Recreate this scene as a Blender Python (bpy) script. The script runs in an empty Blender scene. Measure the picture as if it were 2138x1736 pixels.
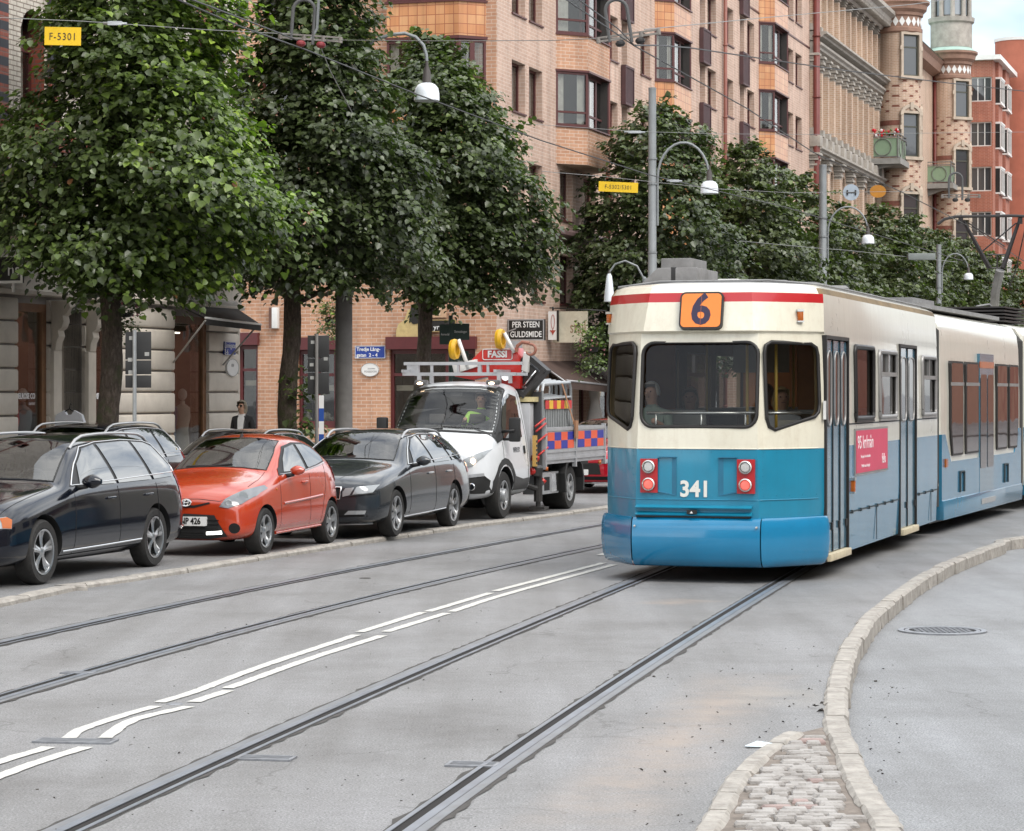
import bpy, bmesh, math, random
import numpy as np
from mathutils import Vector, Matrix
from mathutils.bvhtree import BVHTree
R = math.radians
SC = bpy.context.scene; COL = SC.collection
rnd = random.Random(7)
# ---------------------------------------------------------------- camera
F, CX, HY, CH = 5353.0, 1069.0, 820.0, 2.02      # focal length, centre, horizon (pixels of a 2138 wide frame), eye height
cd = bpy.data.cameras.new("camera"); cam = bpy.data.objects.new("camera", cd); COL.objects.link(cam)
cam.location = (0, 0, CH); cam.rotation_euler = (R(90), 0, 0)
cd.sensor_width = 36; cd.lens = F/2138*36; cd.shift_y = -(868-HY)/2138; cd.clip_end = 2000; cd.clip_start = .3
SC.camera = cam
# ---------------------------------------------------------------- light
SUN_EL, SUN_AZ = R(50), R(142)      # azimuth clockwise from +Y
W = bpy.data.worlds.new("World"); SC.world = W; W.use_nodes = True
wt = W.node_tree; wt.nodes.clear()
wo = wt.nodes.new('ShaderNodeOutputWorld'); bg = wt.nodes.new('ShaderNodeBackground')
sk = wt.nodes.new('ShaderNodeTexSky'); sk.sky_type = 'NISHITA'; sk.sun_disc = False
sk.sun_elevation = SUN_EL; sk.sun_rotation = SUN_AZ; sk.air_density = 1.0; sk.dust_density = 2.5; sk.ozone_density = 1.2
tc = wt.nodes.new('ShaderNodeTexCoord'); mp = wt.nodes.new('ShaderNodeMapping'); mp.inputs['Scale'].default_value = (1.3, 1.3, 3.2); mp.inputs['Location'].default_value = (3, 1, 2)
nz = wt.nodes.new('ShaderNodeTexNoise'); nz.inputs['Scale'].default_value = 1.6; nz.inputs['Detail'].default_value = 6; nz.inputs['Roughness'].default_value = .62
cr = wt.nodes.new('ShaderNodeValToRGB'); cr.color_ramp.elements[0].position = .27; cr.color_ramp.elements[1].position = .56
mx = wt.nodes.new('ShaderNodeMix'); mx.data_type = 'RGBA'
cl2 = wt.nodes.new('ShaderNodeTexNoise'); cl2.inputs['Scale'].default_value = 3.5; cl2.inputs['Detail'].default_value = 5
cr2 = wt.nodes.new('ShaderNodeValToRGB')
cr2.color_ramp.elements[0].position = .35; cr2.color_ramp.elements[0].color = (6.6, 7.0, 7.5, 1)
cr2.color_ramp.elements[1].position = .7; cr2.color_ramp.elements[1].color = (11.5, 11.5, 11.3, 1)
lk = wt.links.new
lk(tc.outputs['Generated'], mp.inputs['Vector']); lk(mp.outputs[0], nz.inputs['Vector']); lk(mp.outputs[0], cl2.inputs['Vector'])
lk(nz.outputs['Fac'], cr.inputs[0]); lk(cl2.outputs['Fac'], cr2.inputs[0])
lk(cr.outputs[0], mx.inputs[0]); lk(sk.outputs[0], mx.inputs[6]); lk(cr2.outputs[0], mx.inputs[7])
lk(mx.outputs[2], bg.inputs[0]); bg.inputs[1].default_value = 0.15; lk(bg.outputs[0], wo.inputs[0])
sd = bpy.data.lights.new("sun", 'SUN'); sd.energy = 1.35; sd.angle = R(30); sd.color = (1, .95, .88)
sun = bpy.data.objects.new("sun", sd); COL.objects.link(sun)
sun.rotation_euler = Vector((math.sin(SUN_AZ)*math.cos(SUN_EL), math.cos(SUN_AZ)*math.cos(SUN_EL), math.sin(SUN_EL))).to_track_quat('Z', 'Y').to_euler()
SC.view_settings.view_transform = 'Standard'; SC.view_settings.look = 'None'; SC.view_settings.gamma = 1
SC.view_settings.exposure = 0.62
SC.render.engine = 'CYCLES'
SC.cycles.max_bounces = 6; SC.cycles.diffuse_bounces = 2; SC.cycles.glossy_bounces = 3; SC.cycles.transparent_max_bounces = 10
SC.cycles.transmission_bounces = 4; SC.cycles.caustics_reflective = False; SC.cycles.caustics_refractive = False
SC.cycles.use_denoising = True
try: SC.cycles.denoising_input_passes = 'RGB_ALBEDO_NORMAL'
except Exception: pass

def P(px, py, Y): return Vector(((px-CX)/F*Y, Y, CH-(py-HY)/F*Y))
def G(px, py, z=0.0):
    Y = (CH-z)*F/(py-HY); return Vector(((px-CX)/F*Y, Y, z))

# ---------------------------------------------------------------- materials
class NT:
    def __init__(s, name):
        s.m = bpy.data.materials.new(name); s.m.use_nodes = True; s.t = s.m.node_tree
        s.b = s.t.nodes['Principled BSDF']; s.o = s.t.nodes['Material Output']
    def n(s, kind, **kw):
        x = s.t.nodes.new('ShaderNode'+kind)
        for k, v in kw.items():
            if k in x.inputs.keys(): x.inputs[k].default_value = v
            else: setattr(x, k, v)
        return x
    def l(s, a, b): s.t.links.new(a, b)
    def ramp(s, fac, stops):
        r = s.n('ValToRGB'); e = r.color_ramp.elements
        while len(e) < len(stops): e.new(.5)
        for q, (p, c) in zip(e, stops): q.position = p; q.color = (*c, 1) if len(c) == 3 else c
        s.l(fac, r.inputs[0]); return r.outputs[0]
    def noise(s, vec, scale, detail=4, rough=.55):
        x = s.n('TexNoise', Scale=scale, Detail=detail, Roughness=rough); s.l(vec, x.inputs['Vector']); return x.outputs['Fac']
    def mix(s, fac, a, b, mode='MIX'):
        x = s.n('Mix'); x.data_type = 'RGBA'; x.blend_type = mode
        for i, v in ((0, fac), (6, a), (7, b)):
            if isinstance(v, (int, float)): x.inputs[i].default_value = v
            elif isinstance(v, tuple): x.inputs[i].default_value = (*v, 1) if len(v) == 3 else v
            else: s.l(v, x.inputs[i])
        return x.outputs[2]
    def math(s, op, a, b=0.0, c=None):
        x = s.n('Math'); x.operation = op
        for i, v in enumerate((a, b) if c is None else (a, b, c)):
            if isinstance(v, (int, float)): x.inputs[i].default_value = v
            else: s.l(v, x.inputs[i])
        return x.outputs[0]
    def bump(s, h, strength=.3, dist=.02):
        x = s.n('Bump', Strength=strength, Distance=dist); s.l(h, x.inputs['Height']); s.l(x.outputs[0], s.b.inputs['Normal'])

MATS = {}
def mat(name, col, rough=.5, metal=0, spec=.5, var=.12, vs=3.0, bump=0, bs=30, coat=0, emit=None, es=1.0, trans=0, rvar=0, dirt=None):
    """plain surface with a soft mottling, optional bump, coat, emission"""
    if name in MATS: return MATS[name]
    k = NT(name); b = k.b
    b.inputs['Roughness'].default_value = rough; b.inputs['Metallic'].default_value = metal
    b.inputs['Specular IOR Level'].default_value = spec
    if coat: b.inputs['Coat Weight'].default_value = coat; b.inputs['Coat Roughness'].default_value = .04
    if trans: b.inputs['Transmission Weight'].default_value = trans
    o = k.n('TexCoord').outputs['Object']
    if var or dirt:
        f = k.noise(o, vs, 5, .6)
        lo = tuple(c*(1-var) for c in col); hi = tuple(min(1, c*(1+var)) for c in col)
        c = k.ramp(f, [(.3, lo), (.7, hi)])
        if dirt:
            f2 = k.noise(o, vs*2.7, 6, .7); d = k.ramp(f2, [(.48, (0,)*3), (.75, (1,)*3)])
            c = k.mix(k.math('MULTIPLY', d, dirt[0]), c, dirt[1])
        k.l(c, b.inputs['Base Color'])
        if rvar: k.l(k.math('MULTIPLY_ADD', f, rvar, rough-rvar/2), b.inputs['Roughness'])
    else: b.inputs['Base Color'].default_value = (*col, 1)
    if bump: k.bump(k.noise(o, bs, 4), bump, .01)
    if emit: b.inputs['Emission Color'].default_value = (*emit, 1); b.inputs['Emission Strength'].default_value = es
    MATS[name] = k.m; return k.m

def wallcoord(k):
    """brick coordinates on any upright face: distance along the face, height"""
    t = k.n('TexCoord'); cr_ = k.n('VectorMath'); cr_.operation = 'CROSS_PRODUCT'; cr_.inputs[0].default_value = (0, 0, 1)
    k.l(t.outputs['Normal'], cr_.inputs[1]); dt = k.n('VectorMath'); dt.operation = 'DOT_PRODUCT'
    k.l(cr_.outputs[0], dt.inputs[0]); k.l(t.outputs['Object'], dt.inputs[1])
    sp = k.n('SeparateXYZ'); k.l(t.outputs['Object'], sp.inputs[0]); cb = k.n('CombineXYZ')
    k.l(dt.outputs['Value'], cb.inputs[0]); k.l(sp.outputs[2], cb.inputs[1]); return cb.outputs[0], t.outputs['Object'], sp.outputs[2]

def brickmat(name, c1, c2, mortar, bw=.26, bh=.083, ms=.012, rough=.85, spots=None, uv=False, grime=.25, bump=.35):
    if name in MATS: return MATS[name]
    k = NT(name); vec, obj, z = wallcoord(k)
    if uv: vec = k.n('TexCoord').outputs['UV']
    br = k.n('TexBrick'); k.l(vec, br.inputs['Vector'])
    for n_, v in (('Color1', (*c1, 1)), ('Color2', (*c2, 1)), ('Mortar', (*mortar, 1))): br.inputs[n_].default_value = v
    br.inputs['Scale'].default_value = 1; br.inputs['Mortar Size'].default_value = ms; br.inputs['Mortar Smooth'].default_value = .3
    br.inputs['Brick Width'].default_value = bw; br.inputs['Row Height'].default_value = bh; br.inputs['Bias'].default_value = 0
    g = k.ramp(k.noise(obj, .45, 6, .65), [(.3, (1-grime,)*3), (.7, (1.08,)*3)])
    ms_ = k.n('Mapping'); ms_.inputs['Scale'].default_value = (2.2, 2.2, .16); k.l(obj, ms_.inputs[0]); g = k.mix(1, g, k.ramp(k.noise(ms_.outputs[0], 1.4, 5, .7), [(.36, (.80, .79, .79)), (.58, (1.03, 1.03, 1.03))]), 'MULTIPLY')
    c = k.mix(1.0, br.outputs['Color'], g, 'MULTIPLY')
    if spots:      # scattered dark brick headers in a diamond rhythm
        s2 = k.n('TexBrick'); k.l(vec, s2.inputs['Vector'])
        for n_, v in (('Color1', (0, 0, 0, 1)), ('Color2', (0, 0, 0, 1)), ('Mortar', (1, 1, 1, 1))): s2.inputs[n_].default_value = v
        s2.inputs['Scale'].default_value = 1; s2.inputs['Mortar Size'].default_value = .11; s2.inputs['Mortar Smooth'].default_value = 0
        s2.inputs['Brick Width'].default_value = bw*3; s2.inputs['Row Height'].default_value = bh*4
        sx = k.n('SeparateXYZ'); k.l(vec, sx.inputs[0])
        fx = k.math('PINGPONG', k.math('MULTIPLY', sx.outputs[0], 1/(bw*1.5)), 1.0)
        fy = k.math('PINGPONG', k.math('MULTIPLY', sx.outputs[1], 1/(bh*3)), 1.0)
        a = k.math('LESS_THAN', k.math('ABSOLUTE', k.math('SUBTRACT', fx, fy)), .22)
        b_ = k.math('GREATER_THAN', k.math('ABSOLUTE', k.math('SUBTRACT', fy, .5)), .28)
        c = k.mix(k.math('MULTIPLY', k.math('MULTIPLY', a, b_), 1-0.0), c, spots)
    k.l(c, k.b.inputs['Base Color']); k.b.inputs['Roughness'].default_value = rough
    if bump: k.bump(k.math('SUBTRACT', 1.0, br.outputs['Fac']), bump, .01)
    MATS[name] = k.m; return k.m

def glassmat(name, tint=(.02, .025, .028), rough=.03, alpha=None, spec=.8, ior=1.6, gain=1.0):
    """glossy pane; alpha < 1 lets the inside show through"""
    if name in MATS: return MATS[name]
    k = NT(name); k.b.inputs['Base Color'].default_value = (*tint, 1); k.b.inputs['Roughness'].default_value = rough
    k.b.inputs['Specular IOR Level'].default_value = spec; k.b.inputs['IOR'].default_value = ior
    o = k.n('TexCoord').outputs['Object']; k.bump(k.noise(o, .9, 2), .05, .08)
    if alpha is not None:
        gl = k.n('BsdfGlossy'); gl.inputs['Roughness'].default_value = rough; tr = k.n('BsdfTransparent')
        tr.inputs[0].default_value = (alpha, alpha*1.01, alpha*.99, 1)
        fr = k.n('Fresnel'); ge = k.n('NewGeometry'); k.l(k.math('MULTIPLY_ADD', ge.outputs['Backfacing'], 1/ior-ior, ior), fr.inputs[0]); ms = k.n('MixShader')
        nb = k.n('Bump', Strength=.04, Distance=.06); k.l(k.noise(o, 1.1, 2), nb.inputs['Height']); k.l(nb.outputs[0], gl.inputs['Normal'])
        k.l(k.math('MULTIPLY_ADD', fr.outputs[0], gain, .005), ms.inputs[0]); k.l(tr.outputs[0], ms.inputs[1]); k.l(gl.outputs[0], ms.inputs[2]); k.l(ms.outputs[0], k.o.inputs[0])
    MATS[name] = k.m; return k.m

# ---------------------------------------------------------------- mesh builder
class MB:
    def __init__(s, T=None): s.v = []; s.f = []; s.mi = []; s.T = T; s.sm = []
    def add(s, vs, fs, mi=0, smooth=False):
        o = len(s.v)
        for p in vs:
            p = Vector(p)
            if s.T is not None: p = s.T @ p
            s.v.append(p)
        for f in fs: s.f.append(tuple(i+o for i in f)); s.mi.append(mi); s.sm.append(smooth)
        return s
    def box(s, x0, x1, y0, y1, z0, z1, mi=0):
        return s.add([(x0,y0,z0),(x1,y0,z0),(x1,y1,z0),(x0,y1,z0),(x0,y0,z1),(x1,y0,z1),(x1,y1,z1),(x0,y1,z1)],
                     [(0,3,2,1),(4,5,6,7),(0,1,5,4),(1,2,6,5),(2,3,7,6),(3,0,4,7)], mi)
    def quad(s, a, b, c, d, mi=0): return s.add([a, b, c, d], [(0,1,2,3)], mi)
    def prism(s, pts, fn0, fn1, mi=0):
        """closed solid: polygon pts mapped through fn0 (front) and fn1 (back)"""
        n = len(pts); s.add([fn0(p) for p in pts]+[fn1(p) for p in pts],
            [tuple(range(n)), tuple(range(2*n-1, n-1, -1))]+[(i, i+n, (i+1) % n+n, (i+1) % n) for i in range(n)], mi); return s
    def xprism(s, pts, x0, x1, mi=0): return s.prism(pts, lambda p: (x0, p[0], p[1]), lambda p: (x1, p[0], p[1]), mi)   # pts (y,z)
    def yprism(s, pts, y0, y1, mi=0): return s.prism(pts, lambda p: (p[0], y0, p[1]), lambda p: (p[0], y1, p[1]), mi)   # pts (x,z)
    def zprism(s, pts, z0, z1, mi=0): return s.prism(pts, lambda p: (p[0], p[1], z1), lambda p: (p[0], p[1], z0), mi)   # pts (x,y)
    def tube(s, path, r, n=8, mi=0, caps=True):
        path = [Vector(p) for p in path]; rr = r if isinstance(r, (list, tuple)) else [r]*len(path); rings = []
        up = None
        for i, p in enumerate(path):
            t = (path[min(i+1, len(path)-1)]-path[max(i-1, 0)])
            t = t.normalized() if t.length > 1e-9 else Vector((0, 0, 1))
            if up is None: up = t.orthogonal().normalized()
            u = (up-t*up.dot(t)); u = u.normalized() if u.length > 1e-6 else t.orthogonal().normalized(); up = u; w = t.cross(u)
            rings.append([p+(u*math.cos(2*math.pi*k/n)+w*math.sin(2*math.pi*k/n))*rr[i] for k in range(n)])
        vs = [q for g in rings for q in g]; fs = []
        for i in range(len(path)-1):
            for k in range(n): a = i*n+k; b = i*n+(k+1) % n; fs.append((a, b, b+n, a+n))
        s.add(vs, fs, mi, True)
        if caps: s.add(rings[0], [tuple(range(n-1, -1, -1))], mi); s.add(rings[-1], [tuple(range(n))], mi)
        return s
    def lathe(s, prof, c=(0, 0, 0), n=20, mi=0, axis='z', smooth=True, a0=0, a1=2*math.pi):
        """prof: (radius, height) pairs"""
        c = Vector(c); full = abs(a1-a0-2*math.pi) < 1e-6; m = n if full else n+1; vs = []
        for (r, h) in prof:
            for k in range(m):
                a = a0+(a1-a0)*k/n; x, y = r*math.cos(a), r*math.sin(a)
                vs.append(c+Vector((x, y, h) if axis == 'z' else ((h, x, y) if axis == 'x' else (x, h, y))))
        fs = []
        for i in range(len(prof)-1):
            for k in range(n if full else n):
                a = i*m+k; b = i*m+(k+1) % m if full else a+1; fs.append((a, b, b+m, a+m))
        return s.add(vs, fs, mi, smooth)
    def loft(s, rings, mi=0, closed=True, caps=True, smooth=True):
        n = len(rings[0]); vs = [q for g in rings for q in g]; fs = []
        for i in range(len(rings)-1):
            for k in range(n if closed else n-1): a = i*n+k; b = i*n+(k+1) % n; fs.append((a, b, b+n, a+n))
        s.add(vs, fs, mi, smooth)
        if caps: s.add(rings[0], [tuple(range(n-1, -1, -1))], mi); s.add(rings[-1], [tuple(range(n))], mi)
        return s
    def ball(s, c, r, mi=0, n=12, sc=(1, 1, 1)):
        c = Vector(c); m = max(4, n//2); rings = []
        for i in range(m+1):
            a = math.pi*i/m; rings.append([c+Vector((r*sc[0]*math.sin(a)*math.cos(2*math.pi*k/n), r*sc[1]*math.sin(a)*math.sin(2*math.pi*k/n), r*sc[2]*math.cos(a))) for k in range(n)])
        return s.loft(rings, mi, caps=False)
    def build(s, name, mats, parent=None, bevel=0, fix=True, smooth=None, edge=30):
        me = bpy.data.meshes.new(name); me.from_pydata([tuple(p) for p in s.v], [], s.f)
        if not isinstance(mats, (list, tuple)): mats = [mats]
        for m in mats: me.materials.append(m)
        me.polygons.foreach_set('material_index', s.mi)
        me.polygons.foreach_set('use_smooth', [bool(x) if smooth is None else smooth for x in s.sm])
        if fix or bevel:
            bm = bmesh.new(); bm.from_mesh(me)
            if fix: bmesh.ops.remove_doubles(bm, verts=bm.verts, dist=1e-5); bmesh.ops.recalc_face_normals(bm, faces=bm.faces)
            if bevel:
                es = [e for e in bm.edges if len(e.link_faces) == 2 and e.calc_face_angle(0) > R(35)]
                bmesh.ops.bevel(bm, geom=es, offset=bevel, segments=2, affect='EDGES', profile=.6, clamp_overlap=True)
                for f in bm.faces: f.smooth = True
                for e in bm.edges: e.smooth = e.calc_face_angle(0) < R(40) if len(e.link_faces) == 2 else True
            else:
                for e in bm.edges:
                    if len(e.link_faces) == 2 and e.calc_face_angle(0) > R(edge): e.smooth = False
            bm.to_mesh(me); bm.free()
        me.update(); return link(name, me, parent)
def link(name, data, parent=None):
    o = bpy.data.objects.new(name, data); COL.objects.link(o)
    if parent is not None: o.parent = parent
    return o
def tag(o, label=None, cat=None, group=None, kind=None):
    for k_, v in (('label', label), ('category', cat), ('group', group), ('kind', kind)):
        if v: o[k_] = v
    return o
def thing(name, label, cat, loc=(0, 0, 0), rz=0, group=None):
    o = bpy.data.objects.new(name, None); COL.objects.link(o); o.location = loc; o.rotation_euler = (0, 0, rz)
    o.empty_display_size = .3; return tag(o, label, cat, group)
def struct(o): o['kind'] = 'structure'; return o
def kids(o): return [c for c in bpy.data.objects if c.parent == o]
def copy_tree(o, parent=None):
    c = o.copy(); COL.objects.link(c); c.parent = parent
    for ch in kids(o): copy_tree(ch, c)
    return c
FONT = None
def text_mb(txt, size, T, thick=.004, mat_=None, name='lettering', parent=None, align='CENTER', sx=1.0, bold=0.0, sp=1.0):
    """lettering as a solid mesh; T maps text plane (x right, y up, z out)"""
    cu = bpy.data.curves.new('t', 'FONT'); cu.body = txt; cu.size = size; cu.align_x = align; cu.align_y = 'CENTER'
    cu.extrude = thick/2; cu.resolution_u = 3; cu.offset = bold; cu.space_character = sp; cu.space_line = .95
    ob = bpy.data.objects.new('t', cu); COL.objects.link(ob); dg = bpy.context.evaluated_depsgraph_get(); dg.update()
    me = bpy.data.meshes.new_from_object(ob.evaluated_get(dg)); bpy.data.objects.remove(ob); bpy.data.curves.remove(cu)
    me.transform(T @ Matrix.Diagonal((sx, 1, 1, 1))); me.name = name; me.materials.clear(); me.materials.append(mat_)
    return link(name, me, parent)
def frame(origin, xdir, ydir):
    x = Vector(xdir).normalized(); y = Vector(ydir).normalized(); z = x.cross(y)
    m = Matrix((x, y, z)).transposed().to_4x4(); m.translation = Vector(origin); return m
def rrect(x0, x1, z0, z1, r, n=4):
    """rounded rectangle outline"""
    rs = r if isinstance(r, (list, tuple)) else [r]*4; out = []
    for (cx, cz, a0), q in zip(((x0, z0, 180), (x1, z0, 270), (x1, z1, 0), (x0, z1, 90)), rs):
        ccx = cx+q if cx == x0 else cx-q; ccz = cz+q if cz == z0 else cz-q
        for i in range(n+1): a = R(a0+90*i/n); out.append((ccx+q*math.cos(a), ccz+q*math.sin(a)))
    return out
# projection of outlines on to a curved body
class Skin:
    def __init__(s, ob):
        bm = bmesh.new(); bm.from_mesh(ob.data); s.t = BVHTree.FromBMesh(bm); bm.free()
    def hit(s, o, d):
        r = s.t.ray_cast(Vector(o), Vector(d)); return r[0], r[1]
    def patch(s, name, pts, axis, mats, parent, off=.004, step=.08, sign=1, mirror=False, thick=0, far=6, smooth=True, org=0):
        """pts are 2D outline; axis 'x': looks along -sign*x on (y,z); 'y': on (x,z); 'z': on (x,y)"""
        bm = bmesh.new(); vs = [bm.verts.new((p[0], p[1], 0)) for p in pts]; bm.faces.new(vs)
        xs = [p[0] for p in pts]; ys = [p[1] for p in pts]
        for lo, hi, nrm in ((min(xs), max(xs), (1, 0, 0)), (min(ys), max(ys), (0, 1, 0))):
            k = max(1, int((hi-lo)/step))
            for i in range(1, k):
                c = lo+(hi-lo)*i/k
                bmesh.ops.bisect_plane(bm, geom=bm.verts[:]+bm.edges[:]+bm.faces[:], plane_co=Vector(nrm)*c, plane_no=nrm, dist=1e-6)
        bmesh.ops.triangulate(bm, faces=[f for f in bm.faces if len(f.verts) > 4])
        last = None; dead = []
        for v in bm.verts:
            a, b = v.co.x, v.co.y
            if axis == 'x': o, d = (sign*far, a, b), (-sign, 0, 0)
            elif axis == 'y': o, d = (a, sign*far, b), (0, -sign, 0)
            else: o, d = (a, b, far), (0, 0, -1)
            if org: o = tuple(org if q in (sign*far,) else q for q in o)
            h, n = s.hit(o, d)
            if h is None: dead.append(v); continue
            if n.dot(Vector(d)) > 0: n = -n
            v.co = h+n*off
        if dead: bmesh.ops.delete(bm, geom=dead, context='VERTS')
        if thick:
            bmesh.ops.recalc_face_normals(bm, faces=bm.faces)
            bmesh.ops.solidify(bm, geom=bm.faces[:], thickness=thick)
        for f in bm.faces: f.smooth = smooth
        me = bpy.data.meshes.new(name)
        if mirror:
            g = bmesh.ops.duplicate(bm, geom=bm.verts[:]+bm.edges[:]+bm.faces[:])
            for v in g['geom']:
                if isinstance(v, bmesh.types.BMVert): v.co.x *= -1
            bmesh.ops.reverse_faces(bm, faces=[f for f in g['geom'] if isinstance(f, bmesh.types.BMFace)])
        bm.to_mesh(me); bm.free()
        for m in (mats if isinstance(mats, (list, tuple)) else [mats]): me.materials.append(m)
        return link(name, me, parent)
    def strip(s, name, line, w, axis, mats, parent, off=.003, sign=1, closed=False, step=.06, far=6, r=None):
        """thin raised moulding along a projected polyline"""
        pl = [Vector((p[0], p[1])) for p in line]
        if closed: pl.append(pl[0])
        q = [pl[0]]
        for a, b in zip(pl, pl[1:]):
            k = max(1, int((b-a).length/step)); q += [a.lerp(b, i/k) for i in range(1, k+1)]
        path = []
        for p in q:
            if axis == 'x': o, d = (sign*far, p.x, p.y), (-sign, 0, 0)
            elif axis == 'y': o, d = (p.x, sign*far, p.y), (0, -sign, 0)
            else: o, d = (p.x, p.y, far), (0, 0, -1)
            h, n = s.hit(o, d)
            if h is None: continue
            if n.dot(Vector(d)) > 0: n = -n
            path.append(h+n*off)
        mb = MB()
        if len(path) > 1: mb.tube(path, w/2, 6)
        return mb.build(name, mats, parent, fix=False)
# ================================================================ GROUND, ROAD, RAILS
def cr_path(pts, step=.35):
    """smooth curve through points"""
    p = [Vector(q) for q in pts]; p = [p[0]*2-p[1]]+p+[p[-1]*2-p[-2]]; out = []
    for i in range(1, len(p)-2):
        a, b, c, d = p[i-1:i+3]; n = max(1, int((c-b).length/step))
        for k in range(n):
            t = k/n; out.append(.5*((2*b)+(c-a)*t+(2*a-5*b+4*c-d)*t*t+(-a+3*b-3*c+d)*t**3))
    out.append(p[-2]); return out
def side(path, off):
    """path shifted to its right by off (level)"""
    o = []
    for i, q in enumerate(path):
        t = (path[min(i+1, len(path)-1)]-path[max(i-1, 0)]); t.z = 0; t.normalize(); o.append(q+Vector((t.y, -t.x, 0))*off)
    return o
def ribbon(mb, path, o0, o1, z, mi=0):
    a, b = side(path, o0), side(path, o1); n = len(a)
    vs = [(q.x, q.y, z) for q in a]+[(q.x, q.y, z) for q in b]
    return mb.add(vs, [(i, i+1, n+i+1, n+i) for i in range(n-1)], mi)
def fx(Y, o=0): return -21.85+.3095*Y+o            # facade line of the left side of the street
D_ = Vector((.29566, .95529, 0)); N_ = Vector((.95529, -.29566, 0))    # along the street, across it (to the right)

def asphalt(name, base, stain=None, speck=.8, tone=(1, 1, 1)):
    k = NT(name); o = k.n('TexCoord').outputs['Object']
    f1 = k.noise(o, 75, 3, .85); f2 = k.noise(o, .55, 6, .6); f3 = k.noise(o, 9, 5, .7)
    c = k.ramp(f1, [(.28, tuple(base*(1-speck)*t for t in tone)), (.52, tuple(base*t for t in tone)), (.74, tuple(base*(1+speck*.8)*t for t in tone))])
    c = k.mix(1, c, k.ramp(f2, [(.3, (.76, .75, .74)), (.5, (1, 1, 1)), (.72, (1.14, 1.14, 1.16))]), 'MULTIPLY')
    c = k.mix(1, c, k.ramp(f3, [(.35, (.9, .9, .9)), (.65, (1.05, 1.05, 1.05))]), 'MULTIPLY')
    # long streaks rubbed in along the lane
    mp_ = k.n('Mapping'); mp_.inputs['Rotation'].default_value = (0, 0, R(15)); mp_.inputs['Scale'].default_value = (1.6, .09, 1); k.l(o, mp_.inputs[0])
    c = k.mix(1, c, k.ramp(k.noise(mp_.outputs[0], 1.2, 5, .6), [(.33, (.84, .83, .82)), (.65, (1.07, 1.07, 1.08))]), 'MULTIPLY')
    # tar cracks
    v = k.n('TexVoronoi', Scale=.32); v.feature = 'DISTANCE_TO_EDGE'
    wv = k.n('VectorMath'); wv.operation = 'ADD'; nn = k.n('TexNoise', Scale=1.3, Detail=6); k.l(o, nn.inputs[0])
    k.l(o, wv.inputs[0]); k.l(nn.outputs['Color'], wv.inputs[1]); k.l(wv.outputs[0], v.inputs['Vector'])
    ck = k.math('MULTIPLY', k.math('LESS_THAN', v.outputs['Distance'], .0035), k.math('GREATER_THAN', k.noise(o, .5, 3), .53))
    c = k.mix(k.math('MULTIPLY', ck, .32), c, (.05, .047, .043))
    for (a, b, wd, col, amt) in (stain or []):     # spilled sand lying along a line a-b
        sp = k.n('SeparateXYZ'); k.l(o, sp.inputs[0]); d = Vector((b[0]-a[0], b[1]-a[1])); L = d.length; d /= L
        xx = k.math('SUBTRACT', sp.outputs[0], a[0]); yy = k.math('SUBTRACT', sp.outputs[1], a[1])
        u = k.math('DIVIDE', k.math('MULTIPLY_ADD', xx, d.x, k.math('MULTIPLY', yy, d.y)), L)
        w = k.math('DIVIDE', k.math('ABSOLUTE', k.math('MULTIPLY_ADD', xx, -d.y, k.math('MULTIPLY', yy, d.x))), wd)
        uu = k.math('MULTIPLY', k.math('ABSOLUTE', k.math('SUBTRACT', u, .5)), 2)
        r2 = k.math('SUBTRACT', 1.0, k.math('MAXIMUM', k.math('POWER', uu, 3), w))
        s_ = k.math('MULTIPLY', k.math('MULTIPLY', k.math('MAXIMUM', r2, 0), amt), k.ramp(k.noise(o, 1.9, 6, .75), [(.3, (0,)*3), (.62, (1,)*3)]))
        c = k.mix(s_, c, col)
    k.l(c, k.b.inputs['Base Color']); k.b.inputs['Roughness'].default_value = .62; k.b.inputs['Specular IOR Level'].default_value = .45
    k.bump(k.math('ADD', f1, k.math('MULTIPLY', f3, .6)), .55, .006); return k.m

def BL(a, b, z=0): return G(.496*a, 1131.2+.496*b, z)
def BR(a, b, z=0): return G(1060.5+.504*a, 1131.2+.504*b, z)
LK = cr_path([(-13.5, -15, 0), (-9.3, 4, 0), G(0, 1269), G(139, 1234), G(229, 1222), G(350, 1204), G(470, 1184), G(636, 1157), G(950, 1108), G(1262, 1065), (fx(56, 9.85), 56, 0), (fx(75, 9.9), 75, 0), (fx(110, 9.9), 110, 0), (fx(260, 9.9), 260, 0)], .8)
RK = cr_path([BR(a, b) for a, b in ((1640, 1330), (1570, 1199), (1475, 1040), (1415, 900), (1362, 770), (1362, 660), (1372, 560), (1425, 430), (1505, 318), (1668, 185), (1835, 90), (2030, 17), (2138, -12))]+[(11.2, 41, 0), (16, 50, 0), (25, 62, 0), (60, 90, 0)], .3)
IK = cr_path([BR(a, b) for a, b in ((740, 1300), (850, 1180), (905, 1080), (970, 970), (1070, 875), (1190, 800), (1300, 773))], .3)
sandc = (.35, .285, .235)
M_road = asphalt('asphalt_road', .25, [(BR(250, 1230)[:2], BR(1010, 540)[:2], .42, sandc, .75), (BR(600, 262)[:2], BR(800, 240)[:2], .35, sandc, .7), (BR(900, 640)[:2], BR(1330, 640)[:2], .8, (.34, .31, .27), .55)], tone=(1, .995, .99))
M_cycle = asphalt('asphalt_side', .27, speck=.9, tone=(.98, 1, 1.015))
M_lane = asphalt('asphalt_lane', .23, speck=.7)
M_kerb = mat('granite', (.36, .335, .30), .8, var=.25, vs=7, bump=.8, bs=28, dirt=(.6, (.17, .14, .12)))
M_pave = mat('paving', (.25, .235, .215), .85, var=.2, vs=2, bump=.3)

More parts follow.
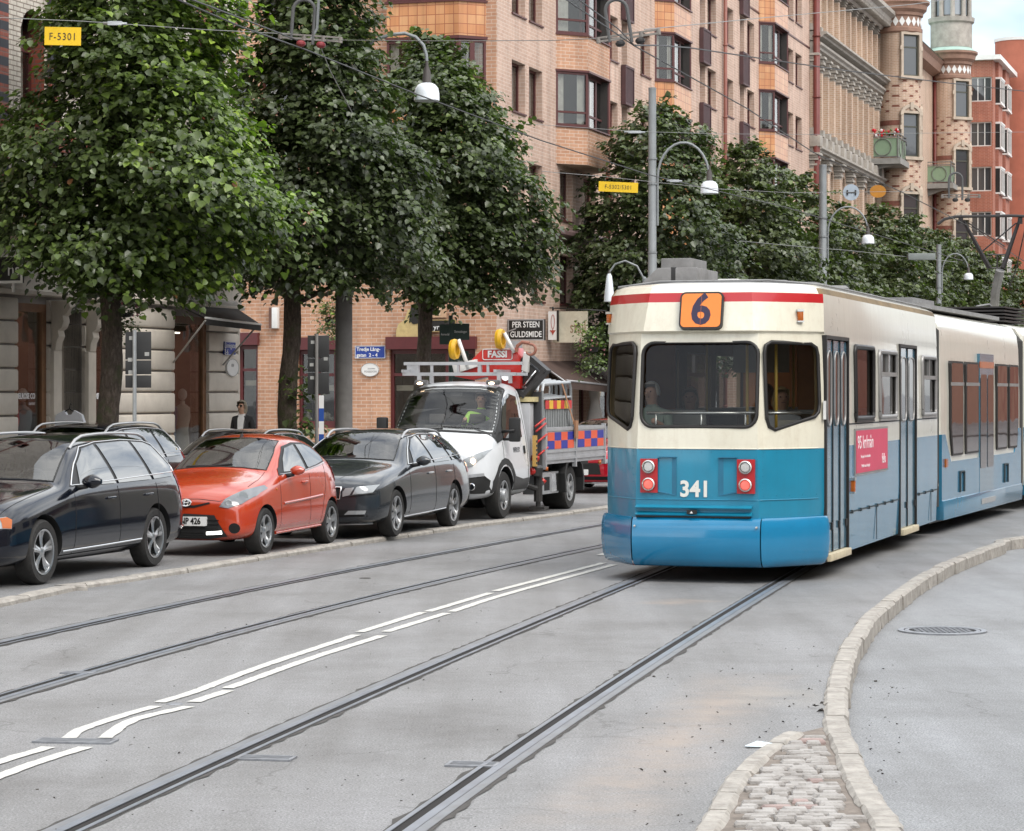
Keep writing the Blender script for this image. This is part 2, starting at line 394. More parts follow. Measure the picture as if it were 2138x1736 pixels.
mb = MB(); mb.add([(-600, -300, -.12), (900, -300, -.12), (900, 1500, -.12), (-600, 1500, -.12)], [(0, 1, 2, 3)])
struct(mb.build('ground', M_cycle, fix=False))
def region(name, left, right, z, m, zb=-.115):
    """ground slab between two boundary curves"""
    mb = MB(); poly = [(q.x, q.y) for q in left]+[(q.x, q.y) for q in reversed(right)]
    mb.zprism(poly, zb, z); return struct(mb.build(name, m, fix=True))
# tramway carriageway: up to the right-hand kerb, then (below the island) out to the right of the frame
rk_top = [q for q in RK]
i0 = min(range(len(RK)), key=lambda i: (RK[i]-BR(1330, 773)).length)
left = [q for q in LK if q.y > -6]
road_r = [Vector((3.0, -6, 0))]+[IK[0]]+IK+RK[i0:]
far = [Vector((60, 260, 0))]
region('road', left, road_r+far, 0, M_road)
# lane with the waiting and the parked cars, then the pavement in front of the houses
lane_l = side(left, -6.3)
region('lane', lane_l, side(left, -.16), .05, M_lane)
pav_r = side(left, -6.45); pav_l = [Vector((fx(-60), -60, 0)), Vector((fx(260)-6, 260, 0))]
mb = MB(); pl_ = [(q.x, q.y) for q in pav_r]; pp = [(-60, -60), (-60, 260)]+pl_[::-1]
mb.zprism(pp, -.11, .15); struct(mb.build('pavement', M_pave, fix=True))

def kerb(name, path, w, z0, z1, L, m, off=0, seed=1, jit=.012, gap=.012):
    """row of rough granite kerb stones, each slightly out of line"""
    rr = random.Random(seed); mb = MB(); acc = [0]
    for a, b in zip(path, path[1:]): acc.append(acc[-1]+(b-a).length)
    def at(s):
        for i in range(len(acc)-1):
            if acc[i+1] >= s: f = (s-acc[i])/max(1e-6, acc[i+1]-acc[i]); t = (path[i+1]-path[i]).normalized(); return path[i].lerp(path[i+1], f), t
        return path[-1], (path[-1]-path[-2]).normalized()
    s = 0
    while s < acc[-1]-.1:
        l = min(L*rr.uniform(.75, 1.2), acc[-1]-s); n = max(2, int(l/.12)); dz = rr.uniform(-jit, jit)*.6; dx = rr.uniform(-jit, jit); rings = []
        for i in range(n+1):
            q, t = at(s+gap/2+(l-gap)*i/n); nn = Vector((t.y, -t.x, 0)); e = .012 if i in (0, n) else 0
            j = [rr.uniform(-.006, .006) for _ in range(6)]
            o = off+dx; zt = z1+dz
            rings.append([q+nn*(o-w/2+e*.5)+Vector((0, 0, z0)), q+nn*(o-w/2+j[0]+e*.5)+Vector((0, 0, zt-.02)), q+nn*(o-w/2+.022+j[1]*.4)+Vector((0, 0, zt+j[2]*.5-e*.4)),
                          q+nn*(o+w/2-.024+j[3]*.5)+Vector((0, 0, zt+j[2]*.5-e*.4)), q+nn*(o+w/2+j[4]-e*.5)+Vector((0, 0, zt-.024)), q+nn*(o+w/2+j[5]*1.5)+Vector((0, 0, z0))])
        mb.loft(rings, 0, smooth=False); s += l
    return struct(mb.build(name, m, fix=False))
lkp = [q for q in LK if -4 < q.y < 150]
kerb('kerb', lkp, .16, -.11, .058, 1.1, M_kerb, off=-.08, seed=3)
kerb('kerb', [q for q in side(LK, -6.38) if 5 < q.y < 150], .15, -.11, .155, 1.2, M_kerb, seed=5)
rkk = RK
kerb('kerb', rkk, .155, -.118, .03, .8, M_kerb, seed=9, jit=.010)
kerb('kerb', IK[:-1], .125, -.118, .026, .6, M_kerb, seed=12, jit=.008)
# cobbled wedge between the two kerbs
k = NT('cobbles'); o = k.n('TexCoord').outputs['Object']; k.l(k.ramp(k.noise(o, 5, 5, .7), [(.25, (.19, .17, .155)), (.5, (.35, .33, .31)), (.75, (.45, .43, .41))]), k.b.inputs['Base Color']); k.b.inputs['Roughness'].default_value = .8; k.bump(k.noise(o, 45, 4), .7, .012); M_cob = k.m
M_cob2 = mat('cobble_red', (.33, .25, .23), .8, var=.25, vs=6, bump=.7, bs=45)
M_joint = mat('joint_sand', (.20, .17, .145), .95, var=.3, vs=9, bump=.5, bs=60)
rB = [q for q in RK[:i0+1]]; poly = [(q.x, q.y) for q in IK]+[(q.x, q.y) for q in rB[::-1]]
mb = MB(); mb.zprism(poly, -.118, .004); struct(mb.build('ground_island', M_joint, fix=True))
def inside(x, y, pg):
    c = False; j = len(pg)-1
    for i in range(len(pg)):
        if (pg[i][1] > y) != (pg[j][1] > y) and x < (pg[j][0]-pg[i][0])*(y-pg[i][1])/(pg[j][1]-pg[i][1])+pg[i][0]: c = not c
        j = i
    return c
inner = [(q.x, q.y) for q in side(IK, .07)]+[(q.x, q.y) for q in side(rB, -.085)[::-1]]
mb = MB(); rr = random.Random(4); y = 10.5
while y < 22:
    dy = rr.uniform(.075, .10); x = -2+rr.uniform(0, .1)
    while x < 9:
        dx = rr.uniform(.09, .17)
        skew = 0
        cx_, cy_ = x+dx/2, y+dy/2+skew
        if all(inside(cx_+sx*dx*.3, cy_+sy*dy*.3, inner) for sx in (-1, 1) for sy in (-1, 1)):
            g = .011; zt = .028+rr.uniform(-.006, .006); e = .014; j = lambda: rr.uniform(-.008, .008)
            b = [(x+g+j(), y+g+skew+j()), (x+dx-g+j(), y+g+skew+j()), (x+dx-g+j(), y+dy-g+skew+j()), (x+g+j(), y+dy-g+skew+j())]
            c_ = (sum(q[0] for q in b)/4, sum(q[1] for q in b)/4)
            t = [(q[0]+(c_[0]-q[0])*.16, q[1]+(c_[1]-q[1])*.2) for q in b]
            mi = 1 if rr.random() < (.5 if cx_ > 4.0-(cy_-14)*.1 and rr.random() < .6 else .05) else 0
            mb.add([(q[0], q[1], -.02) for q in b]+[(q[0], q[1], zt-.012) for q in b]+[(q[0], q[1], zt) for q in t]+[(c_[0], c_[1], zt+.005)],
                   [(i, (i+1) % 4, 4+(i+1) % 4, 4+i) for i in range(4)]+[(4+i, 4+(i+1) % 4, 8+(i+1) % 4, 8+i) for i in range(4)]+[(8+i, 8+(i+1) % 4, 12) for i in range(4)], mi)
        x += dx
    y += dy
struct(mb.build('ground_cobbles', [M_cob, M_cob2], fix=False))

# ---------------------------------------------------------------- tram rails
def fitted(pts, off):
    """one smooth curve through the surveyed points, running on parallel to the houses"""
    c = np.polyfit([q[1] for q in pts], [q[0] for q in pts], 3); y1 = max(q[1] for q in pts)-6; o = []
    for y in np.arange(6, y1, .5): o.append(Vector((float(np.polyval(c, y)), float(y), 0)))
    xe = o[-1].x; se = (o[-1].x-o[-2].x)/.5
    for i in range(1, 400):
        y = y1-.5+i*.5; s_ = se+(.3095-se)*min(1, i/24); xe += s_*.5; o.append(Vector((xe, y, 0)))
    return o
r1 = fitted([(-5.75, 12), G(0, 1350), G(318, 1277), G(636, 1207), G(980, 1143), G(1262, 1098), (fx(50, 11.4), 50)], 0)
r3 = fitted([(-2.8, 8), G(193, 1736), G(496, 1580), G(694.5, 1473.5), G(1060.5, 1324.7), G(1290, 1223), G(1408, 1190), (fx(38, 13.8), 38)], 0)
r2 = side(r1, 1.475); r4 = side(r3, 1.5)
M_steel = mat('rail_steel', (.29, .315, .355), .34, metal=.4, var=.12, vs=4, rvar=.2)
M_band = mat('rail_band', (.20, .21, .225), .45, metal=.1, var=.15, vs=5, rvar=.2, dirt=(.5, (.2, .18, .16)))
M_groove = mat('rail_groove', (.012, .01, .009), .9, var=0)
M_tar = mat('tar', (.06, .055, .05), .8, var=.3, vs=14, bump=.6)
def rail(path, sgn):
    mb = MB(); jp = []
    ribbon(mb, path, sgn*.012, sgn*-.042, .004, 2)
    a = mb; ribbon(a, path, sgn*.012, sgn*.062, .009, 0); ribbon(a, path, sgn*-.040, sgn*-.068, .009, 0)
    ribbon(a, path, sgn*.062, sgn*.118, .007, 1)
    # ragged tar joint on both sides
    rr = random.Random(int(path[0].x*100)); n = len(path)
    fine = cr_path(path[:min(n, 120)], .12)
    for s_, base, w0 in ((1, .118, .014), (-1, .068, .010)):
        A = []; B = []
        sa = side(fine, sgn*s_*base)
        off = [base+max(.004, w0+abs(rr.gauss(0, .014))) for _ in fine]
        for i, q in enumerate(fine):
            t = (fine[min(i+1, len(fine)-1)]-fine[max(i-1, 0)]).normalized(); nn = Vector((t.y, -t.x, 0)); A.append(sa[i]); B.append(q+nn*(sgn*s_*off[i]))
        m_ = len(A); a.add([(q.x, q.y, .005) for q in A]+[(q.x, q.y, .005) for q in B], [(i, i+1, m_+i+1, m_+i) for i in range(m_-1)], 3)
    return tag(a.build('tram_rail', [M_steel, M_band, M_groove, M_tar], fix=False), None, 'rail', 'grooved tram rails in the road', None)
for q, s_, lb in ((r1, -1, 'bright narrow tram rail closest to the kerb of the car lane'), (r2, 1, 'grooved tram rail just left of the double white line'),
              (r3, -1, 'grooved tram rail just right of the double white line, running under the tram'), (r4, 1, 'curved grooved tram rail nearest the cobbled wedge')):
    rail(q, s_)['label'] = lb

# ---------------------------------------------------------------- painted lines
k = NT('road_paint'); o = k.n('TexCoord').outputs['Object']
k.l(k.ramp(k.noise(o, 60, 5, .8), [(.26, (.27, .265, .26)), (.46, (.58, .57, .53)), (.8, (.70, .69, .64))]), k.b.inputs['Base Color']); k.b.inputs['Roughness'].default_value = .6; k.bump(k.noise(o, 60, 4), .3, .006); M_paint = k.m
lines = [[(-60, 948), (80, 905), (205, 868)], [(290, 830), (345, 793), (500, 740), (655, 695)], [(670, 680), (830, 630), (1100, 528), (1500, 395)], [(1515, 383), (1780, 300)], [(1800, 297), (2065, 218)],
         [(-60, 1012), (150, 935), (360, 868)], [(440, 830), (560, 755), (795, 697)], [(815, 678), (960, 630)], [(960, 620), (1300, 497), (1610, 398)], [(1625, 382), (1880, 303)]]
mb = MB(); rr = random.Random(2)
def paint(pts, w=.088):
    p = cr_path(pts, .07); n = len(p); a = side(p, w/2); b = side(p, -w/2)
    a = [q+Vector((rr.gauss(0, .003), rr.gauss(0, .003), 0)) for q in a]; b = [q+Vector((rr.gauss(0, .003), rr.gauss(0, .003), 0)) for q in b]
    mb.add([(q.x, q.y, .006) for q in a]+[(q.x, q.y, .006) for q in b], [(i, i+1, n+i+1, n+i) for i in range(n-1)])
for l in lines: paint([BL(a, b) for a, b in l])
for l in ([BL(2085, 210), BR(395, 90)], [BL(1900, 297), BL(2138, 221), BR(440, 97)]): paint(l)
far1 = side(r3, -.95); far2 = side(r3, -1.2)
for f_ in (far1, far2):
    seg = [q for q in f_ if 31.5 < q.y < 140]
    for i in range(0, len(seg)-14, 17): paint(seg[i:i+15:3], .1)
struct(mb.build('road_marking', M_paint, fix=False))

# ---------------------------------------------------------------- iron in the road
M_iron = mat('cast_iron', (.3, .31, .33), .5, metal=.6, var=.25, vs=12)
M_irond = mat('iron_gap', (.02, .018, .016), .9, var=0)
def grate(c, ang, lx, ly, nb, label, z=0):
    t = thing('drain_grate', label, 'drain grate', (c.x, c.y, z), ang, None)
    mb = MB(); e = .018
    mb.box(-lx/2, lx/2, -ly/2, -ly/2+e, .001, .011); mb.box(-lx/2, lx/2, ly/2-e, ly/2, .001, .011); mb.box(-lx/2, -lx/2+e, -ly/2+e, ly/2-e, .001, .0105); mb.box(lx/2-e, lx/2, -ly/2+e, ly/2-e, .001, .0105)
    mb.build('grate_frame', M_iron, t)
    m2 = MB()
    for i in range(nb): y = -ly/2+e+(ly-2*e)*(i+.5)/nb; m2.box(-lx/2+e, lx/2-e, y-.006, y+.006, .002, .0095)
    m2.build('grate_bars', M_iron, t); m3 = MB(); m3.box(-lx/2+.002, lx/2-.002, -ly/2+.002, ly/2-.002, .0005, .0045); m3.build('pit', M_irond, t)
    return t
grate(BL(318, 843), R(-8), .47, .17, 6, 'brown slotted drain grate between the double white lines')
grate(BL(1118, 915), R(-10), .32, .16, 4, 'small rail drain grate right of the rail beside the double line')
grate(BL(1990, 942), R(-10), .28, .17, 4, 'small rail drain grate between the two rails nearest the cobbled wedge')
grate(BL(330, 555), R(-12), .24, .12, 4, 'small rail drain grate just above the groove left of the double line')
c = G(1967.7, 1318.7, -.12); t = thing('manhole_cover', 'round iron manhole cover with a woven pattern in the side road', 'manhole', (c.x, c.y, -.12))
mb = MB(); mb.lathe([(.395, .001), (.395, .014), (.345, .014), (.345, .004)], n=48); mb.lathe([(.335, .002), (.335, .013), (.30, .013), (.30, .004)], n=48); mb.build('rim', M_iron, t)
mb = MB(); mb.lathe([(.0, .004), (.34, .004)], n=48); mb.build('gap', M_irond, t)
mb = MB(); rr = random.Random(1)
for i in range(-6, 7):
    for j in range(-6, 7):
        x, y = i*.046, j*.046
        if math.hypot(x, y) < .275:
            a = R(45 if (i+j) % 2 else -45); dx, dy = math.cos(a)*.021, math.sin(a)*.021; nx, ny = -math.sin(a)*.008, math.cos(a)*.008
            mb.zprism([(x-dx-nx, y-dy-ny), (x+dx-nx, y+dy-ny), (x+dx+nx, y+dy+ny), (x-dx+nx, y-dy+ny)], .004, .012)
mb.build('studs', M_iron, t)
c = BL(735, 684); mb = MB(); mb.lathe([(0, .006), (.05, .006), (.055, .001)], c, 16); tag(mb.build('valve_cover', M_iron), 'tiny round valve cover beside the lower white line', 'cover')
c = BL(1537, 155); mb = MB(); mb.lathe([(0, .006), (.06, .006), (.065, .001)], c, 16); tag(mb.build('valve_cover', M_tar), 'tiny dark round cover left of the middle rails', 'cover')
# litter and grit
M_paper = mat('paper', (.62, .70, .74), .7, var=.05)
c = BR(1040, 853); mb = MB(MatrixT := Matrix.Translation(c) @ Matrix.Rotation(R(8), 4, 'Z')); mb.add([(-.075, -.03, .012), (.07, -.035, .006), (.085, .03, .02), (0, .045, .032), (-.08, .02, .008)], [(0, 1, 2, 3, 4)]); mb.add([(-.075, -.03, .010), (.07, -.035, .004), (.085, .03, .018), (0, .045, .030), (-.08, .02, .006)], [(4, 3, 2, 1, 0)])
tag(mb.build('litter_scrap', M_paper, fix=False), 'pale blue scrap of paper lying left of the cobbles', 'litter')
mb = MB(); rr = random.Random(21); m_gr = mat('grit', (.045, .038, .032), .9, var=.3)
def grit(x, y, z, s_):
    vs = [Vector((x+rr.uniform(-s_, s_), y+rr.uniform(-s_, s_), z+rr.uniform(0, s_*.9))) for _ in range(5)]
    mb.add(vs, [(0, 1, 2), (0, 2, 3), (0, 3, 4), (1, 2, 4), (2, 3, 4), (0, 1, 4)])
for _ in range(150):
    a, b = rr.uniform(500, 1400), rr.uniform(420, 1199); q = BR(a, b)
    if not inside(q.x, q.y, poly): grit(q.x, q.y, 0, rr.choice([.006, .009, .014]))
for _ in range(110): q = BL(rr.uniform(0, 2138), rr.uniform(240, 1219)); grit(q.x, q.y, 0, rr.choice([.006, .008, .013]))
for _ in range(60):
    q = BR(rr.uniform(1420, 1650), rr.uniform(380, 1000), -.12)
    if q.x > min(RK, key=lambda s_: abs(s_.y-q.y)).x+.15: grit(q.x, q.y, -.12, rr.choice([.008, .014]))
for a, b in ((1275, 690), (1300, 706), (1310, 672)): q = BR(a, b); grit(q.x, q.y, .0, .035)
tag(mb.build('grit', m_gr, fix=False), 'dark grit and leaf bits scattered over the asphalt', None, None, 'stuff')
# ================================================================ BUILDINGS
ANG = math.atan2(D_.y, D_.x)
def Yf(px, o=0.0): return (21.85-o)/(.3095-(px-CX)/F)          # where a sight line meets the house line
def hz(py, Y): return CH+(HY-py)*Y/F
M_frame = mat('frame_oxblood', (.085, .022, .02), .45, var=.15)
M_white = mat('white_paint', (.72, .71, .68), .45, var=.06)
M_curt = mat('curtain', (.62, .60, .56), .9, var=.15, vs=8)
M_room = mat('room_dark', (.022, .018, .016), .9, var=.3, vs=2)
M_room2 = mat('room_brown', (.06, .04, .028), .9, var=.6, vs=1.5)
M_pane = glassmat('window_glass', alpha=.8, rough=.02)
M_pane2 = glassmat('window_glass_far', (.05, .055, .06), .05)
M_brickA = brickmat('brick_peach', (.60, .425, .335), (.52, .35, .27), (.66, .53, .44), .30, .10, .011, grime=.2)
M_brickB = brickmat('brick_orange', (.57, .32, .20), (.48, .255, .155), (.62, .47, .37), .30, .10, .012, grime=.2)
M_stone = mat('stone_grey', (.68, .62, .54), .8, var=.1, vs=1.2, bump=.2, bs=50, dirt=(.35, (.42, .37, .32)))
M_stoned = mat('stone_dark', (.28, .255, .235), .85, var=.2, vs=2, bump=.3, bs=30, dirt=(.5, (.17, .15, .13)))
M_pipe = mat('pipe_red', (.16, .035, .028), .5, var=.15)
M_copper = mat('copper_green', (.34, .47, .41), .7, var=.15, vs=1.5)

def wall(mb, x0, x1, z0, z1, ops=(), y=0.0, depth=.2, mi=0, rmi=None, T=None):
    """upright wall in the plane y, with openings (xa,xb,za,zb[,arch]) and their reveals; y grows into the house"""
    f = (lambda a, b, c: T @ Vector((a, b, c))) if T is not None else (lambda a, b, c: (a, b, c))
    rmi = mi if rmi is None else rmi
    ops = [o for o in ops if o[1] > x0 and o[0] < x1]
    xs = sorted({x0, x1, *[c for o in ops for c in o[:2] if x0 < c < x1]}); zs = sorted({z0, z1, *[c for o in ops for c in o[2:4] if z0 < c < z1]})
    for i in range(len(xs)-1):
        for j in range(len(zs)-1):
            cx_, cz_ = (xs[i]+xs[i+1])/2, (zs[j]+zs[j+1])/2
            if any(o[0] < cx_ < o[1] and o[2] < cz_ < o[3] for o in ops): continue
            mb.add([f(xs[i], y, zs[j]), f(xs[i+1], y, zs[j]), f(xs[i+1], y, zs[j+1]), f(xs[i], y, zs[j+1])], [(0, 1, 2, 3)], mi)
    for o in ops:
        a, b, c, d = o[:4]; q = y+depth
        mb.add([f(a, y, c), f(a, q, c), f(a, q, d), f(a, y, d)], [(0, 1, 2, 3)], rmi); mb.add([f(b, y, c), f(b, q, c), f(b, q, d), f(b, y, d)], [(3, 2, 1, 0)], rmi)
        mb.add([f(a, y, c), f(b, y, c), f(b, q, c), f(a, q, c)], [(0, 1, 2, 3)], rmi); mb.add([f(a, y, d), f(b, y, d), f(b, q, d), f(a, q, d)], [(3, 2, 1, 0)], rmi)
        if len(o) > 4 and o[4]:      # segmental arch filling the head of the opening
            h = o[4]; n = 8; w = b-a; rad = (w*w/4+h*h)/(2*h); zc = d-rad; pts = []
            for i in range(n+1): t = -1+2*i/n; x = a+w*i/n; pts.append((x, zc+math.sqrt(max(0, rad*rad-(x-(a+b)/2)**2))))
            for (xa, za), (xb, zb) in zip(pts, pts[1:]):
                mb.add([f(xa, y, za), f(xb, y, zb), f(xb, y, d), f(xa, y, d)], [(0, 1, 2, 3)], mi); mb.add([f(xa, y, za), f(xa, q, za), f(xb, q, zb), f(xb, y, zb)], [(0, 1, 2, 3)], rmi)
    return mb
WIN = {}; wr = random.Random(11)
def window(parent, x, y, z, w, h, style='two', fm=None, rz=0, depth=.2, sill=True, pane=None, cur=None):
    """window part: frame with pane and curtains as its own children; copied when one of the size exists"""
    fm = fm or M_frame; pane = pane or M_pane; var = wr.randrange(3) if cur is None else cur
    key = (round(w, 2), round(h, 2), style, fm.name, pane.name, var, sill)
    if key not in WIN:
        mb = MB(); t = .07; b = MB(); c = MB()
        mb.box(0, w, 0, .06, 0, t); mb.box(0, w, 0, .06, h-t, h); mb.box(0, t, 0, .06, t, h-t); mb.box(w-t, w, 0, .06, t, h-t)
        if style == 'two': mb.box(w*.5-.03, w*.5+.03, -.004, .055, t, h-t)
        if style == 'bay': mb.box(t, w-t, -.004, .055, h*.24, h*.24+.06)
        if style == 'top': mb.box(t, w-t, -.004, .055, h*.68, h*.68+.07)
        if style == 'three': mb.box(w*.35-.03, w*.35+.03, -.004, .055, t, h-t); mb.box(w*.67-.03, w*.67+.03, -.004, .055, t, h-t)
        if style == 'cross': mb.box(w*.5-.03, w*.5+.03, -.004, .055, t, h-t); mb.box(t, w-t, -.005, .05, h*.7, h*.7+.06)
        if sill: mb.box(-.03, w+.03, -depth-.05, .0, -.05, -.005)
        b.box(t, w-t, .028, .036, t, h-t)
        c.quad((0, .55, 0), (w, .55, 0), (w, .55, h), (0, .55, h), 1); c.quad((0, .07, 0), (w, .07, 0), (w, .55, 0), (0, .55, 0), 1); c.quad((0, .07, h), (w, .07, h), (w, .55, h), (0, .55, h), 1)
        c.quad((0, .07, 0), (0, .55, 0), (0, .55, h), (0, .07, h), 1); c.quad((w, .07, 0), (w, .55, 0), (w, .55, h), (w, .07, h), 1)
        for a0, a1 in (((t, w*.3), (w*.72, w-t)) if var == 0 else (((t, w*.45),) if var == 1 else ((t, w*.2), (w*.6, w-t)))):
            n = 6; vs = []; 
            for i in range(n+1): xx = a0+(a1-a0)*i/n; yy = .13+.02*(i % 2); vs += [(xx, yy, t), (xx, yy, h-t)]
            c.add(vs, [(2*i, 2*i+2, 2*i+3, 2*i+1) for i in range(n)], 0, True)
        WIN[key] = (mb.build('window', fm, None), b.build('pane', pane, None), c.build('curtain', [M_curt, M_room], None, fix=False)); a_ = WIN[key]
        a_[1].parent = a_[0]; a_[2].parent = a_[0]; o = a_[0]; o.parent = parent
    else:
        src = WIN[key]; o = src[0].copy(); COL.objects.link(o); o.parent = parent
        for q in src[1:]: d = q.copy(); COL.objects.link(d); d.parent = o
    o.location = (x, y+depth, z) if not rz else (x, y, z); o.rotation_euler = (0, 0, rz); return o

def pipe(parent, x, y, z0, z1, r=.06, m=None):
    mb = MB(); mb.tube([(x, y, z0), (x, y, z1)], r, 10)
    z = z0+1.2
    while z < z1: mb.tube([(x, y, z), (x, y, z+.05)], r*1.25, 10); z += 2.7
    return mb.build('downpipe', m or M_pipe, parent)

# ---------------------------------------------------------------- long peach brick house (main and side face)
C0 = Vector((-.414, 69.26, 0))
br_m = thing('brick_house', 'long peach brick apartment house with dark red window frames and orange tiled bays', 'building', C0, ANG)
def sm(px): return (Yf(px)-C0.y)/D_.y
def z6(a): return 1131.2+.30142*a
L_m = sm(1690)
rows = [7.1, 9.8, 12.5, 15.2, 17.9]; H = 1.4
cols = [(1068.4, 1096.7), (1104.5, 1132.3), (z6(455), z6(527)), (z6(683), z6(750)), (z6(962), z6(1022)), (z6(1148), z6(1207)), (z6(1272), z6(1327)), (z6(1423), z6(1472)), (z6(1638), z6(1684)), (z6(1697), z6(1742)), (z6(1757), z6(1801))]
nar = [(z6(553), z6(592)), (z6(1095), z6(1132)), (z6(1372), z6(1402))]
ops = []; wins = []
for (a, b) in cols:
    for r in rows: ops.append((sm(a), sm(b), r, r+H)); wins.append(('two', sm(a), sm(b), r, H))
for (a, b) in nar:
    for r in rows: ops.append((sm(a), sm(b), r-.05, r+H)); wins.append(('one', sm(a), sm(b), r-.05, H+.05))
mez = [(1109, 1136), (1169, 1196), (1218, 1243), (z6(455), z6(527))]
for (a, b) in mez: ops.append((sm(a), sm(b), 4.62, 6.05)); wins.append(('one', sm(a), sm(b), 4.62, 1.43))
for a in (1169, 1218): ops.append((sm(a), sm(a+26), 7.1, 8.55)); wins.append(('one', sm(a), sm(a+26), 7.1, 1.45))
mb = MB()
ops_b = [(.9, 4.2, .35, 2.9), (5.0, 7.2, .35, 2.9), (8.2, 9.6, .05, 2.9), (10.6, 14, .35, 2.9), (15, 18.5, .35, 2.9), (20, 24, .35, 2.9), (26, 30, .35, 2.9), (32, 36, .35, 2.9), (38, 44, .35, 2.9)]
wall(mb, 0, L_m, 0, 3.6, ops_b, depth=.3); wall(mb, 0, L_m, 3.6, 22, ops, depth=.2)
mb.add([(0, 0, 22), (L_m, 0, 22), (L_m, 12, 22), (0, 12, 22)], [(0, 1, 2, 3)]); mb.add([(L_m, 0, 0), (L_m, 12, 0), (L_m, 12, 22), (L_m, 0, 22)], [(0, 1, 2, 3)])
mb.add([(0, 12, 0), (L_m, 12, 0), (L_m, 12, 22), (0, 12, 22)], [(3, 2, 1, 0)])
mb.build('wall', M_brickA, br_m, fix=False)
mb = MB()
for (a, b, c, d) in ops_b:
    mb.quad((a, .9, c), (b, .9, c), (b, .9, d), (a, .9, d)); mb.quad((a, .3, c), (b, .3, c), (b, .9, c), (a, .9, c)); mb.quad((a, .3, c), (a, .9, c), (a, .9, d), (a, .3, d)); mb.quad((b, .3, c), (b, .9, c), (b, .9, d), (b, .3, d))
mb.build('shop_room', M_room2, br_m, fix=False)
for (a, b, c, d) in ops_b:
    n = max(1, round((b-a)/1.6)); m2 = MB(); m2.box(a, b, .25, .31, c, c+.12); m2.box(a, b, .25, .31, d-.12, d)
    for i in range(n+1): x = a+(b-a-.08)*i/n; m2.box(x, x+.08, .25, .31, c+.12, d-.12)
    w_ = m2.build('shop_window', M_frame, br_m); m3 = MB(); m3.box(a+.04, b-.04, .275, .285, c+.05, d-.05); m3.build('pane', M_pane, w_)
for st, a, b, z, h in wins: window(br_m, a, 0, z, b-a, h, 'two' if st == 'two' and b-a > 1 else 'one', depth=.2)
# cornice above the shops
mb = MB()
mb.xprism([(0, 6.45), (-.06, 6.45), (-.32, 6.62), (-.32, 6.72), (-.24, 6.80), (0, 6.84)], .02, L_m)
mb.build('cornice', mat('zinc_mauve', (.17, .11, .105), .5, var=.2), br_m, fix=True)
mb = MB(); mb.box(0, L_m, -.03, 0, 17.15, 17.22); mb.box(0, L_m, -.5, 0, 21.7, 22.05); mb.build('string_course', M_frame, br_m)
# louvred shutter panels hanging below the narrow windows
M_shut = mat('shutter', (.075, .035, .038), .6, var=.2)
for (a, b) in nar:
    for r in rows[:4]:
        x0, x1 = sm(a)-.12, sm(b)+.28; z0, z1 = r+1.42, r+2.68
        m2 = MB(); m2.box(x0, x1, -.17, -.02, z0, z0+.07); m2.box(x0, x1, -.17, -.02, z1-.07, z1); m2.box(x0, x0+.07, -.17, -.02, z0+.07, z1-.07); m2.box(x1-.07, x1, -.17, -.02, z0+.07, z1-.07)
        n = 9
        for i in range(n): x = x0+.09+(x1-x0-.2)*i/n; m2.box(x, x+(x1-x0-.2)/n*.6, -.15, -.05, z0+.07, z1-.07)
        m2.build('shutter', M_shut, br_m)
pipe(br_m, sm(z6(432)), -.12, .3, 22, .075, mat('pipe_rust', (.25, .09, .065), .5, var=.15)); pipe(br_m, sm(z6(1250)), -.12, .3, 22, .075, MATS['pipe_rust'])
pipe(br_m, sm(z6(1857)), -.3, .3, 22, .15)
# canted bays
M_tile = brickmat('tile_orange', (.55, .24, .10), (.62, .33, .155), (.34, .11, .05), .26, .26, .012, .35, grime=.12, bump=.3); M_tile.node_tree.nodes['Brick Texture'].offset = 0
def bay(name, xa, xb, out, z0, zt, infill, win_rows, wh, cant=.45, mat_i=M_tile, close=True):
    """canted bay from xa to xb: wall panels between window bands"""
    g = link(name, None, br_m) if False else None
    pts = [(xa, 0), (xa+cant, -out), (xb-cant, -out), (xb, 0)]
    zs = [z0]
    for r in win_rows: zs += [r, r+wh]
    zs.append(zt)
    for i in range(0, len(zs), 2):
        a, b = zs[i], zs[i+1]
        if b-a > .02: mb = MB(); mb.zprism([pts[0], pts[3], pts[2], pts[1]][::-1], a, b); body = mb.build(name, mat_i, br_m, fix=True)
    sl = MB()
    for r in win_rows:
        e = .05; q = [(xa-e, 0), (xa+cant-e*.6, -out-e), (xb-cant+e*.6, -out-e), (xb+e, 0)]
        sl.zprism(q, r-.03, r+.01); sl.zprism(q, r+wh-.02, r+wh+.04)
    sl.build('bay_sill', M_frame, body)
    for r in win_rows:
        for (p, q), n in (((pts[0], pts[1]), 1), ((pts[1], pts[2]), max(1, round((xb-xa-2*cant)/.9))), ((pts[2], pts[3]), 1)):
            d = Vector((q[0]-p[0], q[1]-p[1])); L = d.length; d /= L; a_ = math.atan2(d.y, d.x)
            for i in range(n):
                w = L/n; o = window(body, p[0]+d.x*w*i, p[1]+d.y*w*i, r+.01, w, wh-.03, 'bay', rz=a_, sill=False)
    return body
b1a, b1b = sm(z6(98)), sm(z6(352))
bay('bay', b1a, b1b, .75, 8.7, 20, 0, [9.8, 12.5, 15.2, 17.9], 1.62, .8, M_brickB)
b2a, b2b = sm(z6(783)), sm(z6(952)); bay('bay', b2a, b2b, .55, 7, 20, 0, [9.8, 12.5, 15.2, 17.9], 1.62, .5)
b3a, b3b = sm(z6(1503)), sm(z6(1632)); bay('bay', b3a, b3b, .55, 7, 20, 0, [9.8, 12.5, 15.2, 17.9], 1.62, .5)

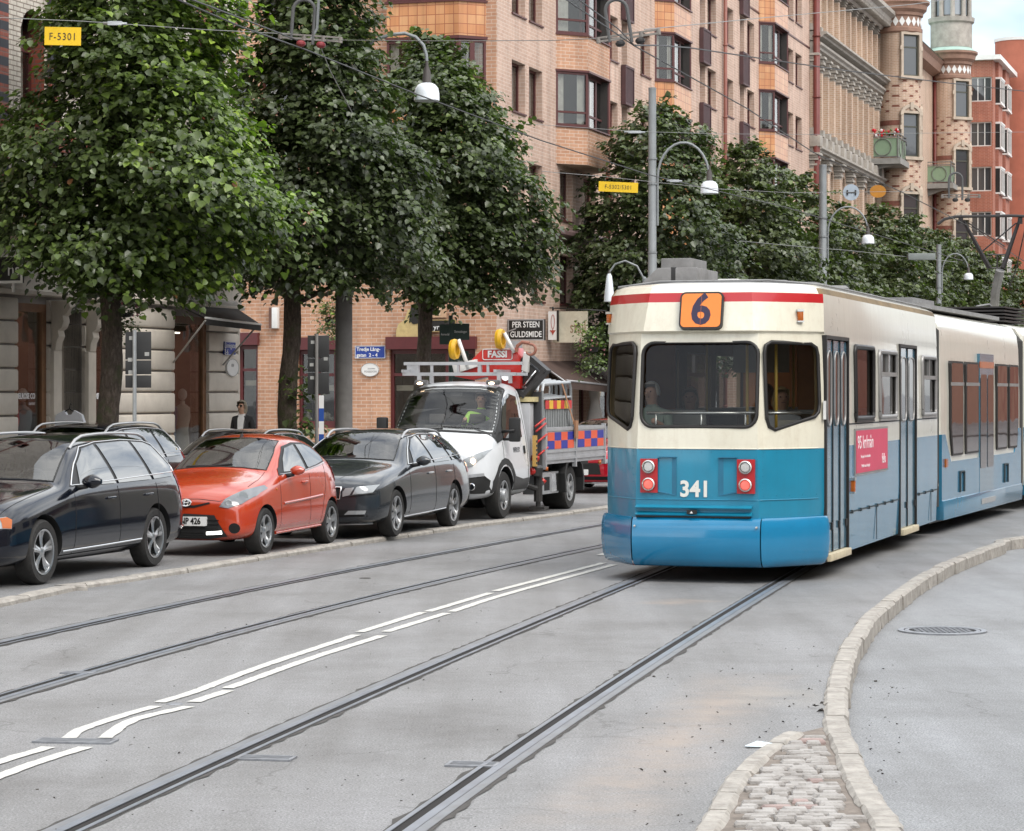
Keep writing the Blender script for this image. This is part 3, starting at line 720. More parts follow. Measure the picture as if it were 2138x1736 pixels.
# side face towards us
br_s = br_m
TS = br_m.matrix_world
AX = Matrix.Rotation(-R(90), 4, 'Z')          # side face: local x' = N_, y' = D_
def S(x, y, z): return AX @ Vector((x, y, z))
def su(px):   # px -> distance along the side face from the corner (negative = left)
    t = (px-CX)/F; return (t*C0.y-C0.x)/(N_.x-t*N_.y)
def sz(py, px=900): return hz(py, C0.y+su(px)*N_.y)
mb = MB(); xs0 = -22.0
so = [(su(497), su(538), .15, sz(717)), (su(622), su(701), sz(895), sz(728)), (su(813), su(992), .15, sz(728))]
wall(mb, xs0, 0, 0, 3.9, so, depth=.3, T=AX)
up = []
for r in rows:
    for x in (-8.2, -6.9, -11, -14, -17): up.append((x, x+.95, r, r+H))
wall(mb, xs0, 0, 3.9, 22, up, depth=.2, T=AX); mb.build('wall', M_brickB, br_m, fix=False)
hold = bpy.data.objects.new('side_face', None); 
def side_win(x, z, w, h, st, **kw):
    o = window(br_m, 0, 0, 0, w, h, st, **kw); p = AX @ Vector((x, .2, z)); o.location = p; o.rotation_euler = (0, 0, -R(90)); return o
for (a, b, c, d) in up: side_win(a, c, b-a, d-c, 'two')
bpy.data.objects.remove(hold)
M_shop = mat('shop_oxblood', (.105, .02, .022), .4, var=.15)
def shopfront(a, b, c, d, n, door=None, stall=.0):
    m2 = MB(AX); m2.box(a-.06, b+.06, -.16, .3, d-.02, d+.32); t = .09
    m2.box(a, b, .12, .22, d-.14, d-.03); m2.box(a, b, .12, .22, c, c+.14+stall); m2.box(a, b, .13, .21, d-.75, d-.67)
    for i in range(n+1): x = a+(b-a-t)*i/n; m2.box(x, x+t, .115, .225, c+.14+stall, d-.14)
    o = m2.build('shopfront', M_shop, br_m); m3 = MB(AX); m3.box(a+.03, b-.03, .165, .175, c+.1, d-.1); m3.build('pane', M_pane, o)
    m4 = MB(AX); m4.quad((a, 1.1, c), (b, 1.1, c), (b, 1.1, d), (a, 1.1, d)); m4.quad((a, .3, c), (a, 1.1, c), (a, 1.1, d), (a, .3, d)); m4.quad((b, .3, c), (b, 1.1, c), (b, 1.1, d), (b, .3, d)); m4.quad((a, .3, d), (b, .3, d), (b, 1.1, d), (a, 1.1, d)); m4.quad((a, .3, c), (b, .3, c), (b, 1.1, c), (a, 1.1, c))
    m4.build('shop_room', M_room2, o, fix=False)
    m5 = MB(AX); rr = random.Random(int(a*100))     # goods on pale display blocks
    m5.box(a+.1, b-.1, .3, .5, d-1.15, d-1.0)
    for i in range(int((b-a)*5)): x = a+.12+(b-a-.3)*rr.random(); h = rr.uniform(.08, .3); y = .35+rr.random()*.3; m5.lathe([(.03, 0), (.07, h*.3), (.05, h*.8), (.0, h)], (x, y, c+.14+stall), 8)
    m5.build('window_display', mat('display_cream', (.5, .47, .4), .7), o)
shopfront(*so[0], 1); shopfront(*so[1], 2, stall=.05); shopfront(*so[2], 3)
# orange tiled corner bay on the side face
xa, xb, xc = su(821.8), su(971), su(1014.7)
zb = [8.75, sz(211), sz(87), sz(9), sz(9)+1.6, sz(9)+2.7, sz(9)+4.3, 20]
o_ = .55; q = [(xa, 0), (xa, -o_), (xb, -o_), (xc, 0)]
for i in (6, 4, 2, 0): mb = MB(AX); mb.zprism(q, zb[i], zb[i+1]); by = mb.build('bay', M_tile, br_m, fix=True)
mb = MB(AX); e = .05; q2 = [(xa-e, 0), (xa-e, -o_-e), (xb+e*.5, -o_-e), (xc+e, 0)]
for z in (zb[1], zb[3], zb[5]): mb.zprism(q2, z-.04, z+.02)
for z in (zb[2], zb[4], zb[6]): mb.zprism(q2, z-.02, z+.06)
mb.build('bay_sill', M_frame, by)
for i in (1, 3, 5):
    h = zb[i+1]-zb[i]-.06
    for k_ in range(2): w = (xb-xa)/2; o = window(by, 0, 0, 0, w, h, 'bay', sill=False); o.location = S(xa+w*k_, -o_, zb[i]+.03); o.rotation_euler = (0, 0, -R(90))
    for k_ in range(2):
        p0, p1 = S(xb, -o_, 0), S(xc, 0, 0); v = (p1-p0)/2; o = window(by, 0, 0, 0, v.length, h, 'one', sill=False); o.location = (p0+v*k_).to_3d()+Vector((0, 0, zb[i]+.03)); o.rotation_euler = (0, 0, math.atan2(v.y, v.x))

def sign(name, label, cat, T, w, h, m, depth=.04, shape='rect', rim=None, texts=(), group=None, r=0):
    """flat sign: T maps (x right, y up, z out); board, rim, lettering as parts"""
    t = thing(name, label, cat, T.translation, 0, group); Ti = Matrix.Translation(-T.translation) @ T
    mb = MB(Ti)
    if shape == 'oval': pts = [(w/2*math.cos(2*math.pi*i/32), h/2*math.sin(2*math.pi*i/32)) for i in range(32)]
    else: pts = rrect(-w/2, w/2, -h/2, h/2, r, 3) if r else [(-w/2, -h/2), (w/2, -h/2), (w/2, h/2), (-w/2, h/2)]
    mb.zprism(pts, -depth, 0); mb.build('board', m, t)
    if rim:
        rb = MB(Ti); e = rim[1]
        rb.loft([[Vector((p[0]*(1-e/w*2*k), p[1]*(1-e/h*2*k), z_)) for p in pts] for k, z_ in ((-.1, 0), (-.1, .006), (1, .006), (1, 0))], smooth=False, caps=False); rb.build('rim', rim[0], t)
    for (s_, size, x, y, mm, *ex) in texts:
        kw = ex[0] if ex else {}
        text_mb(s_, size, Ti @ Matrix.Translation((x, y, .003)), .004, mm, 'lettering', t, **kw)
    return t
M_blue = mat('enamel_blue', (.012, .045, .28), .3, var=.05); M_wsign = mat('enamel_white', (.78, .78, .76), .35, var=.03); M_blk = mat('sign_black', (.014, .013, .012), .35, var=.1)
WM = br_m.matrix_world.copy()
bpy.context.view_layer.update(); WM = br_m.matrix_world.copy()
def sideT(px, py, out=.05):    # sign frame on the side face
    x = su(px); p = C0+N_*x-D_*out; return frame((p.x, p.y, sz(py, px)), N_, (0, 0, 1))
w_ = su(805.4)-su(742.6)
sign('street_sign', 'blue street name sign with white lettering on the brick wall', 'street sign', sideT(774, 735.6), w_, .34, M_blue, rim=(M_wsign, .012),
     texts=(('Tredje Lång-', .135, -w_*.45, .075, M_wsign, dict(align='LEFT', bold=.003, sx=1.0)), ('gatan  2 - 4', .135, -w_*.45, -.085, M_wsign, dict(align='LEFT', bold=.003))))
sign('house_sign', 'white oval house sign below the blue sign on brick', 'sign', sideT(773.6, 772.5), .52, .37, M_wsign, shape='oval', rim=(mat('grey_rim', (.3, .3, .29), .5), .01),
     texts=(('POSEIDON', .075, .02, -.05, mat('ink_grey', (.35, .35, .35), .5)), ('KVARTERET', .04, .05, .03, MATS['ink_grey'])))
# cut-out sign of a woman's back above the red shopfront
T = sideT(862, 676, .12); t = thing('cutout_sign', 'cream cut-out sign of a dark haired figure above the red shopfront', 'sign', T.translation); Ti = Matrix.Translation(-T.translation) @ T
mb = MB(Ti); mb.zprism([(-.45, -.42), (.5, -.42), (.52, -.1), (.35, .05), (.3, .3), (.12, .42), (-.1, .38), (-.2, .1), (-.38, -.02), (-.44, -.2)], -.05, 0); mb.build('board', mat('cutout_cream', (.52, .40, .18), .6, dirt=(.5, (.3, .2, .08))), t)
mb = MB(Ti); mb.zprism([(-.06, .1), (.0, .5), (.2, .58), (.36, .42), (.3, .15), (.36, -.02), (.28, -.12), (.2, .0), (.05, -.02)], .0, .02); mb.build('figure_hair', M_blk, t)
T = sideT(905, 681, .10); sign('shop_sign', 'dark shop sign strip behind the tree trunk above the red shopfront', 'sign', T, 1.35, .33, M_blk, rim=(mat('gold_rim', (.35, .25, .1), .4), .02), texts=(('yrkar', .2, .25, -.04, M_wsign),))
sign('wall_plaque', 'small plaque with letters high beside the cut-out sign', 'sign', sideT(915, 652, .06), .5, .3, mat('plaque_tan', (.5, .32, .2), .7), texts=(('ST', .26, 0, 0, mat('tan_letter', (.62, .47, .33), .6), dict(bold=.012)),))
# small lit wall box
T = sideT(575.5, 664.5, .18); t = thing('wall_lantern', 'brown and white box lantern on the brick pier by the first shop door', 'lantern', T.translation); Ti = Matrix.Translation(-T.translation) @ T
mb = MB(Ti); mb.box(-.13, -.04, -.29, .29, -.16, 0); mb.build('housing', mat('lantern_brown', (.14, .07, .05), .5), t); mb = MB(Ti); mb.box(-.04, .13, -.29, .29, -.15, .02); mb.build('shade', M_wsign, t, bevel=.015)

# ---------------------------------------------------------------- signs and awning on the main face
def mainT(s, z, out): p = C0+D_*s+N_*out; return frame((p.x, p.y, z), N_, (0, 0, 1))      # projecting sign facing us
def at_px(px, py, Y): return P(px, py, Y)
Yg = 70.0
def pxw(a, b, Y): return (b-a)*Y/F
T = frame(P(1098, 689, Yg), N_, (0, 0, 1))
sg = sign('jeweller_sign', 'black projecting shop sign with two lines of white capitals', 'sign', T, pxw(1059, 1138, Yg), pxw(668, 712, Yg), M_blk, .16, rim=(mat('alu', (.42, .42, .43), .4, metal=.6), .03),
     texts=(('PER STEEN', .225, -.0, .135, M_wsign, dict(bold=.003, sx=.74)), ('GULDSMIDE', .225, 0, -.13, M_wsign, dict(bold=.003, sx=.74))))
mb = MB(Matrix.Translation(-T.translation)); q = T.translation
mb.tube([P(1040, 700, Yg+.1), P(1130, 668, Yg+.1)], .02); mb.box(q.x-.55, q.x-.1, q.y+.02, q.y+.14, q.z-.52, q.z-.3); mb.build('bracket', mat('alu', (1,)*3), sg)
T = frame(P(1158, 682, Yg+1), N_, (0, 0, 1)); mb = None
sg = sign('stajl_sign', 'pale projecting sign with thin slanted lettering and a red pendant drawing', 'sign', frame(P(1190, 683, 73.7), N_, (0, 0, 1)), pxw(1144, 1219, 73.7), pxw(648, 712, 73.7)*1.02, mat('sign_cream', (.62, .57, .44), .6, dirt=(.4, (.45, .38, .26))), .08,
     texts=(('stajl', .5, .24, -.02, mat('bronze', (.3, .2, .12), .5), dict(sx=.62, align='CENTER')),))
Tl = Matrix.Translation(-sg.location) @ frame(P(1154.5, 681, 73.68), N_, (0, 0, 1))
mb = MB(Tl); mb.box(-.14, .12, -.4, .42, .003, .008); mb.build('side_panel', M_wsign, sg)
mb = MB(Tl); mb.tube([(.0+.05*math.cos(a), .12+.2*math.sin(a), .015) for a in [2*math.pi*i/20 for i in range(21)]], .008, 5); mb.zprism([(-.09, -.12), (-.02, -.13), (0, -.08), (.02, -.13), (.09, -.12), (.03, -.2), (0, -.27), (-.03, -.2)], .008, .02); mb.build('pendant_drawing', mat('pendant_red', (.4, .07, .05), .5), sg)
mb = MB(Tl); mb.box(.12, .17, -.45, .45, -.06, .02); mb.tube([(-.1, .52, .0), (1.6, .42, .0)], .018); mb.tube([(.0, .44, 0), (0, .55, 0)], .03); mb.build('bracket', M_blk, sg)
# brown awning
aw = thing('awning', 'large brown shop awning with scribbled white marks beside the tram', 'awning', (0, 0, 0))
A0, A1 = P(1085, 722, 73.5), P(1300, 757, 84); B0, B1 = P(1188, 792, 72.2), P(1262+60, 805, 74.5)
A0 = P(1088, 722, 74); A1 = P(1290, 750, 81.5); B0 = P(1182, 795, 71.6); B1 = P(1345, 812, 79)
M_awn = mat('awning_brown', (.085, .055, .045), .85, var=.15, vs=3, bump=.2, bs=120)
mb = MB(); nn = 10
def lerp2(u, v): return A0.lerp(A1, u).lerp(B0.lerp(B1, u), v)+Vector((0, 0, -.05*math.sin(math.pi*v)))
vs = [lerp2(i/nn, j/6) for i in range(nn+1) for j in range(7)]; fs = [(i*7+j, i*7+j+1, (i+1)*7+j+1, (i+1)*7+j) for i in range(nn) for j in range(6)]
mb.add(vs, fs, 0, True); mb.add([v-Vector((0, 0, .015)) for v in vs], fs, 0, True)
mb.quad(B0, B1, B1-Vector((0, 0, .22)), B0-Vector((0, 0, .22))); mb.build('canvas', M_awn, aw, fix=False)
mb = MB(); mb.tube([A0+Vector((0, 0, .06)), A1+Vector((0, 0, .06))], .05); mb.tube([B0, B1], .03); mb.tube([A0-Vector((.05, 0, .1)), B0-Vector((0, 0, .05))], .03); mb.build('roller_bar', MATS['alu'], aw)
mb = MB(); rr = random.Random(8)
for u0, u1, v0, v1 in ((.42, .55, .3, .62), (.44, .5, .28, .55), (.46, .56, .42, .6), (.45, .6, .36, .85), (.8, .88, .3, .6), (.83, .9, .35, .55)):
    mb.tube([lerp2(u0+(u1-u0)*i/8+rr.uniform(-.008, .008), v0+(v1-v0)*i/8)+Vector((0, 0, .03)) for i in range(9)], .018, 4)
mb.tube([lerp2(.42, k_/8)+Vector((0, 0, .02)) for k_ in range(9)], .006, 4)
mb.build('scribble', mat('chalk', (.45, .4, .37), .8), aw)
# lights glowing inside the shop, dress on a stand
for px, py in ((1112, 807), (1255, 809), (1263, 812)):
    mb = MB(); mb.ball((0, 0, 0), .07, n=10); o = mb.build('shop_lamp', mat('lamp_warm', (.9, .8, .6), .5, emit=(1, .85, .6), es=4, var=0)); o.location = P(px, py, 70.6 if px < 1200 else 76); tag(o, {1112: 'small glowing lamp under the brown awning just right of the truck cab', 1255: 'larger left one of two glowing lamps under the awning by the tram', 1263: 'smaller right one of two glowing lamps under the awning by the tram'}[px], 'lamp')
dr = thing('dress', 'pale grey dress hanging outside the shop beside the tram', 'dress', P(1242, 840, 76)); mb = MB()
mb.loft([[Vector((rx*math.cos(a)*(1+.12*math.sin(5*a)*(z < -.3)), ry*math.sin(a), z)) for a in [2*math.pi*i/20 for i in range(20)]] for z, rx, ry in ((.5, .1, .05), (.42, .2, .07), (.2, .17, .08), (0, .13, .08), (-.3, .2, .12), (-.8, .3, .18))], caps=False); mb.build('cloth', mat('cloth_grey', (.42, .40, .38), .9), dr)
mb = MB(); mb.tube([(0, 0, -1.45), (0, 0, .6)], .02); mb.tube([(-.22, 0, .47), (0, 0, .58), (.22, 0, .47)], .015); mb.build('stand', M_blk, dr)

# ---------------------------------------------------------------- grey rusticated corner house, left
LC = Vector((fx(52.5), 52.5, 0)); lb = thing('stone_house', 'grey rusticated shop storey below glazed white brick with red and black corners', 'building', LC, ANG)
def sl(px): return (Yf(px)-LC.y)/D_.y
def lz(py, px): return hz(py, Yf(px))
x0 = -34.0; Ztop = 3.72
o1 = (sl(38), sl(104), .5, 3.55); o2 = (sl(120), sl(178), .16, 3.5); o3 = (sl(183), sl(240), .5, 3.5); o4 = (sl(365), sl(437), .5, lz(659, 365))
ol = [o1, o2, o3, o4, (-16, -14.4, .5, 3.5), (-22, -19, .5, 3.5), (-29, -26, .5, 3.5)]
mb = MB(); wall(mb, x0, 0, 0, 20, [], y=.16)           # core behind the stones
nb = 9; bh_ = Ztop/9.2; mb = MB()
core = MB(); wall(core, x0, -.0, 0, Ztop, ol, y=.07, depth=.35); core.build('wall', M_stoned, lb, fix=False)
for i in range(9):       # rounded stone courses with deep grooves
    za, zc = .02+bh_*i, .02+bh_*(i+1)-.03
    segs = [(x0, 0)]
    for (a, b, c, d) in ol:
        if c < (za+zc)/2 < d:
            ns = []
            for s0_, s1_ in segs:
                if b <= s0_ or a >= s1_: ns.append((s0_, s1_)); continue
                if a > s0_: ns.append((s0_, a))
                if b < s1_: ns.append((b, s1_))
            segs = ns
    for a, b in segs:
        c = (za+zc)/2; h = (zc-za)/2; r_ = .035
        prof = [(.075, za), (.02, za+.004), (0, za+r_), (0, zc-r_), (.02, zc-.004), (.075, zc)]
        n = len(prof)
        vs = [(a, y_, z_) for y_, z_ in prof]+[(b, y_, z_) for y_, z_ in prof]
        mb.add(vs, [(j, j+n, j+1+n, j+1) for j in range(n-1)], 0, True); mb.add([(a, .42, za), (a, .42, zc)]+[(a, y_, z_) for y_, z_ in prof[::-1]], [tuple(range(n+2))]); mb.add([(b, .42, za), (b, .42, zc)]+[(b, y_, z_) for y_, z_ in prof[::-1]], [tuple(range(n+1, -1, -1))])
mb.box(x0, .05, -.01, .2, -.02, .42)
mb.build('rusticated_stone', M_stone, lb, fix=False)
mb = MB(); mb.xprism([(.1, 3.68), (-.08, 3.70), (-.1, 3.76), (-.02, 3.80), (-.02, 4.12), (-.05, 4.14), (-.05, 4.30), (-.14, 4.34), (-.2, 4.42), (-.2, 4.47), (.1, 4.56)], x0, .12); mb.build('entablature', M_stone, lb, fix=True)
mb = MB(); mb.box(.0, .08, .0, 10, 0, 3.7); mb.build('end_wall', M_stone, lb)
M_glz = brickmat('glazed_white_brick', (.72, .66, .57), (.63, .57, .49), (.27, .21, .17), .24, .085, .012, .3, grime=.1)
M_red = brickmat('red_brick', (.34, .09, .055), (.28, .07, .045), (.2, .12, .1), .24, .085, .012, .5, grime=.15)
M_tan = mat('tan_render', (.5, .36, .24), .8, var=.1)
uo = [(sl(49), sl(98), 6.3, 8.6, .35), (sl(411), sl(450), 7, 20), (-6.3, -5.2, 6.6, 9.0, .3), (-14, -12.9, 6.6, 9, .3), (-20, -19, 6.6, 9, .3), (-6.3, -5.2, 11, 13.5), (-9.7, -8.7, 11, 13.5), (-14, -12.9, 11, 13.5)]
mb = MB(); wall(mb, x0, 0, 4.9, 20, uo, y=.05, depth=.25, rmi=1); mb.build('wall', [M_glz, M_red], lb, fix=False)
mb = MB(); wall(mb, x0, 0, 4.5, 4.9, [], y=.03); mb.add([(0, .05, 4.5), (0, 10, 4.5), (0, 10, 20), (0, .05, 20)], [(0, 1, 2, 3)]); mb.add([(x0, .05, 20), (0, .05, 20), (0, 10, 20), (x0, 10, 20)], [(0, 1, 2, 3)]); mb.build('plinth_band', M_tan, lb, fix=False)
for (a, b, c, d, *_) in uo: window(lb, a, .05, c, b-a, d-c, 'cross', depth=.25)
# red and black banded corner strips, red bands
M_blkb = mat('black_brick', (.035, .035, .045), .4, var=.2); mb = MB()
for px in (6, 112, 460):
    x = sl(px); z = 4.95; i = 0
    while z < 20: mb.box(x-.15, x+.15, -.03, .045, z, z+.15, i % 2); z += .15; i += 1
for z in (6.25, 9.3, 12.2): mb.box(x0, 0, .02, .046, z, z+.3, 0)
mb.build('banded_strips', [M_red, M_blkb], lb)
M_wood = mat('wood_brown', (.19, .09, .04), .5, var=.2, vs=6)
M_redcloth = mat('red_display', (.80, .035, .03), .7, var=.3, vs=1.5)
for (a, b, c, d) in (o1, o3, o4):
    m2 = MB(); t = .09; m2.box(a, b, .07, .17, c, c+.14); m2.box(a, b, .07, .17, d-.14, d); m2.box(a, a+t, .07, .17, c+.14, d-.14); m2.box(b-.16, b, .07, .17, c+.14, d-.14)
    o = m2.build('shop_window', M_wood, lb); m3 = MB(); m3.box(a+.05, b-.1, .11, .12, c+.1, d-.1); m3.build('pane', M_pane, o)
    m4 = MB(); m4.quad((a, 2.2, c), (b, 2.2, c), (b, 2.2, d), (a, 2.2, d)); m4.quad((a, .3, c), (a, 2.2, c), (a, 2.2, d), (a, .3, d)); m4.quad((b, .3, c), (b, 2.2, c), (b, 2.2, d), (b, .3, d)); m4.quad((a, .3, d), (b, .3, d), (b, 2.2, d), (a, 2.2, d)); m4.quad((a, .3, c), (b, .3, c), (b, 2.2, c), (a, 2.2, c)); m4.build('shop_room', mat('shop_tan', (.20, .15, .10), .9, var=.6, vs=1.2), o, fix=False)
    if b < -3:
        m5 = MB(); m5.box(a+.15, b-.3, .50, .53, c+.1, 1.75, 0); m5.box(a+.1, a+.36, .36, .38, 1.5, 2.7, 0); m5.build('poster', M_redcloth, o)
for i, (x, m_) in enumerate(((o1[0]+.35, M_redcloth), (o1[0]+.8, mat('knit_grey', (.3, .3, .31), .9, var=.2)), (o3[0]+.4, M_redcloth), (o4[0]+.5, mat('knit_blue', (.06, .09, .16), .9, var=.4)), (o4[0]+1.1, mat('knit_cream', (.55, .5, .42), .9)))):
    mb = MB(); c_ = (x, .34, 0); mb.lathe([(.10, .62), (.15, .8), (.13, 1.15), (.115, 1.3), (.16, 1.55), (.15, 1.72), (.05, 1.80), (.045, 1.86)], c_, 18); o = mb.build('mannequin', m_, lb); mb = MB(); mb.ball((x, .34, 1.98), .095, n=12, sc=(.85, 1, 1.25)); mb.tube([(x, .34, .5), (x, .34, .65)], .02); mb.build('mannequin_head', mat('mannequin_white', (.6, .57, .52), .4), o)
for (a, b, c, d) in (o1, o3, o4):
    mb = MB(); mb.box(a+.3, b-.3, .5, .56, d-.32, d-.29); mb.build('strip_lamp', mat('strip_glow', (.9, .9, .9), .5, emit=(1, .93, .8), es=3, var=0), lb)
# entrance recess with corbels
mb = MB(); mb.box(o2[0], o2[1], .9, .95, 0, 3.5); mb.quad((o2[0], .42, 0), (o2[0], .9, 0), (o2[0], .9, 3.5), (o2[0], .42, 3.5)); mb.quad((o2[1], .42, 0), (o2[1], .9, 0), (o2[1], .9, 3.5), (o2[1], .42, 3.5)); mb.quad((o2[0], .42, 3.5), (o2[1], .42, 3.5), (o2[1], .9, 3.5), (o2[0], .9, 3.5)); mb.build('entrance_recess', M_tan if False else M_stone, lb, fix=False)
for x in (o1[1]+.02, o2[1]+.0):
    mb = MB(); w_ = .3; mb.box(x, x+w_, -.07, .2, .3, 2.75)
    pr = [(0, 3.62), (-.34, 3.62), (-.36, 3.5), (-.30, 3.4), (-.22, 3.36), (-.24, 3.26), (-.20, 3.15), (-.13, 3.1), (-.15, 3.0), (-.10, 2.9), (-.08, 2.75), (0, 2.75)]
    mb.xprism(pr, x+.03, x+w_-.03); mb.build('corbel', mat('cream_stone', (.56, .50, .42), .7, var=.1), lb, bevel=.012)
M_txtw = mat('vinyl_white', (.8, .8, .8), .5, var=0, emit=(.4, .4, .4), es=0)
def lbT(px, py, out): 
    Y = Yf(px); p = Vector((fx(Y), Y, 0))+N_*out; return frame((p.x, p.y, hz(py, Y)), D_, (0, 0, 1))
Tm = lbT(60, 828, -.07); IT = lb.matrix_basis
def loc_of(ob): return (Matrix.Translation(ob.location) @ Matrix.Rotation(ob.rotation_euler.z, 4, 'Z')).inverted()
text_mb('MELROSE CO', .135, loc_of(lb) @ Tm @ Matrix.Translation((.02, 0, 0)), .004, M_txtw, 'lettering', lb, bold=.004, sx=.85); text_mb('OUTLET', .06, loc_of(lb) @ Tm @ Matrix.Translation((.25, -.13, 0)), .004, M_txtw, 'lettering', lb)
Tm = lbT(203, 828, -.07); text_mb('MELROSE CO', .135, loc_of(lb) @ Tm @ Matrix.Translation((.45, 0, 0)), .004, M_txtw, 'lettering', lb, bold=.008)
T = lbT(478, 728, .03); sign('street_sign', 'small blue street name sign on the grey rusticated pier', 'street sign', T, sl(489)-sl(466.6), .27, M_blue, texts=(('Linnégatan', .15, 0, .055, M_wsign, dict(sx=.9)), ('2-6', .15, -.2, -.075, M_wsign, dict(sx=1.))), rim=(M_wsign, .01))
T = lbT(483, 768, .03); sign('house_sign', 'white oval sign on the grey pier below the small blue sign', 'sign', T, .62, .36, M_wsign, shape='oval', rim=(MATS['grey_rim'], .01), texts=(('KV', .1, 0, .04, MATS['ink_grey']),))
# hanging sign and empty bracket, left awning
T = frame(P(6, 562, 42.2), N_, (0, 0, 1)); sg = sign('hanging_sign', 'black hanging sign in a white frame at the left edge with white script', 'sign', T, .36*2, .47, M_blk, .05, rim=(M_white, .04), texts=(('ns', .3, .2, -.02, M_wsign, dict(sx=.9)),))
mb = MB(Matrix.Translation(-T.translation)); mb.tube([P(28, 610, 42.3), P(28, 525, 42.3)], .025); mb.tube([P(25, 600, 42.3), P(92, 548, 43.8)], .018); mb.tube([P(-30, 528, 42.3), P(40, 524, 42.3)], .02); mb.build('bracket', M_white, sg)
mb = MB(); mb.tube([P(163, 632, 45), P(163, 585, 45)], .02); mb.tube([P(160, 620, 45), P(268, 618, 44.3)], .015); mb.tube([P(163, 588, 45), P(212, 616, 44.7)], .012); mb.tube([P(200, 620, 44.8), P(200, 626, 44.8)], .012); tag(mb.build('sign_bracket', M_blk), 'empty black iron sign bracket beside the left tree trunk', 'bracket')
aw = thing('awning', 'dark grey canvas awning over the shop window of the grey house', 'awning', (0, 0, 0)); A0, A1 = P(365, 634, Yf(365)-.05), P(491, 642, Yf(491)-.05); B0, B1 = A0+N_*1.0-Vector((0, 0, .42))-D_*.1, A1+N_*1.0-Vector((0, 0, .42))
B0 = P(429, 664, 48.2); B1 = P(545, 678, 51.8)
mb = MB(); mb.add([A0, A1, B1, B0], [(0, 1, 2, 3)]); mb.add([q-Vector((0, 0, .02)) for q in (A0, A1, B1, B0)], [(3, 2, 1, 0)]); mb.add([B0, B1, B1-Vector((0, 0, .13)), B0-Vector((0, 0, .13))], [(0, 1, 2, 3)]); mb.build('canvas', mat('canvas_grey', (.035, .032, .031), .85, var=.2, bump=.2, bs=80), aw, fix=False)
mb = MB(); mb.tube([B0, B1], .022); mb.build('front_bar', M_white, aw)
mb = MB(); mb.tube([B0-Vector((0, 0, .05)), P(362, 757, Yf(362)-.05)], .018); mb.tube([B1-Vector((.1, 0, .05)), P(465, 763, Yf(465)-.05)], .018); mb.tube([A0+Vector((0, 0, .06)), A1+Vector((0, 0, .06))], .07); mb.build('strut', mat('strut_grey', (.4, .38, .35), .5), aw)
# shop window goods: string of bulbs; reflected car shape is left to the glass
t = thing('bulb_strip', 'vertical strip of round yellow light bulbs inside the shop window', 'light strip', P(419, 868, Yf(419)+.9)); mb = MB()
for i in range(6): mb.ball((0, 0, .34-.115*i*1.05), .033, n=10)
mb.build('bulbs', mat('bulb_glow', (1, .8, .3), .4, emit=(1, .75, .25), es=5, var=0), t); mb = MB(); mb.box(-.05, .05, .04, .07, -.4, .45); mb.build('strip_board', M_wood, t)
# t-shirt on a hanger in the entrance
t = thing('tshirt', 'white t-shirt with blue print hanging in the doorway', 'shirt', P(145, 890, 44.6)); mb = MB(frame((0, 0, 0), N_, (0, 0, 1)))
mb.zprism([(-.2, -.55), (.2, -.55), (.2, .05), (.3, -.2), (.36, -.12), (.24, .2), (.1, .27), (.05, .2), (-.05, .2), (-.1, .27), (-.24, .2), (-.36, -.12), (-.3, -.2), (-.2, .05)], -.05, .03)
mb.build('cloth', mat('cotton_white', (.72, .73, .76), .9, var=.08), t); mb = MB(frame((0, 0, 0), N_, (0, 0, 1))); mb.zprism([(-.15, -.3), (-.05, -.1), (.08, -.07), (.16, -.2), (.15, -.45), (0, -.5), (-.14, -.42)], .03, .036); mb.build('print', mat('print_blue', (.05, .1, .3), .8, var=.7, vs=25), t)
mb = MB(frame((0, 0, 0), N_, (0, 0, 1))); mb.tube([(-.18, .2, 0), (0, .3, 0), (.18, .2, 0)], .012); mb.tube([(0, .3, 0), (.02, .4, 0), (.05, .37, 0)], .01); mb.build('hanger', M_blk, t)
# ---------------------------------------------------------------- ornate house with columns, further along
M_brickC = brickmat('brick_pinkish', (.56, .40, .29), (.50, .33, .23), (.62, .52, .42), .27, .09, .014, grime=.18)
M_ornate = mat('ornate_stone', (.37, .34, .30), .85, var=.22, vs=2.5, bump=.5, bs=14, dirt=(.4, (.22, .19, .17)))
OC = Vector((fx(Yf(1690.5)), Yf(1690.5), 0)); oh = thing('columned_house', 'ornate stone and brick house with columns, arches and heavy cornices', 'building', OC, ANG)
def os_(px): return (Yf(px)-OC.y)/D_.y
L_o = os_(1834); nb = 6; bw = L_o/nb
M_gf = mat('frame_brown', (.10, .05, .04), .5, var=.1)
mb = MB(); ops = []
def zz(k): return [(4.6, 7.4, 0), (9.0, 12.2, .35), (13.4, 16.3, .35), (18.2, 20.2, 0)][k]
for i in range(nb*2):
    x = bw*(i*.5)+.42; w = bw*.5-.84 if bw*.5 > 1.4 else bw*.5*.5
    w = min(w, .95); x = bw*.5*(i+.5)-w/2
    for k_ in range(4): a, b, ar = zz(k_); ops.append((x, x+w, a, b, ar))
wall(mb, 0, L_o, 0, 21, ops, depth=.35); mb.add([(L_o, 0, 0), (L_o, 10, 0), (L_o, 10, 21), (L_o, 0, 21)], [(0, 1, 2, 3)]); mb.add([(0, 0, 21), (L_o, 0, 21), (L_o, 10, 21), (0, 10, 21)], [(0, 1, 2, 3)]); mb.build('wall', M_brickC, oh, fix=False)
for o in ops: window(oh, o[0], 0, o[2], o[1]-o[0], o[3]-o[2], 'top', M_gf, depth=.35, sill=False, pane=M_pane2, cur=0)
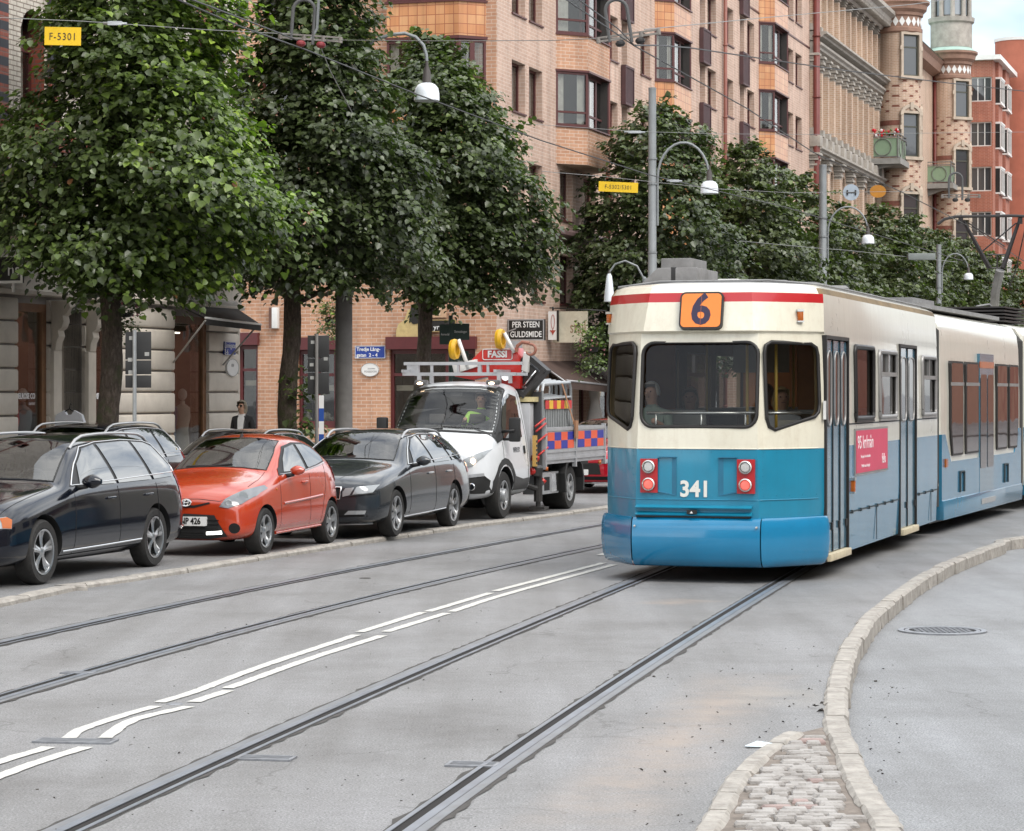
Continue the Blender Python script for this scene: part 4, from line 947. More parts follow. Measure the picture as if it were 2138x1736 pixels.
def pil(x, z0, z1, cap=.6, w=.34, y=-.28):
    mb = MB(); mb.box(x-w/2, x+w/2, y, 0, z0+.3, z1-cap, 1); mb.box(x-w*.7, x+w*.7, y-.08, 0, z0, z0+.3, 0)
    n = 6; zc = z1-cap
    for j in range(n):   # leafy capital built up from flaring tiers
        e = w*.5*(1+.55*(j/(n-1))**1.5)+(.04 if j % 2 else 0); mb.box(x-e, x+e, y-(e-w/2)-.02*(j % 2), 0, zc+cap*j/n, zc+cap*(j+1)/n-.02, 0)
    return mb.build('pilaster', [M_ornate, M_brickC], oh)
for i in range(nb*2+1):
    x = max(.2, min(L_o-.2, bw*.5*i)); pil(x, 13.4, 17.0, .75); pil(x, 18.0, 20.45, .35, .3, -.2)
    if i % 2 == 0: pil(x, 8.8, 12.6, .7, .5)
    mb = MB(); mb.box(x-.3, x+.3, -.5, 0, 12.85, 13.35); mb.build('pedestal', M_ornate, oh, bevel=.05)
mb = MB(); prof = lambda z, d, h: [(0, z), (-d*.3, z), (-d*.4, z+h*.2), (-d*.75, z+h*.35), (-d*.8, z+h*.55), (-d, z+h*.7), (-d, z+h*.92), (0, z+h)]
for z, d, h in ((12.5, .55, .4), (17.0, .5, .5), (17.55, .75, .4), (20.5, 1.0, .9), (8.2, .5, .4), (3.9, .6, .5)): mb.xprism(prof(z, d, h), .03, L_o)
mb.build('cornice', M_ornate, oh, fix=True)
mb = MB(); x = .2
while x < L_o: mb.box(x, x+.14, -.75, -.05, 20.62, 20.86); mb.box(x, x+.09, -.3, 0, 17.2, 17.4); x += .36
mb.build('dentils', M_ornate, oh, fix=False)
pipe(oh, L_o-.1, -.2, 0, 20.5, .11)
M_bgreen = mat('balcony_green', (.22, .31, .20), .5, var=.08); M_conc = mat('concrete_grey', (.27, .26, .24), .85, var=.2, vs=2, bump=.3); M_rail = mat('rail_grey', (.16, .155, .145), .5)
def balcony(parent, x0, x1, out, z, flowers=False, T=None):
    mb = MB(T); mb.box(x0-.15, x1+.15, -out-.15, 0, z-.35, z-.06); mb.xprism([(-out, z-.36), (0, z-.36), (0, z-.75), (-out*.5, z-.5)], x0+.2, x0+.5); mb.xprism([(-out, z-.36), (0, z-.36), (0, z-.75), (-out*.5, z-.5)], x1-.5, x1-.2); b = mb.build('balcony', M_conc, parent)
    mb = MB(T); mb.box(x0+.04, x1-.04, -out+.02, -out+.05, z+.05, z+.95); mb.box(x0+.02, x0+.05, -out+.05, 0, z+.05, z+.95); mb.box(x1-.05, x1-.02, -out+.05, 0, z+.05, z+.95); mb.build('panel', M_bgreen, b)
    mb = MB(T); 
    for p in ((x0, -out), (x1, -out), ((x0+x1)/2, -out)): mb.box(p[0]-.03, p[0]+.03, p[1]-.03, p[1]+.03, z-.06, z+1.18)
    for z_ in (z+.0, z+.98, z+1.15): mb.box(x0, x1, -out-.03, -out+.015, z_, z_+.05); mb.box(x0-.03, x0+.015, -out, 0, z_, z_+.05); mb.box(x1-.015, x1+.03, -out, 0, z_, z_+.05)
    def ring(c, ux, r, ry=None): mb.tube([Vector(c)+Vector(ux)*(r*math.cos(a))+Vector((0, 0, .42*math.sin(a))) for a in [2*math.pi*i/20 for i in range(21)]], .022, 5)
    ring(((x0+x1)/2-(x1-x0)*.25, -out-.02, z+.5), (1, 0, 0), min(.42, (x1-x0)*.22)); ring(((x0+x1)/2+(x1-x0)*.25, -out-.02, z+.5), (1, 0, 0), min(.42, (x1-x0)*.22))
    ring((x0-.02, -out*.5, z+.5), (0, 1, 0), min(.42, out*.4)); mb.build('railing', M_rail, b)
    if flowers:
        mb = MB(T); rr = random.Random(3)
        for i in range(60): c = Vector((rr.uniform(x0-.02, x0+.25), rr.uniform(-out, -.2), z+1.05+rr.uniform(0, .35))); mb.ball(c, rr.uniform(.04, .09), 0 if rr.random() < .45 else (1 if rr.random() < .7 else 2), 5)
        mb.build('flowers', [mat('petal_red', (.5, .01, .02), .6), mat('leaf_box', (.06, .14, .03), .7), mat('petal_white', (.8, .7, .7), .6)], b)
    return b
balcony(oh, os_(1812), os_(1832)+.4, 1.5, 13.75, True)

# ---------------------------------------------------------------- house with round turrets
TC = Vector((fx(Yf(1834)), Yf(1834), 0)); th = thing('turret_house', 'yellow brick house with two round corner turrets and green roofs', 'building', TC, ANG)
def ts(px, o=0): return (Yf(px, o)-TC.y)/D_.y
M_brickT = brickmat('brick_turret', (.57, .40, .29), (.52, .35, .25), (.64, .52, .42), .25, .085, .012, spots=(.20, .075, .05), uv=True, grime=.15)
M_brickP = brickmat('brick_turret_plain', (.57, .40, .29), (.52, .35, .25), (.64, .52, .42), .25, .085, .012, uv=True, grime=.15)
M_brickW = brickmat('brick_turret_wall', (.57, .40, .29), (.52, .35, .25), (.64, .52, .42), .25, .085, .012, grime=.15)
M_bandr = mat('brick_band', (.22, .085, .06), .8, var=.2, vs=5)
M_cornr = mat('cornice_brown', (.27, .16, .115), .8, var=.2)
L_t = ts(2022)
mb = MB(); ops = []
mid = (ts(1922, .3)+1.2, ts(1950, .3)-1.3)
for xx in (5.2, 9.0, 12.8):
    for (a, b, ar) in ((9.9, 12.6, .25), (14.2, 16.6, .25), (18.2, 20.2, 0), (5.5, 8.2, 0)): ops.append((xx, xx+1.1, a, b, ar))
wall(mb, 0, L_t, 0, 21.2, ops, depth=.3); mb.add([(0, 0, 21.2), (L_t, 0, 21.2), (L_t, 12, 21.2), (0, 12, 21.2)], [(0, 1, 2, 3)]); mb.build('wall', M_brickW, th, fix=False)
for o in ops: window(th, o[0], 0, o[2], o[1]-o[0], o[3]-o[2], 'top', mat('frame_olive', (.07, .07, .05), .5, var=.1), depth=.3, sill=False, pane=M_pane2, cur=0)
mb = MB(); mb.xprism([(0, 20.5), (-.5, 20.7), (-.6, 21.1), (-.75, 21.3), (0, 21.4)], 2, L_t); mb.build('cornice', M_cornr, th, fix=True)
mb = MB(); mb.xprism([(-.7, 21.42), (0, 21.9), (3, 24), (3, 21.42)], 2, L_t); mb.build('roof', M_copper, th)
M_olive = MATS['frame_olive']
def turret(px, o, r, zo, name='turret', lantern=False):
    cx_ = ts(px, o); cy_ = -o; n = 40; 
    body = MB(); uvs = []
    wz = [(1.9, 4.3, 0), (5.6, 8.0, 0), (9.75, 12.1, .3), (14.0, 16.2, .3), (18.1, 20.2, 0)]
    wa = [(R(-162), R(-162)+.95/r), (R(-100), R(-100)+.95/r), (R(-45), R(-45)+.95/r)]      # windows facing us / street
    zs = sorted({0, 20.6, 13.4, 17.5, *[v for w in wz for v in w[:2]]}); bands = []
    me_v = []; me_f = []; me_uv = []; mi = []
    angs = sorted({2*math.pi*i/n-math.pi for i in range(n+1)} | {a for w in wa for a in w})
    def pt(a, z, rr_=r): return (cx_+rr_*math.cos(a), cy_+rr_*math.sin(a), z)
    for i in range(len(angs)-1):
        a, b = angs[i], angs[i+1]; am = (a+b)/2
        for j in range(len(zs)-1):
            c, d = zs[j]+zo*0, zs[j+1]; zm = (c+d)/2
            if any(w0 < am < w1 for w0, w1 in wa) and any(w[0] < zm < w[1] for w in wz): continue
            k_ = len(me_v); me_v += [pt(a, c), pt(b, c), pt(b, d), pt(a, d)]; me_f.append((k_, k_+1, k_+2, k_+3)); me_uv += [(a*r, c), (b*r, c), (b*r, d), (a*r, d)]
            mi.append(0 if (12.1 < zm < 14.0 or 16.4 < zm < 18.1 or 8.0 < zm < 9.7) else 1)
    me = bpy.data.meshes.new(name); me.from_pydata(me_v, [], me_f); uvl = me.uv_layers.new(name='UVMap'); 
    for i_, l in enumerate(me.loops): uvl.data[i_].uv = me_uv[l.vertex_index]
    me.materials.append(M_brickT); me.materials.append(M_brickP); me.polygons.foreach_set('material_index', mi)
    t = link(name, me, th)
    b2 = MB()
    for z0, z1 in ((9.95, 10.2), (11.5, 11.75), (14.2, 14.45), (15.6, 15.85)):
        for q in range(len(angs)-1):
            am = (angs[q]+angs[q+1])/2
            if not any(w0 < am < w1 for w0, w1 in wa): b2.add([pt(angs[q], z0, r+.02), pt(angs[q+1], z0, r+.02), pt(angs[q+1], z1, r+.02), pt(angs[q], z1, r+.02)], [(0, 1, 2, 3)])
    b2.build('brick_band', M_bandr, t, fix=False)
    for (w0, w1) in wa:
        for (z0, z1, ar) in wz:
            if z0 < 6: continue
            am = (w0+w1)/2; d = Vector((math.cos(am), math.sin(am), 0)); tn = Vector((-d.y, d.x, 0)); c = Vector((cx_, cy_, 0))+d*(r+.0); hw = (w1-w0)*r/2
            T_ = frame(c+Vector((0, 0, z0)), tn, (0, 0, 1)); b3 = MB(T_); h = z1-z0
            b3.box(-hw-.14, -hw, -.0, h+.12, -.12, .03); b3.box(hw, hw+.14, 0, h+.12, -.12, .03); b3.box(-hw, hw, h, h+.14, -.12, .028); b3.box(-hw-.2, hw+.2, -.16, 0, -.1, .08)
            for sx_ in (-1, 1): b3.box(sx_*(hw+.14)-.07, sx_*(hw+.14)+.07, h*.62, h*.72, -.05, .045); 
            if ar:
                for q in range(9):
                    a0, a1 = math.pi*q/9, math.pi*(q+1)/9; P_ = lambda a, rr_: ((hw+.02)*1.0*math.cos(a)*rr_, h-.1+.42*math.sin(a)*rr_)
                    p0, p1, p2, p3 = P_(a0, 1.0), P_(a1, 1.0), P_(a1, 1.35), P_(a0, 1.35); b3.zprism([p0, p1, p2, p3], -.1, .05)
                b3.box(-.1, .1, h+.18, h+.56, -.1, .09)
            b3.build('stone_trim', mat('turret_stone', (.46, .38, .30), .8, var=.15), t, fix=False)
            o = window(t, 0, 0, 0, hw*2, h, 'top', M_olive, sill=False, pane=M_pane2, cur=0); q = c-tn*hw-d*.1; o.location = (q.x, q.y, z0); o.rotation_euler = (0, 0, math.atan2(tn.y, tn.x))
    mb = MB(); c = (cx_, cy_, 0)
    mb.lathe([(r+.02, 20.3), (r+.1, 20.38), (r+.1, 20.55), (r+.04, 20.6), (r+.04, 21.15), (r+.12, 21.2), (r+.14, 21.35), (r+.3, 21.5), (r+.34, 21.72), (r+.46, 21.84), (r+.46, 21.95), (0, 22.0)], c, 40); mb.build('cornice', M_cornr, t)
    dm = MB(); nd = 22      # row of white diamonds
    for q in range(nd):
        a = 2*math.pi*q/nd; da = math.pi/nd*.92; rr_ = r+.06; dm.add([pt(a-da, 20.87, rr_), pt(a, 20.62, rr_), pt(a+da, 20.87, rr_), pt(a, 21.12, rr_)], [(0, 1, 2, 3)])
    dm.build('diamond_tiles', M_white, t, fix=False)
    mb = MB(); mb.lathe([(r+.44, 21.96), (r*.9, 22.35), (r*.85, 22.4)] if lantern else [(r+.44, 21.96), (r*.8, 22.5), (r*.78, 22.6)], c, 40); mb.build('roof', M_copper, t)
    if not lantern:
        mb = MB(); mb.lathe([(r*.78, 22.5), (r*.78, 24.5), (0, 26)], c, 32); mb.build('drum', M_brickW, t)
    if lantern:
        mb = MB(); R2 = r*1.12; mb.lathe([(R2, 22.2), (R2, 23.6), (R2+.12, 23.7), (R2+.15, 23.95), (0, 24.0)], c, 40); mb.lathe([(R2-.35, 23.9), (R2-.35, 27)], c, 40); mb.lathe([(R2+.1, 26.6), (R2+.25, 26.8), (R2+.3, 27.1), (R2+.1, 27.4), (0, 29.5)], c, 40); mb.build('lantern', M_ornate, t)
        col = MB()
        for q in range(10): a = 2*math.pi*q/10+.2; col.lathe([(.16, 23.95), (.13, 24.1), (.12, 26.4), (.18, 26.65)], (cx_+(R2-.12)*math.cos(a), cy_+(R2-.12)*math.sin(a), 0), 10)
        col.build('columns', M_ornate, t)
        pn = MB()
        for q in range(10):
            a = 2*math.pi*(q+.5)/10+.2; d = Vector((math.cos(a), math.sin(a), 0)); tn = Vector((-d.y, d.x, 0)); pn.T = frame(Vector((cx_, cy_, 24.1))+d*(R2-.34), tn, (0, 0, 1)); pn.box(-.26, .26, 0, 2.3, 0, .03, 0); pn.box(-.3, -.22, 0, 2.35, .03, .06, 1); pn.box(.22, .3, 0, 2.35, .03, .06, 1); pn.box(-.22, .22, 1.4, 1.47, .03, .06, 1)
        pn.T = None; pn.build('lantern_windows', [glassmat('pane_light', (.28, .31, .34), .1), M_olive], t, fix=False)
    return t
turret(1877, 1.0, 1.1, 0); turret(1986, 1.0, 1.08, 0, lantern=True)
for z in (9.9, 14.1): balcony(th, ts(1938)-.3, ts(1962)-.4, 1.35, z+.05)
pipe(th, ts(1947), -.15, 0, 20.6, .11)
mb = MB(); c = (ts(1832)-.0, -1.3, 21.2); mb.tube([(c[0]+.2, -1.6, 21.9), (c[0]+.2, -1.7, 21.6), (c[0]-.1, -.6, 21.0), (c[0]-.1, -.25, 20.4)], .13); mb.build('gutter_head', M_pipe, th)
mb = MB(); x_ = ts(1947); mb.tube([(x_+.6, -1.2, 21.8), (x_+.5, -1.1, 21.4), (x_, -.4, 21.0), (x_, -.2, 20.4)], .13); mb.build('gutter_head', M_pipe, th)

# ---------------------------------------------------------------- modern red brick blocks at the far end
M_brickR = brickmat('brick_red', (.42, .145, .09), (.37, .12, .075), (.46, .26, .2), .27, .09, .012, grime=.2)
def redblock(px0, px1, px2, Y, top, label, tower=True, win_x=()):
    """front face square to us (px0-px1), then an oblique face running away to px2"""
    o = P(px0, HY, Y); o.z = 0; t = thing('red_block', label, 'building', o, math.atan2(N_.y, N_.x)); w = (px1-px0)*Y/F/.96
    mb = MB(); Zt = hz(top, Y); rows_ = [3.4+2.85*i for i in range(12) if 3.4+2.85*i+2 < Zt]
    ops = [(w*.12, w*.94, z, z+1.55) for z in rows_]; wall(mb, 0, w, 0, Zt, ops, depth=.12)
    Lq = 9.5; b = MB(); oq = [(1.2, 3.4, z, z+1.55) for z in rows_]+[(5.2, 7.4, z, z+1.55) for z in rows_]; wall(mb, 0, Lq, 0, Zt, oq, depth=.12, T=Matrix.Translation((w, 0, 0)) @ Matrix.Rotation(R(90), 4, 'Z'))
    mb.add([(0, 0, Zt), (w, 0, Zt), (w, Lq, Zt), (0, Lq, Zt)], [(0, 1, 2, 3)]); mb.build('wall', M_brickR, t, fix=False)
    for q in ops: window(t, q[0], 0, q[2], q[1]-q[0], q[3]-q[2], 'three', M_white, depth=.12, pane=M_pane2, cur=0, sill=False)
    for q in oq:
        # shallow glazed oriel on the oblique face
        o2 = window(t, 0, 0, 0, q[1]-q[0], 1.5, 'three', M_white, depth=.1, pane=M_pane2, cur=0, sill=False); o2.location = (w+.35, q[0], q[2]+.02); o2.rotation_euler = (0, 0, R(90))
    m2 = MB(); m2.box(-.3, w+.5, -.4, Lq, Zt+.003, Zt+.3); m2.build('roof_edge', M_white, t)
    for q in oq:
        for z0, z1 in ((q[2]-.1, q[2]), (q[3]-.02, q[3]+.1)): m2 = MB(); m2.xprism([(q[0], z0), (q[1], z0), (q[1], z1), (q[0], z1)], w-.12, w+.38); m2.build('white_trim', M_white, t)
        m3 = MB(); m3.box(w+.003, w+.2, q[0]+.02, q[1]-.02, q[3]+.1, q[2]+2.85-.1); m3.build('oriel_panel', M_brickR, t, fix=False)
    if tower:
        ct = (w+.3, Lq+2.0, 0); m4 = MB(); m4.lathe([(1.5, 0), (1.5, Zt+2.6), (0, Zt+2.61)], ct, 40); m4.build('stair_tower', mat('red_render', (.36, .115, .07), .85, var=.15, vs=1), t); m5 = MB(); m5.lathe([(1.54, Zt+2.6), (1.58, Zt+2.8), (0, Zt+2.81)], ct, 40); m5.build('tower_cap', M_white, t)
    return t
redblock(2019, 2071, 2098, 163, 128, 'red brick block with white ribbon windows and a round stair tower')
redblock(2112, 2134, 2160, 186, 150, 'red brick block half cut by the right edge of the picture', False)
# row of houses on the other side of the street: out of the frame, but mirrored in the paintwork and the glass
for i, (ya, h, col) in enumerate(((-14, 15, (.2, .17, .15)), (6, 14, (.42, .30, .22)), (28, 16, (.46, .40, .33)), (52, 14, (.36, .17, .12)), (78, 17, (.48, .40, .30)), (101, 18, (.8, .3, .18)), (124, 20, (.7, .25, .15)), (147, 22, (.9, .4, .25)), (170, 24, (.7, .22, .13)))):
    p = Vector((.3095*ya+19+ya*.03, ya, 0)); t = thing('opposite_house', ['dark grey', 'tan', 'pale stone', 'dark red', 'cream', 'orange', 'red', 'salmon', 'brick red'][i]+' house across the street, outside the picture and only mirrored in glass', 'building', p, ANG)
    mb = MB(); ops = [(1.2+2.6*a, 2.3+2.6*a, 4.5+3.3*b, 6.5+3.3*b) for a in range(8) for b in range(int((h-5)/3.3))]
    if i == 0: t.location = (-26, -24, 0); t.rotation_euler.z = 0; t.scale = (2.4, 1, 1)
    wall(mb, 0, 22, 0, h, ops, depth=-.25); mb.add([(0, 0, h), (22, 0, h), (22, -10, h), (0, -10, h)], [(0, 1, 2, 3)]); mb.add([(0, 0, 0), (0, -10, 0), (0, -10, h), (0, 0, h)], [(0, 1, 2, 3)]); mb.build('wall', mat('opp_%d' % i, tuple(v*.5 for v in col), .85, var=.15), t, fix=False)
    mb = MB(); mb.quad((0, -.2, 0), (22, -.2, 0), (22, -.2, h), (0, -.2, h)); mb.build('panes', M_pane2, t, fix=False)
    mb = MB(); mb.box(0, 22, .01, .5, h-.5, h+.1); mb.build('cornice', M_ornate, t)
# ================================================================ TREES
def leafmat(name, stops, spec=.5):
    k = NT(name); a = k.n('Attribute'); a.attribute_name = 'tone'; c = k.ramp(a.outputs['Fac'], stops); k.l(c, k.b.inputs['Base Color'])
    k.b.inputs['Roughness'].default_value = .36; k.b.inputs['Specular IOR Level'].default_value = .75
    tr = k.n('BsdfTranslucent'); k.l(k.mix(1, c, (.9, 1.25, .35), 'MULTIPLY'), tr.inputs[0]); ms = k.n('MixShader'); ms.inputs[0].default_value = .28
    k.l(k.b.outputs[0], ms.inputs[1]); k.l(tr.outputs[0], ms.inputs[2]); k.l(ms.outputs[0], k.o.inputs[0]); return k.m
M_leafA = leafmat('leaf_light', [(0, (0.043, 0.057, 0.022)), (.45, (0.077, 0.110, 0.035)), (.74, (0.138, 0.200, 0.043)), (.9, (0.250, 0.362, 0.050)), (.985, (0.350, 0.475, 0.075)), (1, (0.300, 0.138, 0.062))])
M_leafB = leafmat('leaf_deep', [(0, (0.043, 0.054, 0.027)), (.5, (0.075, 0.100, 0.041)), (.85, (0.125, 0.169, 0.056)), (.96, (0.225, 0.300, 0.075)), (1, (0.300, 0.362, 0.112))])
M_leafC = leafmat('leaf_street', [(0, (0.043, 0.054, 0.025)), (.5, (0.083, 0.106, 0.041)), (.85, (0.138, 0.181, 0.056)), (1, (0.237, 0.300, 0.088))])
k = NT('bark'); o = k.n('TexCoord').outputs['Object']; mp_ = k.n('Mapping'); mp_.inputs['Scale'].default_value = (1, 1, .35); k.l(o, mp_.inputs[0])
f = k.noise(mp_.outputs[0], 22, 6, .75); c = k.ramp(f, [(.3, (.022, .016, .012)), (.5, (.075, .056, .042)), (.7, (.15, .12, .095))]); ms_ = k.ramp(k.noise(o, 4, 5, .7), [(.5, (0,)*3), (.64, (1,)*3)])
k.l(k.mix(ms_, c, (.055, .06, .025)), k.b.inputs['Base Color']); k.b.inputs['Roughness'].default_value = .95; k.bump(f, 1.0, .05); M_bark = k.m

def crown_mesh(name, seed, prof, n_twig, leaf, m, light=0, per=14, fill=.25, shift=(0, 0)):
    """prof: (z, radius) outline of the crown; thousands of separate leaves along drooping twigs"""
    g = np.random.default_rng(seed); zs = np.array([p[0] for p in prof]); rs = np.array([p[1] for p in prof])
    w = rs+.15; zz_ = np.linspace(zs[0], zs[-1], 200); ww = np.interp(zz_, zs, w); cdf = np.cumsum(ww)/ww.sum()
    n = n_twig; z = np.interp(g.random(n), cdf, zz_); th_ = g.random(n)*2*np.pi
    lump = .97+.16*np.sin(3*th_+z*1.3+seed)+.13*np.sin(5*th_-z*2.1+seed*2)+.14*np.sin(z*4.2+2*th_)
    R_ = np.interp(z, zs, rs)*lump; depth = np.where(g.random(n) < fill, g.uniform(.25, .75, n), g.uniform(.74, 1.0, n)**1.0)
    r = R_*depth-.25; r = np.maximum(r, .05)
    base = np.stack([r*np.cos(th_)+shift[0]*(z-zs[0]), r*np.sin(th_)+shift[1]*(z-zs[0]), z], 1)
    mid = (zs[0]+zs[-1])/2; up = (z-mid)/(zs[-1]-zs[0])*1.5
    top = (z > zs[-1]-.5)
    d = np.stack([np.cos(th_), np.sin(th_), up*.7-.12+g.normal(0, .2, n)], 1)+g.normal(0, .28, (n, 3)); d[top] += np.array([0, 0, .8])
    d /= np.linalg.norm(d, axis=1)[:, None]
    L = g.uniform(.35, .75, n); ttone = g.random(n)
    # expand to leaves
    t = (np.arange(per)+.5)/per; N = n*per
    tt = np.tile(t, n); D = np.repeat(d, per, 0); B = np.repeat(base, per, 0); LL = np.repeat(L, per)
    pos = B+D*(LL*tt)[:, None]; pos[:, 2] -= (LL*tt)**2*.45
    s_ = np.where(np.arange(N) % 2 == 0, 1.0, -1.0)
    sidev = np.cross(D, np.array([0, 0, 1.0])); sidev /= np.linalg.norm(sidev, axis=1)[:, None]+1e-6
    pos += sidev*(s_*g.uniform(.02, .09, N))[:, None]+g.normal(0, .035, (N, 3))
    # leaf axis: outwards, sideways, drooping
    ax = D*.55+sidev*(s_*.75)[:, None]+g.normal(0, .28, (N, 3)); ax[:, 2] -= g.uniform(.15, .75, N); ax /= np.linalg.norm(ax, axis=1)[:, None]
    out = D.copy(); out[:, 2] = 0
    nr = np.array([0, 0, 1.0])+out*g.uniform(.15, .75, N)[:, None]+g.normal(0, .33, (N, 3)); nr -= ax*(nr*ax).sum(1)[:, None]; nr /= np.linalg.norm(nr, axis=1)[:, None]
    wd = np.cross(ax, nr); S_ = leaf*np.clip(g.normal(.92, .26, N), .4, 1.7)
    shp = [(0, 0, 0), (-.46, .18, .10), (-.44, .62, .13), (0, 1.08, -.06), (.44, .62, .13), (.46, .18, .10)]
    V = np.empty((N, 6, 3), np.float32)
    for i, (a, b, c_) in enumerate(shp): V[:, i] = pos+(wd*a+ax*b+nr*c_)*S_[:, None]
    me = bpy.data.meshes.new(name); me.vertices.add(N*6); me.vertices.foreach_set('co', V.reshape(-1))
    idx = (np.arange(N)*6)[:, None]; fa = np.concatenate([idx+np.array([0, 5, 4, 3]), idx+np.array([0, 3, 2, 1])], 1).astype(np.int32).reshape(-1)
    me.loops.add(N*8); me.loops.foreach_set('vertex_index', fa); me.polygons.add(N*2); me.polygons.foreach_set('loop_start', np.arange(N*2, dtype=np.int32)*4)
    me.update(calc_edges=True); me.materials.append(m)
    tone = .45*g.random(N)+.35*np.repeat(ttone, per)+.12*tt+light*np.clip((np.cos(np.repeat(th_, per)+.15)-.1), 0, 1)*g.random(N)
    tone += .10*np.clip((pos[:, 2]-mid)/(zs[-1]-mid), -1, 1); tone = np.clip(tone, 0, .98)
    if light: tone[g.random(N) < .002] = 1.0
    at = me.attributes.new('tone', 'FLOAT', 'FACE'); at.data.foreach_set('value', np.repeat(tone, 2).astype(np.float32)); return me
def trunk_mesh(seed, h, r, limbs=9, lean=(0, 0), top=None, crownr=1.6):
    g = random.Random(seed); mb = MB(); rings = []; n = 16; k_ = 26
    for i in range(k_+1):
        z = h*i/k_; rr_ = r*(1.28 if i == 0 else 1.12 if i == 1 else 1)*(1-.25*i/k_); cx_ = lean[0]*z+.05*math.sin(z*1.7+seed); cy_ = lean[1]*z
        rings.append([Vector((cx_+rr_*(1+.13*math.sin(a*3+z*2.3+seed)+g.uniform(-.06, .06))*math.cos(a), cy_+rr_*(1+.12*math.sin(a*2-z*3.1)+g.uniform(-.06, .06))*math.sin(a), z)) for a in [2*math.pi*j/n for j in range(n)]])
    mb.loft(rings, caps=False)
    for i in range(limbs):
        a = 2*math.pi*i/limbs*1.62+g.random(); z0 = h*(.62+.36*i/limbs); e = Vector((math.cos(a), math.sin(a), 0)); L_ = crownr*g.uniform(.6, .95)
        p0 = Vector((lean[0]*z0, lean[1]*z0, z0)); rise = g.uniform(.5, 1.2)+(i/limbs)*.9
        mb.tube([p0, p0+e*L_*.35+Vector((0, 0, rise*.35)), p0+e*L_*.75+Vector((0, 0, rise*.75)), p0+e*L_+Vector((0, 0, rise))], [r*.34, r*.26, r*.15, r*.06], 6)
    if top: mb.tube([(lean[0]*h, lean[1]*h, h-.1), (lean[0]*h+.1, 0, (h+top)/2), (0, .05, top)], [r*.7, r*.4, r*.08], 8)
    return mb
def tree(px, Y, label, prof, n_twig, leaf, m, r, seed, light=0, gz=.15, shift=(0, 0), th=None, cx=0, **kw):
    p = P(px, HY, Y); t = thing('lime_tree', label, 'tree', (p.x, p.y, gz), 0, 'street lime trees'); h = th or prof[0][0]+1.6
    trunk_mesh(seed, h, r, crownr=max(q[1] for q in prof), top=prof[-1][0]-.6).build('trunk', M_bark, t, fix=False)
    c = link('crown', crown_mesh('crown', seed, prof, n_twig, leaf, m, light, shift=shift, **kw), t); c.location.x = cx; return t
prA = [(3.75, 1.0), (4.05, 1.8), (4.6, 2.3), (5.4, 2.4), (5.9, 2.25), (6.4, 1.8), (7.0, 1.6), (7.6, 1.5), (8.2, 1.5), (9.0, 1.2), (9.6, .3)]
prB = [(4.1, 1.2), (4.5, 1.9), (5.4, 2.2), (6.2, 2.05), (7.0, 1.65), (7.8, 1.4), (9.0, 1.1), (10.0, .9), (10.8, .3)]
prC = [(4.15, 1.0), (4.5, 1.8), (5.4, 2.2), (6.3, 2.1), (7.4, 1.75), (8.4, 1.3), (9.1, .8), (9.6, .2)]
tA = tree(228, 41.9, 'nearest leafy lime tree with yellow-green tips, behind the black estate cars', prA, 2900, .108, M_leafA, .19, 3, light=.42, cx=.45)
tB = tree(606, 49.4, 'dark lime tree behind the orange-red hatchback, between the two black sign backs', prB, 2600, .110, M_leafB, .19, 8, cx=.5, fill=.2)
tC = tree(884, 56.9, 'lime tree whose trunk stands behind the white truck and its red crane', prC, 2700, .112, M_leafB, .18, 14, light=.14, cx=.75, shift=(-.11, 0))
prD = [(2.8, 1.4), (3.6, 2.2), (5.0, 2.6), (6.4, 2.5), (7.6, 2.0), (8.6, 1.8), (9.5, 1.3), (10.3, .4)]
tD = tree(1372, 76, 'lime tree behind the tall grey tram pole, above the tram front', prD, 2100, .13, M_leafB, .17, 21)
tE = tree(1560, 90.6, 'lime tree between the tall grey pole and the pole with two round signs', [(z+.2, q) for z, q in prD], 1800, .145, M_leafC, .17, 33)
far_t = [(1668, 99, .99, 'lime tree just left of the second grey pole'), (1752, 107, .90, 'lime tree behind the second grey pole, under the green balcony'), (1832, 117, 1.0, 'lime tree right under the orange oval sign disc'), (1900, 127, 1.02, 'lime tree in front of the first round turret'),
         (1962, 136, 1.0, 'lime tree in front of the second round turret'), (2014, 146, 1.02, 'lime tree under the left horn of the pantograph'), (2060, 157, 1.0, 'lime tree behind the pantograph lower arm'), (2104, 170, 1.03, 'lime tree below the red brick block near the right edge'), (2150, 186, 1.05, 'farthest lime tree, cut by the right edge')]
base_t = None
for i, (px, Y, s_, lb_) in enumerate(far_t):
    if i == 0: base_t = tree(px, Y, lb_, prD, 1000, .17, M_leafC, .17, 45); o = base_t
    else: o = copy_tree(base_t); o['label'] = lb_; p = P(px, HY, Y); o.location = (p.x, p.y, .15)
    o.scale = (s_, s_, s_); o.rotation_euler = (0, 0, i*1.3)
# epicormic shoots on the second trunk
me = crown_mesh('shoots', 77, [(.7, .16), (1.3, .24), (2.1, .2)], 40, .11, M_leafA, per=8); s_ = link('foliage', me, tB); s_.location = (.22, -.12, 0)
